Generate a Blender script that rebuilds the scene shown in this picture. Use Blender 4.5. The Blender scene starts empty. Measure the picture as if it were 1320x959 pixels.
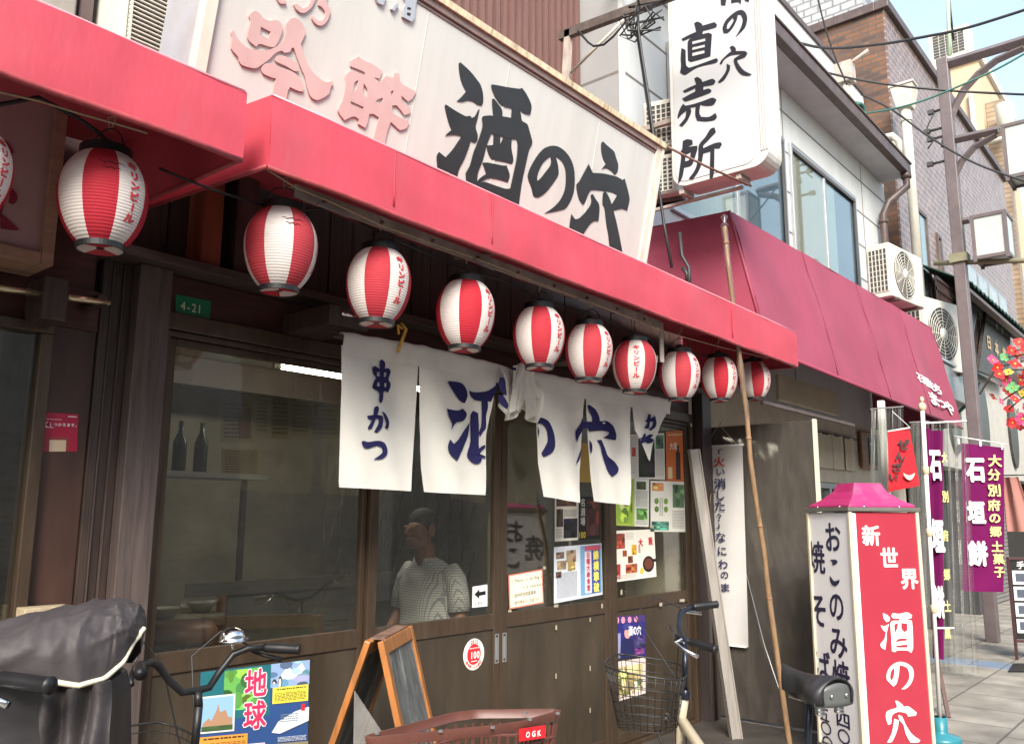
import bpy, bmesh, math, random
from mathutils import Vector, Matrix
from mathutils.geometry import tessellate_polygon
from mathutils import noise
random.seed(7)
R = math.radians
S = bpy.context.scene
COL = S.collection

# ------------------------------------------------------------------ camera
F, CX, CY = 1095.0, 660.0, 479.5            # solved from the vanishing points of the facade (1320 px wide)
CAM = Vector((0, -3.3, 1.5))
_up = Vector(((697 - CX) / F, (CY + 5850) / F, -1)).normalized()
_xa = Vector(((1600 - CX) / F, (CY - 675) / F, -1)); _xa = (_xa - _up * _xa.dot(_up)).normalized()
_ya = _up.cross(_xa)
ROT = Matrix((_xa, _ya, _up))               # camera space -> world
cd = bpy.data.cameras.new('camera'); cam = bpy.data.objects.new('camera', cd); COL.objects.link(cam)
cd.sensor_width = 36; cd.lens = F / 1320 * 36; cd.clip_start = 0.05; cd.clip_end = 500
cam.matrix_world = Matrix.Translation(CAM) @ ROT.to_4x4()
S.camera = cam

# ------------------------------------------------------------------ sky, sun, exposure
SUN_EL, SUN_AZ = 36.0, -49.0                # azimuth: degrees from the street normal, minus = from the left
W = bpy.data.worlds.new('World'); S.world = W; W.use_nodes = True
wn, wl = W.node_tree.nodes, W.node_tree.links
bg = wn['Background']; bg.inputs[1].default_value = 0.15
sk = wn.new('ShaderNodeTexSky'); sk.sky_type = 'NISHITA'; sk.sun_disc = False
sk.sun_elevation = R(SUN_EL); sk.air_density = 1.3; sk.dust_density = 3.0
_sd = Vector((math.sin(R(SUN_AZ)) * math.cos(R(SUN_EL)), -math.cos(R(SUN_AZ)) * math.cos(R(SUN_EL)), math.sin(R(SUN_EL))))
sk.sun_rotation = math.atan2(_sd.x, _sd.y)
tc = wn.new('ShaderNodeTexCoord'); nz = wn.new('ShaderNodeTexNoise'); nz.inputs['Scale'].default_value = 2.2
nz.inputs['Detail'].default_value = 5
cr = wn.new('ShaderNodeValToRGB'); cr.color_ramp.elements[0].position = 0.42; cr.color_ramp.elements[1].position = 0.74
mx = wn.new('ShaderNodeMix'); mx.data_type = 'RGBA'; mx.inputs['B'].default_value = (3.3, 4.1, 4.5, 1)
wl.new(tc.outputs['Generated'], nz.inputs['Vector']); wl.new(nz.outputs['Fac'], cr.inputs['Fac'])
wl.new(cr.outputs['Color'], mx.inputs['Factor']); wl.new(sk.outputs['Color'], mx.inputs['A'])
wl.new(mx.outputs['Result'], bg.inputs[0])
sl = bpy.data.lights.new('sun', 'SUN'); sl.energy = 3.1; sl.angle = R(24); sl.color = (1, 0.955, 0.88)
so = bpy.data.objects.new('sun', sl); COL.objects.link(so)
so.rotation_euler = _sd.to_track_quat('Z', 'Y').to_euler(); so.location = (0, -20, 20)
V = S.view_settings; V.view_transform = 'Standard'; V.look = 'None'; V.gamma = 1; V.use_curve_mapping = False
V.exposure = 1.12
S.cycles.max_bounces = 8; S.cycles.transparent_max_bounces = 12; S.cycles.caustics_reflective = False
S.cycles.caustics_refractive = False; S.cycles.use_denoising = True; S.cycles.sample_clamp_indirect = 6

# ------------------------------------------------------------------ from picture to place
def ray(px, py): return ROT @ Vector(((px - CX) / F, (CY - py) / F, -1))
def atY(px, py, Y): r = ray(px, py); return CAM + r * ((Y - CAM.y) / r.y)
def atX(px, py, X): r = ray(px, py); return CAM + r * ((X - CAM.x) / r.x)
def atZ(px, py, Z): r = ray(px, py); return CAM + r * ((Z - CAM.z) / r.z)
class Plane:
    def __init__(s, p, u, v):
        s.p = Vector(p); s.u = Vector(u).normalized(); s.v = Vector(v).normalized(); s.n = s.u.cross(s.v).normalized()
        if s.n.dot(CAM - s.p) < 0: s.n = -s.n
    def at(s, px, py):
        r = ray(px, py); return CAM + r * ((s.p - CAM).dot(s.n) / r.dot(s.n))
    def uv(s, q): d = q - s.p; return d.dot(s.u), d.dot(s.v)
    def w(s, a, b, o=0.0): return s.p + s.u * a + s.v * b + s.n * o
def planeY(Y): return Plane((0, Y, 0), (1, 0, 0), (0, 0, 1))
def planeX(X): return Plane((X, 0, 0), (0, -1, 0), (0, 0, 1))

# ------------------------------------------------------------------ materials
def lin(c): return tuple(((x / 255) / 12.92 if x / 255 <= .04045 else ((x / 255 + .055) / 1.055) ** 2.4) for x in c)
MATS = {}
def mat(name, col, rough=.6, metal=0, var=.12, scale=6., stretch=(1, 1, 1), bump=0., spec=.5, coat=0., dirt=None, dirt_amt=.4, emit=0., bscale=None):
    """Principled material with noise-varied colour; col is linear albedo."""
    if name in MATS: return MATS[name]
    m = bpy.data.materials.new(name); m.use_nodes = True; n, l = m.node_tree.nodes, m.node_tree.links
    b = n['Principled BSDF']; b.inputs['Roughness'].default_value = rough; b.inputs['Metallic'].default_value = metal
    b.inputs['Specular IOR Level'].default_value = spec; b.inputs['Coat Weight'].default_value = coat
    c = tuple(col)
    if var <= 0 and not bump and not dirt:
        b.inputs['Base Color'].default_value = (*c, 1)
    else:
        t = n.new('ShaderNodeTexCoord'); mp = n.new('ShaderNodeMapping'); mp.inputs['Scale'].default_value = stretch
        nt = n.new('ShaderNodeTexNoise'); nt.inputs['Scale'].default_value = scale; nt.inputs['Detail'].default_value = 6
        nt.inputs['Roughness'].default_value = .62
        l.new(t.outputs['Object'], mp.inputs['Vector']); l.new(mp.outputs['Vector'], nt.inputs['Vector'])
        r = n.new('ShaderNodeValToRGB'); e = r.color_ramp.elements
        e[0].position = .3; e[1].position = .7
        e[0].color = (*[x * (1 - var) for x in c], 1); e[1].color = (*[min(1, x * (1 + var)) for x in c], 1)
        l.new(nt.outputs['Fac'], r.inputs['Fac']); out = r.outputs['Color']
        if dirt:
            n2 = n.new('ShaderNodeTexNoise'); n2.inputs['Scale'].default_value = scale * .45; n2.inputs['Detail'].default_value = 9
            n2.inputs['Roughness'].default_value = .75; l.new(mp.outputs['Vector'], n2.inputs['Vector'])
            r2 = n.new('ShaderNodeValToRGB'); r2.color_ramp.elements[0].position = .5; r2.color_ramp.elements[1].position = .72
            r2.color_ramp.elements[1].color = (dirt_amt, dirt_amt, dirt_amt, 1)
            l.new(n2.outputs['Fac'], r2.inputs['Fac'])
            mm = n.new('ShaderNodeMix'); mm.data_type = 'RGBA'; mm.inputs['B'].default_value = (*dirt, 1)
            l.new(r2.outputs['Color'], mm.inputs['Factor']); l.new(out, mm.inputs['A']); out = mm.outputs['Result']
        l.new(out, b.inputs['Base Color'])
        if bump:
            bp = n.new('ShaderNodeBump'); bp.inputs['Strength'].default_value = bump; bp.inputs['Distance'].default_value = .01
            if bscale:
                n3 = n.new('ShaderNodeTexNoise'); n3.inputs['Scale'].default_value = bscale; n3.inputs['Detail'].default_value = 4
                l.new(mp.outputs['Vector'], n3.inputs['Vector']); l.new(n3.outputs['Fac'], bp.inputs['Height'])
            else: l.new(nt.outputs['Fac'], bp.inputs['Height'])
            l.new(bp.outputs['Normal'], b.inputs['Normal'])
    if emit:
        b.inputs['Emission Color'].default_value = (*c, 1); b.inputs['Emission Strength'].default_value = emit
    MATS[name] = m; return m
def flat(c, rough=.55): 
    k = 'print_%d_%d_%d' % tuple(c); return mat(k, lin(c), rough, var=0)
def cloth_mat(name, col, trans=.35, var=.06, weave=260., rough=.9, vary=0.):
    m = bpy.data.materials.new(name); m.use_nodes = True; n, l = m.node_tree.nodes, m.node_tree.links
    b = n['Principled BSDF']; b.inputs['Roughness'].default_value = rough; b.inputs['Specular IOR Level'].default_value = .15
    t = n.new('ShaderNodeTexCoord'); nt = n.new('ShaderNodeTexNoise'); nt.inputs['Scale'].default_value = 4; nt.inputs['Detail'].default_value = 6
    l.new(t.outputs['Object'], nt.inputs['Vector'])
    r = n.new('ShaderNodeValToRGB'); e = r.color_ramp.elements; e[0].position = .3; e[1].position = .7
    e[0].color = (*[x * (1 - var) for x in col], 1); e[1].color = (*[min(1, x * (1 + var)) for x in col], 1)
    l.new(nt.outputs['Fac'], r.inputs['Fac'])
    oi = n.new('ShaderNodeObjectInfo'); mr = n.new('ShaderNodeMapRange'); mr.inputs['To Min'].default_value = 1 - vary; mr.inputs['To Max'].default_value = 1 + vary * .3
    l.new(oi.outputs['Random'], mr.inputs['Value']); hs = n.new('ShaderNodeHueSaturation'); hs.inputs['Saturation'].default_value = 1
    l.new(mr.outputs[0], hs.inputs['Value']); l.new(mr.outputs[0], hs.inputs['Saturation']); l.new(r.outputs['Color'], hs.inputs['Color'])
    l.new(hs.outputs['Color'], b.inputs['Base Color'])
    tr = n.new('ShaderNodeBsdfTranslucent'); l.new(hs.outputs['Color'], tr.inputs['Color'])
    ms = n.new('ShaderNodeMixShader'); ms.inputs['Fac'].default_value = trans
    w = n.new('ShaderNodeTexNoise'); w.inputs['Scale'].default_value = weave; l.new(t.outputs['Object'], w.inputs['Vector'])
    bp = n.new('ShaderNodeBump'); bp.inputs['Strength'].default_value = .12; bp.inputs['Distance'].default_value = .002
    l.new(w.outputs['Fac'], bp.inputs['Height']); l.new(bp.outputs['Normal'], b.inputs['Normal'])
    l.new(b.outputs[0], ms.inputs[1]); l.new(tr.outputs[0], ms.inputs[2]); l.new(ms.outputs[0], n['Material Output'].inputs[0])
    MATS[name] = m; return m
def glass_mat(name, tint=(.8, .82, .76), gloss=1.0, rough=.03, milk=0., milkcol=(.8, .8, .8)):
    m = bpy.data.materials.new(name); m.use_nodes = True; n, l = m.node_tree.nodes, m.node_tree.links
    for x in list(n):
        if x.type == 'BSDF_PRINCIPLED': n.remove(x)
    tr = n.new('ShaderNodeBsdfTransparent'); tr.inputs[0].default_value = (*tint, 1)
    gl = n.new('ShaderNodeBsdfGlossy'); gl.inputs['Roughness'].default_value = rough; gl.inputs[0].default_value = (gloss, gloss, gloss, 1)
    fr = n.new('ShaderNodeFresnel'); ge = n.new('ShaderNodeNewGeometry'); mr = n.new('ShaderNodeMapRange')
    mr.inputs['To Min'].default_value = 1.68; mr.inputs['To Max'].default_value = 1 / 1.68; l.new(ge.outputs['Backfacing'], mr.inputs['Value']); l.new(mr.outputs[0], fr.inputs[0])
    ms = n.new('ShaderNodeMixShader'); l.new(fr.outputs[0], ms.inputs[0]); l.new(tr.outputs[0], ms.inputs[1]); l.new(gl.outputs[0], ms.inputs[2])
    out = ms.outputs[0]
    if milk:
        df = n.new('ShaderNodeBsdfDiffuse'); df.inputs[0].default_value = (*milkcol, 1)
        t = n.new('ShaderNodeTexCoord'); nt = n.new('ShaderNodeTexNoise'); nt.inputs['Scale'].default_value = 5; nt.inputs['Detail'].default_value = 8
        l.new(t.outputs['Object'], nt.inputs['Vector'])
        mt = n.new('ShaderNodeMath'); mt.operation = 'MULTIPLY'; mt.inputs[1].default_value = milk * 2; l.new(nt.outputs['Fac'], mt.inputs[0])
        m2 = n.new('ShaderNodeMixShader'); l.new(mt.outputs[0], m2.inputs[0]); l.new(out, m2.inputs[1]); l.new(df.outputs[0], m2.inputs[2]); out = m2.outputs[0]
    l.new(out, n['Material Output'].inputs[0]); MATS[name] = m; return m
def brick_mat(name, c1, c2, mortar, sx, sy, scale, rough=.5, msize=.02, axes='XZ', var=.35, bump=.3, offset=.5, spec=.5):
    m = bpy.data.materials.new(name); m.use_nodes = True; n, l = m.node_tree.nodes, m.node_tree.links
    b = n['Principled BSDF']; b.inputs['Roughness'].default_value = rough; b.inputs['Specular IOR Level'].default_value = spec
    t = n.new('ShaderNodeTexCoord'); sp = n.new('ShaderNodeSeparateXYZ'); cb = n.new('ShaderNodeCombineXYZ')
    l.new(t.outputs['Object'], sp.inputs[0]); l.new(sp.outputs[axes[0]], cb.inputs['X']); l.new(sp.outputs[axes[1]], cb.inputs['Y'])
    br = n.new('ShaderNodeTexBrick'); br.inputs['Scale'].default_value = scale; br.offset = offset
    br.inputs['Brick Width'].default_value = sx; br.inputs['Row Height'].default_value = sy; br.inputs['Mortar Size'].default_value = msize
    br.inputs['Color1'].default_value = (*c1, 1); br.inputs['Color2'].default_value = (*c2, 1); br.inputs['Mortar'].default_value = (*mortar, 1)
    l.new(cb.outputs[0], br.inputs['Vector'])
    nt = n.new('ShaderNodeTexNoise'); nt.inputs['Scale'].default_value = 3; nt.inputs['Detail'].default_value = 8; l.new(t.outputs['Object'], nt.inputs['Vector'])
    r = n.new('ShaderNodeValToRGB'); r.color_ramp.elements[0].color = (1 - var, 1 - var, 1 - var, 1); r.color_ramp.elements[0].position = .3; r.color_ramp.elements[1].position = .7
    l.new(nt.outputs['Fac'], r.inputs['Fac'])
    mm = n.new('ShaderNodeMix'); mm.data_type = 'RGBA'; mm.blend_type = 'MULTIPLY'; mm.inputs['Factor'].default_value = 1
    l.new(br.outputs['Color'], mm.inputs['A']); l.new(r.outputs['Color'], mm.inputs['B']); l.new(mm.outputs['Result'], b.inputs['Base Color'])
    bp = n.new('ShaderNodeBump'); bp.invert = True; bp.inputs['Strength'].default_value = bump; bp.inputs['Distance'].default_value = .006
    l.new(br.outputs['Fac'], bp.inputs['Height']); l.new(bp.outputs['Normal'], b.inputs['Normal'])
    MATS[name] = m; return m
def check_mat(name, base, line, n_per_m):
    m = bpy.data.materials.new(name); m.use_nodes = True; n, l = m.node_tree.nodes, m.node_tree.links
    b = n['Principled BSDF']; b.inputs['Roughness'].default_value = .9
    t = n.new('ShaderNodeTexCoord'); br = n.new('ShaderNodeTexBrick'); br.offset = 0; br.inputs['Scale'].default_value = n_per_m
    br.inputs['Brick Width'].default_value = 1; br.inputs['Row Height'].default_value = 1; br.inputs['Mortar Size'].default_value = .14
    br.inputs['Color1'].default_value = (*base, 1); br.inputs['Color2'].default_value = (*base, 1); br.inputs['Mortar'].default_value = (*line, 1)
    sp = n.new('ShaderNodeSeparateXYZ'); cb = n.new('ShaderNodeCombineXYZ'); l.new(t.outputs['Object'], sp.inputs[0])
    ad = n.new('ShaderNodeMath'); l.new(sp.outputs['X'], ad.inputs[0]); l.new(sp.outputs['Y'], ad.inputs[1])
    l.new(ad.outputs[0], cb.inputs['X']); l.new(sp.outputs['Z'], cb.inputs['Y']); l.new(cb.outputs[0], br.inputs['Vector'])
    l.new(br.outputs['Color'], b.inputs['Base Color']); MATS[name] = m; return m

# ------------------------------------------------------------------ objects
BASE = {}
def tag(o, label=None, cat=None, group=None, kind=None):
    if label: o['label'] = label
    if cat: o['category'] = cat
    if group: o['group'] = group
    if kind: o['kind'] = kind
    return o
def thing(name, label, cat, loc, group=None, rotz=0):
    o = bpy.data.objects.new(name, None); o.empty_display_size = .1; COL.objects.link(o)
    o.location = loc; o.rotation_euler = (0, 0, rotz); BASE[o.name] = Vector(loc); tag(o, label, cat, group); return o
class MB:
    """collects geometry (world coordinates, or local ones with local=True) and links it as ONE mesh object"""
    def __init__(s): s.v = []; s.f = []; s.m = []; s.sm = []; s.mi = 0; s.smooth = False
    def add(s, vs, fs, smooth=None):
        k = len(s.v); s.v += [Vector(x) for x in vs]
        for f in fs: s.f.append([i + k for i in f]); s.m.append(s.mi); s.sm.append(s.smooth if smooth is None else smooth)
        return s
    def box(s, a, b):
        x0, y0, z0 = (min(a[i], b[i]) for i in range(3)); x1, y1, z1 = (max(a[i], b[i]) for i in range(3))
        return s.add([(x0,y0,z0),(x1,y0,z0),(x1,y1,z0),(x0,y1,z0),(x0,y0,z1),(x1,y0,z1),(x1,y1,z1),(x0,y1,z1)],
                     [(0,3,2,1),(4,5,6,7),(0,1,5,4),(1,2,6,5),(2,3,7,6),(3,0,4,7)])
    def bar(s, a, b, w, h, up=(0, 0, 1)):
        a, b = Vector(a), Vector(b); d = (b - a).normalized(); u = Vector(up)
        if abs(d.dot(u)) > .98: u = Vector((0, 1, 0))
        sd = d.cross(u).normalized(); u = sd.cross(d)
        vs = []
        for p in (a, b):
            for i, j in ((-1,-1),(1,-1),(1,1),(-1,1)): vs.append(p + sd * (i * w / 2) + u * (j * h / 2))
        return s.add(vs, [(3,2,1,0),(4,5,6,7),(0,1,5,4),(1,2,6,5),(2,3,7,6),(3,0,4,7)])
    def tube(s, pts, r, n=8, caps=True, smooth=True):
        pts = [Vector(p) for p in pts]; rs = r if isinstance(r, (list, tuple)) else [r] * len(pts)
        vs, fs = [], []; pu = None
        for i, p in enumerate(pts):
            d = (pts[min(i + 1, len(pts) - 1)] - pts[max(i - 1, 0)]).normalized()
            u = pu if pu is not None else (Vector((0, 0, 1)) if abs(d.z) < .9 else Vector((1, 0, 0)))
            u = (u - d * u.dot(d)).normalized(); pu = u; w = d.cross(u)
            for k in range(n):
                a = 2 * math.pi * k / n; vs.append(p + (u * math.cos(a) + w * math.sin(a)) * rs[i])
        for i in range(len(pts) - 1):
            for k in range(n): fs.append((i*n+k, i*n+(k+1)%n, (i+1)*n+(k+1)%n, (i+1)*n+k))
        if caps: fs.append(tuple(range(n-1, -1, -1))); fs.append(tuple((len(pts)-1)*n + k for k in range(n)))
        return s.add(vs, fs, smooth)
    def lathe(s, prof, c=(0, 0, 0), n=32, smooth=True, matfn=None, closed=False, axis=None, up=None):
        c = Vector(c); ax = Vector(axis).normalized() if axis else Vector((0, 0, 1))
        e1 = Vector((1, 0, 0)) if abs(ax.x) < .9 else Vector((0, 1, 0))
        e1 = (e1 - ax * e1.dot(ax)).normalized(); e2 = ax.cross(e1); k0 = len(s.v)
        for r, z in prof:
            for k in range(n):
                a = 2 * math.pi * k / n; s.v.append(c + ax * z + (e1 * math.cos(a) + e2 * math.sin(a)) * r)
        m = len(prof)
        for i in range(m if closed else m - 1):
            j = (i + 1) % m
            for k in range(n):
                s.f.append([k0+i*n+k, k0+i*n+(k+1)%n, k0+j*n+(k+1)%n, k0+j*n+k]); s.sm.append(smooth)
                s.m.append(matfn(k) if matfn else s.mi)
        return s
    def torus(s, c, R0, r, axis=(0, 0, 1), n=36, m=8):
        return s.lathe([(R0 + r * math.cos(2*math.pi*i/m), r * math.sin(2*math.pi*i/m)) for i in range(m)], c, n, closed=True, axis=axis)
    def disc(s, c, r, axis=(0, 0, 1), n=24, off=0):
        return s.lathe([(r, off), (0.0005, off)], c, n, smooth=False, axis=axis)
    def ell(s, c, r, n=16, m=10, rot=None):
        vs, fs = [], []
        for i in range(m + 1):
            t = math.pi * i / m
            for k in range(n):
                a = 2 * math.pi * k / n
                p = Vector((math.sin(t) * math.cos(a) * r[0], math.sin(t) * math.sin(a) * r[1], math.cos(t) * r[2]))
                if rot: p = rot @ p
                vs.append(Vector(c) + p)
        for i in range(m):
            for k in range(n): fs.append((i*n+k, (i+1)*n+k, (i+1)*n+(k+1)%n, i*n+(k+1)%n))
        return s.add(vs, fs, True)
    def grid(s, fn, nu, nv, smooth=True):
        vs = [fn(i / nu, j / nv) for j in range(nv + 1) for i in range(nu + 1)]
        fs = [(j*(nu+1)+i, j*(nu+1)+i+1, (j+1)*(nu+1)+i+1, (j+1)*(nu+1)+i) for j in range(nv) for i in range(nu)]
        return s.add(vs, fs, smooth)
    def slab(s, pts, thick):
        """planar outline pts, extruded by the vector thick"""
        pts = [Vector(p) for p in pts]; n = len(pts); t = Vector(thick)
        tri = tessellate_polygon([pts])
        fs = [tuple(x) for x in tri] + [tuple(i + n for i in reversed(x)) for x in tri] + [(i, (i+1)%n, n+(i+1)%n, n+i) for i in range(n)]
        return s.add(pts + [p + t for p in pts], fs)
    SPLIT = set('side_frame block bracket metal_band steel_bracket bent_strap handle batten cross_arm curtain upright seam clip panel_joint screw'.split())
    def islands(s):
        par = list(range(len(s.v)))
        def find(a):
            while par[a] != a: par[a] = par[par[a]]; a = par[a]
            return a
        for f in s.f:
            for q in f[1:]: par[find(q)] = find(f[0])
        gr = {}
        for i, f in enumerate(s.f): gr.setdefault(find(f[0]), []).append(i)
        out = []
        for fi in gr.values():
            m = MB(); mp = {}
            for i in fi:
                for q in s.f[i]:
                    if q not in mp: mp[q] = len(m.v); m.v.append(s.v[q])
                m.f.append([mp[q] for q in s.f[i]]); m.m.append(s.m[i]); m.sm.append(s.sm[i])
            out.append(m)
        return out
    def build(s, name, mats, parent=None, bevel=0., local=False, label=None, solid=0., seg=2, loc=None, fix=True):
        if name in MB.SPLIT and parent is not None:
            pcs = s.islands()
            if len(pcs) > 1:
                for q in pcs: o = q._build(name, mats, parent, bevel, local, label, solid, seg, loc, fix)
                return o
        return s._build(name, mats, parent, bevel, local, label, solid, seg, loc, fix)
    def _build(s, name, mats, parent=None, bevel=0., local=False, label=None, solid=0., seg=2, loc=None, fix=True):
        me = bpy.data.meshes.new(name); base = Vector((0, 0, 0))
        if parent is not None and not local: base = BASE[parent.name]
        if loc is not None: base = Vector(loc)
        me.from_pydata([tuple(x - base) for x in s.v], [], s.f)
        for m_ in (mats if isinstance(mats, (list, tuple)) else [mats]): me.materials.append(m_)
        me.polygons.foreach_set('material_index', s.m); me.polygons.foreach_set('use_smooth', s.sm)
        if fix:
            bm = bmesh.new(); bm.from_mesh(me); bmesh.ops.remove_doubles(bm, verts=bm.verts, dist=1e-6)
            bmesh.ops.recalc_face_normals(bm, faces=bm.faces); bm.to_mesh(me); bm.free()
        me.update()
        o = bpy.data.objects.new(name, me); COL.objects.link(o)
        if parent is not None: o.parent = parent; BASE[o.name] = Vector((0,0,0)) if local else base
        else: o.location = base; BASE[o.name] = base
        if bevel:
            b = o.modifiers.new('bevel', 'BEVEL'); b.width = bevel; b.segments = seg; b.limit_method = 'ANGLE'; b.angle_limit = R(40)
        if solid:
            d = o.modifiers.new('solid', 'SOLIDIFY'); d.thickness = solid; d.offset = 0
            es = o.modifiers.new('edges', 'EDGE_SPLIT'); es.split_angle = R(45)
        if label: o['label'] = label
        return o
def dup(root, loc=None, rotz=None, label=None):
    r = root.copy(); COL.objects.link(r)
    if loc is not None: r.location = loc
    if rotz is not None: r.rotation_euler = (0, 0, rotz)
    if label: r['label'] = label
    for ch in list(root.children):
        c = ch.copy(); COL.objects.link(c); c.parent = r
        for g in list(ch.children):
            d = g.copy(); COL.objects.link(d); d.parent = c
    return r

# ------------------------------------------------------------------ lettering
def smooth_loop(pts, sub=3):
    n = len(pts); out = []
    sharp = []
    for i in range(n):
        a = Vector(pts[i]) - Vector(pts[i-1]); b = Vector(pts[(i+1) % n]) - Vector(pts[i])
        sharp.append(a.length < 1e-6 or b.length < 1e-6 or a.angle(b) > R(58))
    for i in range(n):
        p0, p1, p2, p3 = (Vector(pts[(i + k) % n]) for k in (-1, 0, 1, 2))
        m1 = (p2 - p1) * .5 if sharp[i] else (p2 - p0) * .5
        m2 = (p2 - p1) * .5 if sharp[(i + 1) % n] else (p3 - p1) * .5
        L = (p2 - p1).length
        for m in (m1, m2):
            if m.length > L: m *= L / m.length
        for k in range(sub):
            t = k / sub; t2, t3 = t*t, t*t*t
            out.append(p1 * (2*t3-3*t2+1) + m1 * (t3-2*t2+t) + p2 * (-2*t3+3*t2) + m2 * (t3-t2))
    return out
def trace(polys, crop, plane, off=.001, thick=.002, mb=None, disp=None):
    """polys: [outer, hole, hole...] in pixels of a crop (x0, y0, scale) -> lettering of real thickness on the plane"""
    mb = mb or MB(); x0, y0, sc = crop
    for gi, loops in enumerate(polys):
        o = off + (gi % 3) * .0006
        l3 = []
        for lp in loops:
            l3.append([plane.at(x0 + p.x / sc, y0 + p.y / sc) for p in smooth_loop(lp)])
        l2 = [[Vector((*plane.uv(q), 0)) for q in lp] for lp in l3]
        tri = tessellate_polygon(l2); fl = [q for lp in l3 for q in lp]
        d = [(disp(q) if disp else Vector((0, 0, 0))) for q in fl]
        vs = [q + plane.n * (o + thick) + e for q, e in zip(fl, d)] + [q + plane.n * o + e for q, e in zip(fl, d)]
        N = len(fl); fs = [tuple(t) for t in tri]; k = 0
        for lp in l3:
            n = len(lp)
            for i in range(n): fs.append((k+i, k+(i+1)%n, N+k+(i+1)%n, N+k+i))
            k += n
        mb.add(vs, fs, False)
    return mb
GLY = {}
def glyph(ch, bold=.02):
    """outline of a character as (x, y, layer) points; bold strokes are stacked shifted copies"""
    k = (ch, bold)
    if k in GLY: return GLY[k]
    if bold > 0:
        vs, fs, bb = glyph(ch, 0); V2, F2 = [], []
        for i in range(7):
            a = i * math.pi / 3; r = bold * .9 if i < 6 else 0; o = len(V2)
            V2 += [(x + r * math.cos(a), y + r * math.sin(a), i) for x, y, _ in vs]; F2 += [tuple(q + o for q in f) for f in fs]
        GLY[k] = (V2, F2, (bb[0] - bold, bb[1] - bold, bb[2] + bold, bb[3] + bold)); return GLY[k]
    c = bpy.data.curves.new('g', 'FONT'); c.body = ch; c.resolution_u = 3
    o = bpy.data.objects.new('g', c); COL.objects.link(o)
    dg = bpy.context.evaluated_depsgraph_get(); dg.update()
    me = bpy.data.meshes.new_from_object(o.evaluated_get(dg))
    vs = [(v.co.x, v.co.y, 0) for v in me.vertices]; fs = [tuple(p.vertices) for p in me.polygons]
    bpy.data.objects.remove(o); bpy.data.curves.remove(c); bpy.data.meshes.remove(me)
    xs = [v[0] for v in vs] or [0, 1]; ys = [v[1] for v in vs] or [0, 1]
    GLY[k] = (vs, fs, (min(xs), min(ys), max(xs), max(ys))); return GLY[k]
def put_glyph(mb, ch, plane, cu, cv, w, h, bold=.03, off=.0015, mode='em', shear=0., disp=None):
    """one character centred at plane coords (cu, cv); mode em: w,h = em size; fit: w,h = its outline's size"""
    if ch in ' \u3000': return
    vs, fs, (a, b, c, d) = glyph(ch, bold)
    if mode == 'fit': f = lambda x, y: ((x - (a + c) / 2) / max(c - a, 1e-3) * w, (y - (b + d) / 2) / max(d - b, 1e-3) * h)
    else:
        ox = .5 if ord(ch) > 0x2e80 else (a + c) / 2
        f = lambda x, y: ((x - ox) * w, (y - .38) * h)
    out = []
    for x, y, k in vs:
        p, q = f(x, y); P = plane.w(cu + p + shear * q, cv + q, off + k * .00012); out.append(P + disp(P) if disp else P)
    mb.add(out, fs, False)
def px_glyphs(mb, items, plane, bold=.03, aspect=1., off=.0015, mode='fit', shear=0.):
    """items: (char, px, py, pixel height [, aspect]) - centred there on the plane"""
    for it in items:
        ch, x, y, h = it[:4]; asp = it[4] if len(it) > 4 else aspect
        u, v = plane.uv(plane.at(x, y)); u2, v2 = plane.uv(plane.at(x, y - h / 2)); u3, v3 = plane.uv(plane.at(x, y + h / 2))
        H = abs(v2 - v3); put_glyph(mb, ch, plane, u, v, H * asp, H, bold, off, mode, shear)
def row_text(mb, s, plane, u, v, h, bold=.02, off=.0015, width=None, vertical=False, step=None):
    """a line of text from (u, v) rightwards, or downwards from its top centre"""
    if vertical:
        st = step or h
        for i, ch in enumerate(s): put_glyph(mb, ch, plane, u, v - st * (i + .5), h, h, bold, off)
        return
    adv = [(1.0 if ord(ch) > 0x2e80 else (.3 if ch in ' .,:' else .58)) for ch in s]; T = sum(adv); k = (width / T) if width else h
    x = u
    for ch, a in zip(s, adv): put_glyph(mb, ch, plane, x + a * k / 2, v, k, h, bold, off); x += a * k
def glyph_parts(name, mt, parent, items, plane, **kw):
    for it in items: m = MB(); px_glyphs(m, [it], plane, **kw); m.build(name, mt, parent, fix=False)
def trace_parts(name, mt, parent, groups, crop, plane, off=.0015, thick=.002, bevel=0., disp=None):
    for g in groups: trace(g, crop, plane, off, thick, disp=disp).build(name, mt, parent, bevel)
for _c in 'キリンビール新世界おこのみ焼そば石垣餅大分別府の郷土菓子火い消した？な名酒場錦横撃破地球一': glyph(_c, 0)

# ================================================================== materials of the place
WOOD = mat('dark stained timber', (.046, .028, .022), .55, var=.45, scale=5, stretch=(9, 9, .7), bump=.25)
POSTW = mat('weathered post timber', (.085, .062, .055), .6, var=.35, scale=4, stretch=(14, 14, .8), bump=.3)
LINTEL = mat('red brown lintel timber', (.060, .018, .012), .5, var=.35, scale=4, stretch=(1, 9, 9), bump=.2)
LEDGE = mat('ledge timber', (.065, .040, .032), .6, var=.4, scale=4, stretch=(1, 10, 10), bump=.25, dirt=(.12, .1, .09), dirt_amt=.5)
BRONZE = mat('bronze aluminium sash', (.078, .052, .034), .38, metal=.35, var=.22, scale=7, stretch=(3, 3, .6), dirt=(.16, .13, .1), dirt_amt=.3)
PANEL = mat('brown door panel', (.050, .037, .025), .33, var=.28, scale=3, stretch=(2.5, 2.5, .6), bump=.06, bscale=60, dirt=(.10, .08, .058), dirt_amt=.4)
CORR = mat('brown corrugated siding', (.16, .085, .075), .5, var=.14, scale=5, stretch=(6, 6, .5))
GLASS = glass_mat('shop glass', (.88, .88, .83), 1.0, .02, .011, (.55, .53, .45))
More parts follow.
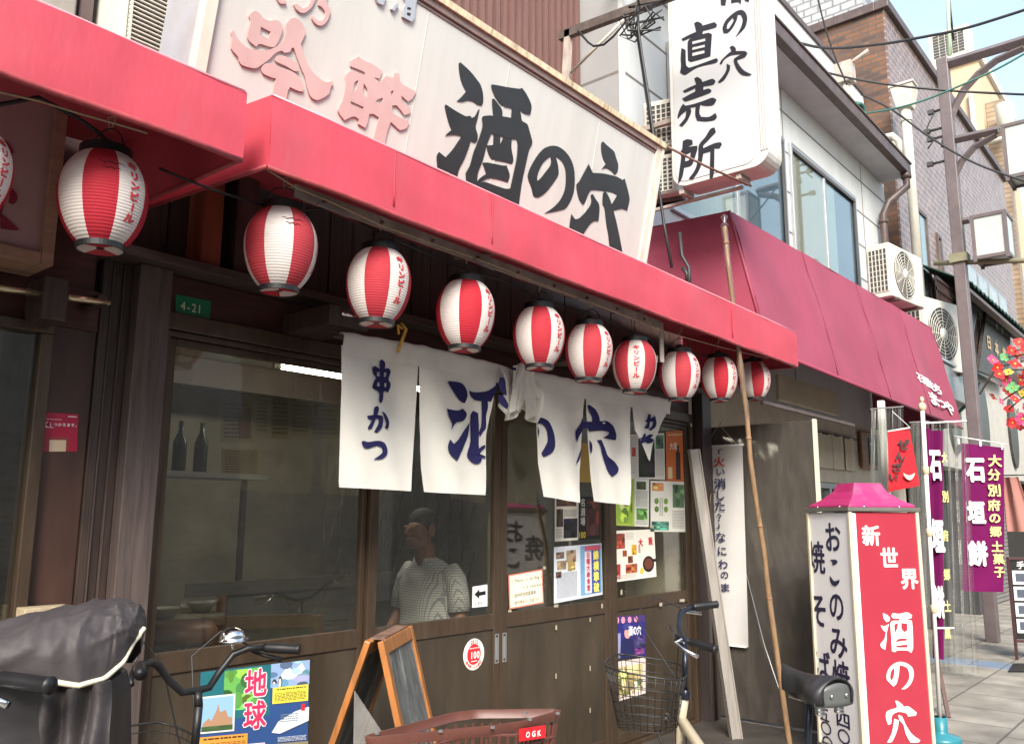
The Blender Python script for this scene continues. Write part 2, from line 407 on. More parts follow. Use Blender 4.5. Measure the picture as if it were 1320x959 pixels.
WINGLASS = glass_mat('window glass', (.88, .92, .93), 1.0, .02)
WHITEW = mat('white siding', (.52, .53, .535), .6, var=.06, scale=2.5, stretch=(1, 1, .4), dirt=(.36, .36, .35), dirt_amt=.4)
JOINT = mat('siding joint sealant', (.16, .14, .13), .8, var=.1)
GUTTER = mat('brown gutter metal', (.09, .062, .058), .45, var=.25, scale=7, dirt=(.2, .17, .16), dirt_amt=.4)
SOFFIT = mat('grey soffit board', (.50, .51, .52), .7, var=.08, scale=4)
ALU = mat('silver aluminium', (.45, .46, .47), .35, metal=.7, var=.08)
CREAMP = mat('cream painted pipe', (.56, .53, .46), .5, var=.1, scale=5, dirt=(.35, .31, .25), dirt_amt=.4)
RUST = mat('rusty steel', (.16, .085, .06), .75, var=.5, scale=18, bump=.2, dirt=(.30, .27, .25), dirt_amt=.6)
BLACKP = mat('black plastic', (.009, .009, .010), .45, var=.2, scale=20)
CABLE = mat('black cable sheath', (.02, .02, .022), .5, var=.1)
GREENC = mat('green cable sheath', (.05, .16, .13), .5, var=.1)
ACW = mat('air conditioner casing', (.58, .56, .50), .5, var=.06, scale=4, dirt=(.40, .37, .31), dirt_amt=.5)
ACG = mat('air conditioner grille dark', (.055, .055, .055), .6, var=.2)
BRICK = brick_mat('brown brick', (.23, .10, .045), (.085, .05, .04), (.10, .075, .06), .26, .085, 1.0, .45, .012, 'YZ')
BRICKF = brick_mat('glossy street brick tile', (.25, .155, .125), (.18, .105, .085), (.34, .28, .26), .26, .12, 1.0, .32, .018, 'XZ', .35, .9)  # pale mortar lines carry the tiles' glare as colour
BEIGE = mat('beige tower wall', (.52, .40, .27), .7, var=.06, scale=1)
TILEB = brick_mat('tan tile', (.45, .33, .22), (.38, .28, .19), (.25, .2, .16), .5, .14, 1., .5, .02, 'XZ')
STUCCO = mat('white stucco', (.43, .41, .37), .85, var=.08, scale=3, bump=.3, bscale=30)
PLY = mat('weathered plywood', (.050, .041, .034), .7, var=.35, scale=3.5, stretch=(4, 4, .7), bump=.12, dirt=(.105, .09, .08), dirt_amt=.7)
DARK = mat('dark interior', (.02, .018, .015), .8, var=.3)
WHITEP = mat('white paint', (.75, .74, .70), .5, var=.05, dirt=(.5, .46, .4), dirt_amt=.3)
CHROME = mat('chrome', (.75, .75, .76), .16, metal=1, var=.06, scale=20)
RUBBER = mat('tyre rubber', (.018, .018, .018), .75, var=.2)
ROPE = mat('jute string', (.42, .33, .22), .9, var=.2, scale=60)

# ================================================================== ground
GM = brick_mat('stone street paving', (.40, .365, .315), (.32, .29, .25), (.15, .135, .12), .62, .62, 1.0, .75, .009, 'XY', .5, .35)
m = MB(); m.add([(-70, -70, 0), (140, -70, 0), (140, 70, 0), (-70, 70, 0)], [(0, 1, 2, 3)])
tag(m.build('pavement', GM), kind='structure')
m = MB(); m.box((-8, -.50, -.004), (6.31, -.03, .004)); m.box((4.6, -1.35, -.004), (6.31, -.501, .004))
tag(m.build('dark_ground_strip', mat('dark concrete strip', (.055, .047, .040), .6, var=.35, scale=5, bump=.15)), kind='structure')  # flat dark strip covering the pale paving along the wall
BLUEP = brick_mat('blue grey paving band', (.22, .29, .40), (.19, .25, .35), (.15, .15, .15), .31, .31, 1., .75, .01, 'XY', .2, .3)
m = MB(); m.box((10.3, -3.4, -.004), (10.75, -.35, .004)); m.box((12.4, -2.6, -.004), (40, -2.3, .004))
tag(m.build('path', BLUEP), kind='structure')

# ================================================================== the tavern
B = thing('izakaya_building', 'dark brown timber fronted tavern with bronze framed sliding doors behind the lanterns', 'building', (3.8, 0, 0))
def part(name, mt, boxes, bevel=.004, parent=B, label=None):
    for a, b in boxes: o = MB().box(a, b).build(name, mt, parent, bevel, label=label)
    return o
part('corner_post', POSTW, [((1.535, -.06, 0), (1.672, .10, 2.498))])
part('ledge', LEDGE, [((1.40, -.13, 2.50), (6.15, .06, 2.54))])
part('lintel_board', LINTEL, [((1.674, .0, 2.336), (6.10, .05, 2.498))])
m = MB(); x = 1.40; k = 0
while x < 6.13:
    m.box((x + .004, .03 + .004 * (k % 2), 2.542), (x + .136, .06, 3.40)); x += .14; k += 1
m.box((1.40, .062, 2.542), (6.15, .08, 3.40)); m.build('upper_boarding', WOOD, B)
part('door_header', BRONZE, [((1.674, -.03, 2.262), (6.11, .06, 2.334)), ((1.676, -.015, 2.236), (6.10, .05, 2.26))])
part('door_jamb', BRONZE, [((1.674, -.03, 0), (1.697, .06, 2.234)), ((6.055, -.03, 0), (6.11, .06, 2.234)), ((4.915, -.012, 0), (4.962, .06, 2.234))])
part('threshold', BRONZE, [((1.70, -.03, 0), (6.05, .08, .03))])
def leaf(name, x0, x1, y, st_l, st_r, handles=(), label=None):
    m = MB(); zt = 2.234
    m.box((x0, y, .032), (x0 + st_l, y + .034, zt)); m.box((x1 - st_r, y, .032), (x1, y + .034, zt))
    m.box((x0 + st_l, y + .001, 2.205), (x1 - st_r, y + .033, zt)); m.box((x0 + st_l, y + .001, .886), (x1 - st_r, y + .033, .972))
    m.box((x0 + st_l, y + .001, .034), (x1 - st_r, y + .033, .10))
    fr = m.build(name, BRONZE, B, .003, label=label)
    m = MB(); m.box((x0 + st_l - .003, y + .014, .972), (x1 - st_r + .003, y + .019, 2.207)); m.build('pane', GLASS, fr)
    m = MB(); m.box((x0 + st_l - .003, y + .010, .10), (x1 - st_r + .003, y + .024, .888)); m.build('panel', PANEL, fr)
    for hx in handles:
        m = MB(); m.box((hx - .016, y - .004, .70), (hx - .011, y + .001, .86)); m.box((hx + .011, y - .004, .70), (hx + .016, y + .001, .86))
        m.box((hx - .011, y - .004, .70), (hx + .011, y + .001, .706)); m.box((hx - .011, y - .004, .854), (hx + .011, y + .001, .86))
        m.box((hx - .008, y - .002, .72), (hx + .008, y + .001, .84)); m.build('handle', ALU, fr)
    return fr
leaf('window', 1.70, 2.80, .010, .045, .03)
leaf('sliding_door', 2.805, 3.790, -.012, .055, .055, (3.762,))
leaf('sliding_door', 3.794, 4.912, -.012, .055, .05, (3.828,))
leaf('sliding_door', 4.965, 6.053, -.006, .05, .06)
# posts in front of the boarding
m = MB(); m.box((1.765, -.10, 2.54), (1.855, .028, 3.3)); m.build('red_lit_post', mat('red lit post wood', (.22, .045, .02), .6, var=.3, scale=4, stretch=(8, 8, .6)), B, .004)  # wood post, the red light on it put into its colour
m = MB(); m.box((1.925, -.09, 2.54), (2.03, .026, 3.3)); m.build('steel_post', mat('brown enamel steel', (.10, .065, .06), .25, metal=.4, var=.25, scale=3, stretch=(5, 5, .4)), B, .004)
# noren bracket
m = MB(); p = atY(365, 405, -.08); q = atY(442, 440, -.08)
m.box((2.24, -.36, 2.335), (2.46, 0, 2.425)); br_ = m.build('rod_bracket', WOOD, B, .006)
m = MB(); m.tube([(2.30, -.365, 2.39), (2.375, -.365, 2.39)], .011); m.build('bolt', CHROME, br_)
# interior of the shop
INW = mat('nicotine wall', (.36, .33, .26), .8, var=.3, scale=2)
part('interior_wall', INW, [((1.45, 3.2, 0), (6.2, 3.3, 2.62)), ((1.45, .10, 0), (1.55, 3.2, 2.62)), ((6.12, .10, 0), (6.2, 3.2, 2.62))], 0)
part('interior_ceiling', mat('old ceiling board', (.34, .31, .25), .8, var=.15), [((1.45, .07, 2.56), (6.2, 3.3, 2.62))], 0)
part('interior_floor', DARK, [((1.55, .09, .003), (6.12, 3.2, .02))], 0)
part('interior_beam', WOOD, [((1.56, 1.9, 2.36), (6.1, 2.02, 2.55)), ((2.42, 2.0, .02), (2.54, 2.1, 2.36))])
# upper storey
m = MB(); x = -2.4
while x < 5.78:
    m.box((x, .80, 3.45), (x + .045, .83, 9.5)); x += .09
m.box((-2.4, .831, 3.40), (5.81, 1.0, 9.5)); m.build('corrugated_wall', CORR, B)
part('lower_roof', GUTTER, [((-2.4, .07, 3.401), (5.80, .80, 3.445))])

# left neighbour
L = thing('neighbouring_shop', 'dark panelled shop front at the far left beside the weathered corner post', 'building', (.4, 0, 0))
part('grooved_boards', WOOD, [((1.420, .0, 0), (1.455, .06, 2.5)), ((1.460, .008, 0), (1.498, .06, 2.5)), ((1.503, .0, 0), (1.533, .06, 2.5)), ((1.418, .05, 0), (1.534, .07, 2.5))], .003, L)
m = MB()
for xx in (1.4575, 1.5005): m.box((xx - .002, -.004, 0), (xx + .002, .01, 2.49))
m.build('groove_beading', POSTW, L)
part('plywood_panel', mat('red brown plywood panel', (.062, .030, .021), .45, var=.35, scale=2.5, stretch=(3, 3, .8), bump=.06), [((1.252, .012, .75), (1.417, .06, 2.30))], .002, L)
part('lower_panel', WOOD, [((1.252, .0, 0), (1.417, .06, .748))], .002, L)
part('window_frame', BRONZE, [((1.205, -.03, 0), (1.25, .06, 2.16)), ((-.6, -.03, 2.161), (1.25, .06, 2.20)), ((.30, -.02, 0), (.36, .05, 2.16)), ((-.6, -.02, .85), (1.204, .05, .93))], .004, L)
m = MB(); m.box((-.6, .0, .93), (1.204, .006, 2.16)); m.build('pane', GLASS, L)
part('curtain', mat('brown curtain', (.09, .075, .05), .9, var=.3, scale=3, stretch=(12, 1, .3)), [((-.6, .12, .3), (1.13, .14, 2.3))], 0, L)
part('lintel', LINTEL, [((-3., .0, 2.202), (1.416, .06, 2.36)), ((-3., .02, 2.362), (1.40, .08, 3.40))], .004, L)
part('side_wall', WOOD, [((-3., .0, 0), (-.601, .06, 2.2)), ((-3, .3, 0), (1.42, .36, 3.3))], 0, L)
part('upper_wall', mat('dim grey cladding', (.12, .12, .12), .7, var=.2), [((-3, .55, 3.4), (1.42, .7, 9))], 0, L)

# white sided house
H = thing('white_sided_house', 'two storey house with white panel siding, brown eave gutter and aluminium windows', 'building', (9.5, .4, 0))
part('wall', WHITEW, [((5.83, .4, 2.75), (13.3, 6, 6.66))], 0, H)
m = MB()
zs = [atY(803, y, .4).z for y in (92, 25)]; dz = zs[1] - zs[0]
zz = zs[0] - 3 * dz; hs = []
while zz < 6.6:
    if zz > 2.9: hs.append(zz)
    zz += dz
for zz in hs:
    m.box((5.826, .398, zz - .012), (13.3, .401, zz + .012)); m.box((5.820, .40, zz - .012), (5.8235, 5.9, zz + .012))
for xx in (7.0, 9.36, 12.2): m.box((xx - .01, .3975, 2.9), (xx + .01, .401, 6.65))
m.box((5.820, 1.4, 2.9), (5.8235, 1.42, 6.65)); m.build('siding_joint', JOINT, H)
part('shaded_side_face', mat('siding with shade in colour', (.30, .30, .305), .6, var=.08, scale=2.5), [((5.822, .402, 2.75), (5.8275, 6, 6.655))], 0, H)  # side face kept grey: its shade is put into the colour
part('corner_trim', WHITEW, [((5.815, .385, 2.75), (5.86, .43, 6.66))], .004, H)
part('soffit', SOFFIT, [((5.6, .06, 6.662), (13.2, .6, 6.70))], 0, H)
part('gutter', GUTTER, [((5.6, -.04, 6.665), (13.2, .06, 6.83)), ((5.6, -.06, 6.831), (13.21, .07, 6.86))], .01, H)
pz = atY(1045, 48, .8).z
part('parapet', WHITEW, [((5.6, .8, 6.86), (14.0 - .05, .9, pz))], 0, H)
part('parapet_cap', GUTTER, [((5.6, .77, pz), (13.96, .93, pz + .08))], 0, H)
def house_window(x0, x1, z0, z1, split, cols):
    m = MB(); y = .36; w = .05
    m.box((x0, y, z0), (x0 + w, .41, z1)); m.box((x1 - w, y, z0), (x1, .41, z1)); m.box((x0 + w, y, z1 - w), (x1 - w, .41, z1)); m.box((x0 + w, y, z0), (x1 - w, .41, z0 + w))
    m.box((split - .03, y + .005, z0 + w), (split + .03, .41, z1 - w))
    fr = m.build('window', ALU, H, .004)
    m = MB(); m.box((x0 + w, .375, z0 + w), (split - .03, .381, z1 - w)); m.box((split + .03, .385, z0 + w), (x1 - w, .391, z1 - w)); m.build('pane', WINGLASS, fr)
    m = MB(); m.box((x0 + w, .352, z1 - w - .045), (x1 - w, .372, z1 - w - .002)); m.box((x1 - w - .05, .352, z0 + w), (x1 - w - .002, .372, z1 - w - .05)); m.build('track', mat('dark sash track', (.075, .075, .075), .5), fr)
    m = MB()
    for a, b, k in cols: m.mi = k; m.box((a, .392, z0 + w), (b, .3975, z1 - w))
    m.build('curtain', [mat('cream curtain', (.42, .385, .29), .9, var=.12, scale=2, stretch=(14, 1, .2)), mat('pale green curtain', (.34, .385, .34), .9, var=.1, scale=2, stretch=(14, 1, .2)), mat('blue grey window panel', (.10, .14, .18), .8, var=.1)], fr)  # last colour is a flat blue-grey panel behind the pane
house_window(6.6, 9.31, 4.3, 5.97, 8.0, [(6.6, 7.9, 1), (7.9, 9.28, 2)])
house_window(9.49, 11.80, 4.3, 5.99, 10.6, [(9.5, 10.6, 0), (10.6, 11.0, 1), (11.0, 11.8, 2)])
# its ground floor shop front
part('shop_floor_wall', mat('pale shop wall', (.62, .55, .44), .8, var=.12), [((6.35, .4, 1.95), (13.3, .55, 2.749)), ((6.13, .1, 0), (6.30, .6, 2.749)), ((11.9, .4, 0), (13.3, .55, 1.95))], 0, H)
_a, _b = atY(1003, 482, -.20), atY(1082, 536, -.20)
part('beige_soffit_panel', mat('beige translucent panel', (.55, .47, .33), .5, var=.12, scale=2), [((_a.x, -.20, _b.z), (_b.x, -.17, _a.z)), ((_a.x - 1.2, .30, _b.z + .05), (_a.x - .02, .34, _a.z + .05))], .004, H)
part('shop_interior', mat('warm shop interior', (.30, .20, .12), .8, var=.3), [((6.3, 2.2, 0), (13.2, 2.3, 2.7)), ((6.3, .56, 2.6), (13.2, 2.2, 2.65))], 0, H)
part('shop_low_wall', mat('dark brown dado', (.075, .055, .04), .6, var=.3), [((6.35, .42, 0), (10.2, .5, .95))], 0, H)
part('shop_window_frame', ALU, [((6.35, .38, 1.88), (11.9, .43, 1.94)), ((8.2, .40, .95), (8.26, .45, 1.88)), ((10.2, .38, 0), (10.26, .45, 1.88)), ((6.35, .39, .95), (10.2, .45, .99))], .003, H)
m = MB(); m.box((6.36, .43, .99), (10.2, .436, 1.88)); m.build('shop_pane', WINGLASS, H)
# downpipe of the house
m = MB(); c = [(13.05, -.0, 6.66), (13.05, -.0, 6.45), (12.85, .22, 6.2), (12.80, .30, 6.0), (12.80, .30, 2.9)]
m.tube(c, .055, 10)
for zz in (6.62, 5.9, 4.9): m.tube([(c[-1][0], .30, zz - .03), (c[-1][0], .30, zz + .03)], .066, 10) if zz < 6 else m.tube([(13.05, 0, zz - .04), (13.05, 0, zz + .04)], .075, 10)
m.build('downpipe', GUTTER, H)

# brick building
K = thing('brick_building', 'brown brick building with glossy tiled street face beyond the white house', 'building', (18, .4, 0))
part('brick_side_wall', BRICK, [((14.0, .41, 0), (14.1, 9, 10.0))], 0, K)
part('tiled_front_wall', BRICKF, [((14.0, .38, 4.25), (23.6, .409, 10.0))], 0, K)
part('roof_coping', GUTTER, [((13.93, .30, 10.0), (23.7, .52, 10.16)), ((13.93, .52, 10.0), (14.2, 9, 10.16))], .01, K)
part('back_mass', BEIGE, [((14.1, .62, 0), (23.6, 9, 9.9)), ((14.1, .411, 4.3), (23.6, .619, 9.9))], 0, K)
def bwin(px0, px1, py_top, py_bot, Y=.36):
    a = atY(px0, py_top, Y); b = atY(px1, py_bot, Y); x0, x1 = a.x, b.x; z1, z0 = a.z, a.z - 1.9
    m = MB(); w = .07
    m.box((x0, Y - .02, z0), (x0 + w, .39, z1)); m.box((x1 - w, Y - .02, z0), (x1, .39, z1)); m.box((x0 + w, Y - .02, z1 - w), (x1 - w, .39, z1)); m.box((x0 + w, Y - .02, z0), (x1 - w, .39, z0 + w))
    fr = m.build('window', GUTTER, K)
    m = MB(); m.box((x0 + w, Y, z0 + w), (x1 - w, Y + .006, z1 - w)); m.build('pane', WINGLASS, fr)
    m = MB(); m.box((x0 + w, Y + .010, z0 + w), (x1 - w, Y + .015, z1 - w)); m.build('curtain', mat('pale green curtain', (.42, .48, .42)), fr)
bwin(1181, 1201, 266, 370); bwin(1207, 1219, 300, 380); bwin(1232, 1243, 330, 400)
# balcony
m = MB()
x0, x1 = 14.3, 17.2
for zz in (5.30, 5.12, 4.45): m.box((x0, -.02, zz), (x1, .02, zz + .05))
xx = x0
while xx < x1: m.box((xx, -.012, 4.45), (xx + .025, .012, 5.3)); xx += .13
m.box((x0, -.05, 4.28), (x1, .37, 4.42)); m.build('balcony_railing', mat('dark brown railing', (.05, .03, .028), .5, var=.2), K)
m = MB()
for k in range(4):
    xa = 18.2 + k * 1.0; m.box((xa, .33, 5.2), (xa + .9, .37, 6.6))
wf = m.build('window', ALU, K); m = MB()
for k in range(4):
    xa = 18.2 + k * 1.0; m.box((xa + .08, .325, 5.28), (xa + .82, .329, 6.52))
m.build('pane', mat('pale window pane', (.30, .32, .30), .15, var=.2), wf)
# ground storey of that side of the street
part('stucco_wall', STUCCO, [((14.0, .12, 2.35), (26, .40, 4.2))], 0, K)
part('dark_opening', DARK, [((14.0, .5, 0), (26, .6, 2.35))], 0, K)
m = MB(); 
for k in range(30): m.box((16.3, .30, .02 + k * .078), (19.6, .34, .085 + k * .078))
m.box((16.3, .341, 0), (19.6, .36, 2.35)); m.build('roller_shutter', mat('grey roller shutter', (.20, .195, .185), .5, var=.1), K)
part('pillar', mat('dark grey pillar', (.05, .05, .052), .4, var=.2), [((13.32, -.05, 0), (13.62, .38, 2.75)), ((15.9, .1, 0), (16.25, .49, 2.34))], .01, K)
for xx in (15.2, 17.3, 20.0):
    m = MB(); pts = [(xx + .38 * math.cos(a) * (1 if True else 0), .119, 2.55 + .75 + .72 * math.sin(a)) for a in [i * math.pi / 10 for i in range(20)]]
    m.slab(pts, (0, -.05, 0)); m.build('wall_plaque', mat('black wall plaque', (.035, .035, .033), .35, var=.3), K)

# shop row further down the street
J = thing('far_shop_row', 'low dark shop row with grey shutters at the far end of the street', 'building', (33, 0, 0))
part('wall', mat('dim brown shop wall', (.13, .10, .08), .8, var=.3, scale=1.2), [((24.2, -.55, 2.6), (48, 3, 5.2)), ((24.2, -.3, 0), (26.2, 3, 2.6)), ((30.2, -.3, 0), (31.4, 3, 2.6)), ((36, -.3, 0), (48, 3, 2.6))], 0, J)
m = MB()
for a_, b_ in ((26.2, 30.2), (31.4, 36)):
    for k in range(30): m.box((a_, -.1, .02 + k * .086), (b_, -.06, .095 + k * .086))
m.build('roller_shutter', MATS['grey roller shutter'], J)
part('sign_board', mat('dull red shop board', (.22, .05, .04), .5, var=.2), [((24.6, -.72, 2.75), (29.0, -.56, 3.5))], .01, J)
part('sign_board', mat('dull cream shop board', (.40, .37, .29), .5, var=.2), [((30.5, -.72, 2.75), (35.0, -.56, 3.4))], .01, J)

# beige tower behind
T = thing('beige_tower', 'tall pale beige apartment block behind the brick roof line', 'building', (30, 1, 0))
zt = atX(1213, 92, 26).z
ya, yb = atX(1213, 100, 26).y, atX(1262, 90, 26).y
part('wall', BEIGE, [((26, yb, 0), (31, 8, zt))], 0, T)
yc = yb
part('tiled_pilaster', TILEB, [((26.4, yc - .45, 0), (26.9, yc - .01, zt - 1.2))], 0, T)
part('roof_edge', WHITEP, [((25.9, yb - .1, zt), (31, 8, zt + .25))], 0, T)
m = MB(); m.tube([(26, yc + .25, 8), (25.9, yc + .25, zt - 1)], .07); m.tube([(25.9, yc + .3, zt - 2.6), (25.9, yc - .7, zt - 2.6), (25.9, yc - .9, zt - 3.2), (25.9, yc - .9, 6)], .08); m.build('drain_pipe', CREAMP, T)
m = MB(); cpt = atX(1296, 148, 25.9); m.lathe([(.12, -.45), (.22, -.25), (.25, .25), (.22, .3)], cpt, 16); m.build('rain_hopper', CREAMP, T)

_y = atX(1112, 4, 60).y; _z = atX(1112, 4, 60).z
U = thing('tiled_tower', 'pale lattice tiled tower far behind the brown brick building', 'building', (63, _y + 6, 0))
WT = brick_mat('pale lattice tile', (.46, .46, .47), (.40, .40, .42), (.22, .22, .23), 1.1, .6, 1., .3, .07, 'YZ', .2, .5)
part('wall', WT, [((60, _y, 0), (66, _y + 22, _z + 8))], 0, U)
part('roof_edge', GUTTER, [((59.8, _y - .2, _z + 8), (66, _y + 22, _z + 8.6))], 0, U)

# the other side of the street (only ever seen mirrored in the panes)
O = thing('opposite_building', 'row of shuttered shops facing the tavern, mirrored faintly in its panes', 'building', (6, -9, 0))
part('wall', mat('opposite plaster', (.48, .47, .44), .8, var=.3, scale=1.5), [((-25, -14, 2.6), (45, -9, 5.4))], 0, O)
m = MB()
for k in range(14): m.box((-24 + 5 * k, -9.1, 0), (-19.6 + 5 * k, -9, 2.6))
m.build('roller_shutter', mat('opposite shutters', (.42, .41, .39), .5, var=.4, scale=2, stretch=(1, 1, 8)), O)
part('pier', mat('opposite piers', (.78, .76, .72), .8, var=.2), [((-19.6 + 5 * k, -9.3, 0), (-19. + 5 * k, -8.95, 2.6)) for k in range(13)], 0, O)

# ================================================================== awnings
RED = mat('red awning vinyl', (.49, .054, .082), .55, var=.10, scale=3.5, stretch=(1.4, 1.4, .5), bump=.10, bscale=40, dirt=(.40, .085, .105), dirt_amt=.6)
REDIN = RED
MAROON = mat('maroon awning canvas', (.27, .042, .080), .7, var=.12, scale=2.0, stretch=(1, 1, .5), bump=.10, bscale=30, dirt=(.30, .07, .11), dirt_amt=.5)
FRAME = mat('dusty white steel angle', (.42, .36, .32), .6, var=.25, scale=9, dirt=(.22, .14, .1), dirt_amt=.6)
def awning(label, x0, x1, Y, zt0, zt1, h, Yin, side_l, side_r, beam=None):
    """box fronted street awning: fascia from x0 to x1 (top heights zt0, zt1), roof sheet rising to the wall"""
    base = ((x0 + x1) / 2, Y, zt0 - h)
    t = thing('awning', label, 'awning', base)
    zl = lambda x: zt0 + (zt1 - zt0) * (x - x0) / (x1 - x0)
    m = MB(); n = 60
    def fas(u, v):
        x = x0 + (x1 - x0) * u
        return Vector((x, Y - .0025 * math.sin(v * math.pi) + .003 * math.sin(u * 37) * math.sin(v * math.pi), zl(x) - h * v + .004 * math.sin(u * 23 + 1))) + Vector((0, .007 * noise.noise(Vector((x * 2.3, v * 1.5, 3))) + .003 * noise.noise(Vector((x * 9, v * 4, 7))), .005 * noise.noise(Vector((x * 1.7, 0, 5)))))
    m.grid(fas, n, 6)
    m.build('fascia', RED, t, solid=.004)
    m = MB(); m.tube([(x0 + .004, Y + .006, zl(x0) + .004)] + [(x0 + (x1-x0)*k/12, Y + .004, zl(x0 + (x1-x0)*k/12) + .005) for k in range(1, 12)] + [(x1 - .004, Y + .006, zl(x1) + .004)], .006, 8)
    m.build('top_piping', mat('pale pink highlight piping', (.75, .30, .34), .4, var=.1), t)  # pale pink piping, the top edge highlight put into its colour
    m = MB(); m.tube([(x0 + (x1-x0)*k/14, Y + .006, zl(x0 + (x1-x0)*k/14) - h + .003 * math.sin(k * 2.1)) for k in range(15)], .011, 8)
    m.build('hem', mat('faded red hem', (.34, .05, .06), .6, var=.3, scale=12), t)
    m = MB(); m.grid(lambda u, v: Vector((x0 + (x1-x0)*u, Y + (Yin - Y) * v, zl(x0 + (x1-x0)*u) + .10 * v - .012 * math.sin(u * math.pi * 10) ** 2)), 40, 4)
    m.build('roof_sheet', RED, t, solid=.004)
    for on, x in ((side_l, x0), (side_r, x1)):
        if not on: continue
        m = MB(); zz = zl(x)
        m.add([(x, Y, zz), (x, Y, zz - h), (x, Yin, zz - h + (.06 if x == x0 else .02)), (x, Yin, zz + .10)], [(0, 1, 2, 3)]); m.build('end_panel', RED, t, solid=.004)
        m = MB(); m.tube([(x, Y + .01, zz - h), (x, Yin, zz - h + (.06 if x == x0 else .02))], .009, 6); m.build('end_hem', MATS['faded red hem'], t)
    m = MB()
    xx = x0 + .25
    while xx < x1: m.bar((xx, Y + .05, zl(xx) - .012), (xx, Yin, zl(xx) + .08), .014, .014); xx += 1.6
    m.bar((x0 + .01, Y + .03, zl(x0) - .02), (x1 - .01, Y + .03, zl(x1) - .02), .022, .022)
    m.build('rib', FRAME, t, .002)
    return t
AL, AR = atY(351, 123, -.95), atY(1026, 429, -.95); BLo, BRo = atY(350, 215.7, -.95), atY(1024, 471.5, -.95)
main_aw = awning('long red vinyl awning over the tavern entrance with lanterns hung under it', AL.x, AR.x, -.95, AL.z, AR.z, AL.z - BLo.z, -.02, True, True)
LL, LB = atY(318, 120, -1.0), atY(318, 207, -1.0); LT = atY(40, 0, -1.0)
left_aw = awning('shorter red awning at the upper left over the neighbouring shop', -1.6, LL.x, -1.0, LL.z, LL.z, LL.z - LB.z, -.02, False, True)
# seams sewn into the fascia
m = MB()
for px, py in ((945, 395), (637, 250), (512, 195)):
    q = atY(px, py, -.965); m.tube([(q.x, -.9555, AL.z + (AR.z - AL.z) * (q.x - AL.x) / (AR.x - AL.x) - k_ * .045) for k_ in range(6)], .0035, 5)
m.build('seam', mat('red seam', (.38, .028, .05), .6), main_aw)
# steel angle under the main awning
b0, b1 = atY(380, 240, -.80), atY(850, 415, -.80)
m = MB(); m.bar((b0.x, -.80, b0.z - .018), (b1.x, -.80, b1.z - .018), .006, .05); m.bar((b0.x, -.775, b0.z + .004), (b1.x, -.775, b1.z + .004), .05, .006)
ang = m.build('steel_angle', FRAME, main_aw, 0)
m = MB(); m.bar((b1.x + .02, -.80, b1.z), (b1.x + .02, -.80, b1.z - .24), .04, .006, (0, 1, 0)); m.bar((b1.x + .003, -.78, b1.z - .22), (b1.x + .003, -.02, b1.z - .16), .006, .04); m.build('steel_bracket', FRAME, main_aw, 0)
m = MB()
for k in range(9):
    q = Vector(b0).lerp(Vector(b1), .05 + k * .11); m.tube([(q.x, -.80, q.z - .02), (q.x, -.812, q.z - .02)], .008, 8)
m.build('rivet', RUST, main_aw)
m = MB()
for px, py in ((410, 262), (610, 335), (745, 385)):
    q = atY(px, py, -.86); m.bar(q, q + Vector((.16, .02, .0)), .012, .012)
m.build('bent_strap', ALU, main_aw)

# maroon awning of the white house
D = 1.044
def sc(p, k=D): return CAM + (Vector(p) - CAM) * k
Yt, Yb = -.43, -.70
tl = atY(940, 272, Yt); tr_ = atY(1205, 425, Yt); br0 = atY(1240, 552, Yb); bl0 = atY(1027, 465, Yb)
xl = tl.x; xr = br0.x
zb = lambda x: bl0.z + (br0.z - bl0.z) * (x - bl0.x) / (br0.x - bl0.x)
zt_ = lambda x: tl.z + (tr_.z - tl.z) * (x - tl.x) / (tr_.x - tl.x)
ma = thing('awning', 'large sloping maroon canvas awning with white lettering on the white house', 'awning', (9, -.5, 2.7))
m = MB(); m.grid(lambda u, v: Vector((xl + (xr-xl)*u, Yt + (Yb-Yt)*v - .02*math.sin(v*math.pi) + .035*math.sin(u*math.pi*4)**2*math.sin(v*math.pi) + .02*noise.noise(Vector((u*9, v*3, 2))), zt_(xl+(xr-xl)*u)*(1-v) + zb(xl+(xr-xl)*u)*v)), 90, 24)
m.build('front_sheet', MAROON, ma, solid=.004)
m = MB(); m.add([(xl, Yt, zt_(xl)), (xl, Yb, zb(xl)), (xl, .38, zb(xl) + .05), (xl, .38, zt_(xl) + .02)], [(0, 1, 2, 3)]); m.build('end_panel', MAROON, ma, solid=.004)
m = MB(); m.add([(xr, Yt, zt_(xr)), (xr, Yb, zb(xr)), (xr, .38, zb(xr) + .05), (xr, .38, zt_(xr) + .02)], [(0, 1, 2, 3)]); m.build('end_panel', MAROON, ma, solid=.004)
m = MB(); m.add([(xl, Yt, zt_(xl)), (xr, Yt, zt_(xr)), (xr, .38, zt_(xr) + .03), (xl, .38, zt_(xl) + .03)], [(0, 1, 2, 3)]); m.build('top_sheet', MAROON, ma, solid=.004)
m = MB()
for s_ in (.25, .5, .75):
    x = xl + (xr - xl) * s_; m.tube([(x, Yt + (Yb-Yt)*v - .02*math.sin(v*math.pi) - .004 + .02*noise.noise(Vector((s_*9, v*3, 2))), zt_(x)*(1-v) + zb(x)*v) for v in (0, .2, .4, .6, .8, 1)], .007, 6)
m.build('seam', mat('dark maroon seam', (.17, .022, .045), .7), ma)
m = MB(); m.tube([(xl, Yb, zb(xl)), (xr, Yb, zb(xr))], .016, 8); m.tube([(xl, Yt, zt_(xl)), (xl, Yb, zb(xl))], .012, 8); m.build('hem', MAROON, ma)
MP = Plane((xl, Yb, zb(xl)), (1, 0, (zb(xr) - zb(xl)) / (xr - xl)), (0, Yt - Yb, zt_(xl) - zb(xl)))
WLET = mat('white lettering paint', (.78, .77, .74), .6, var=.04)
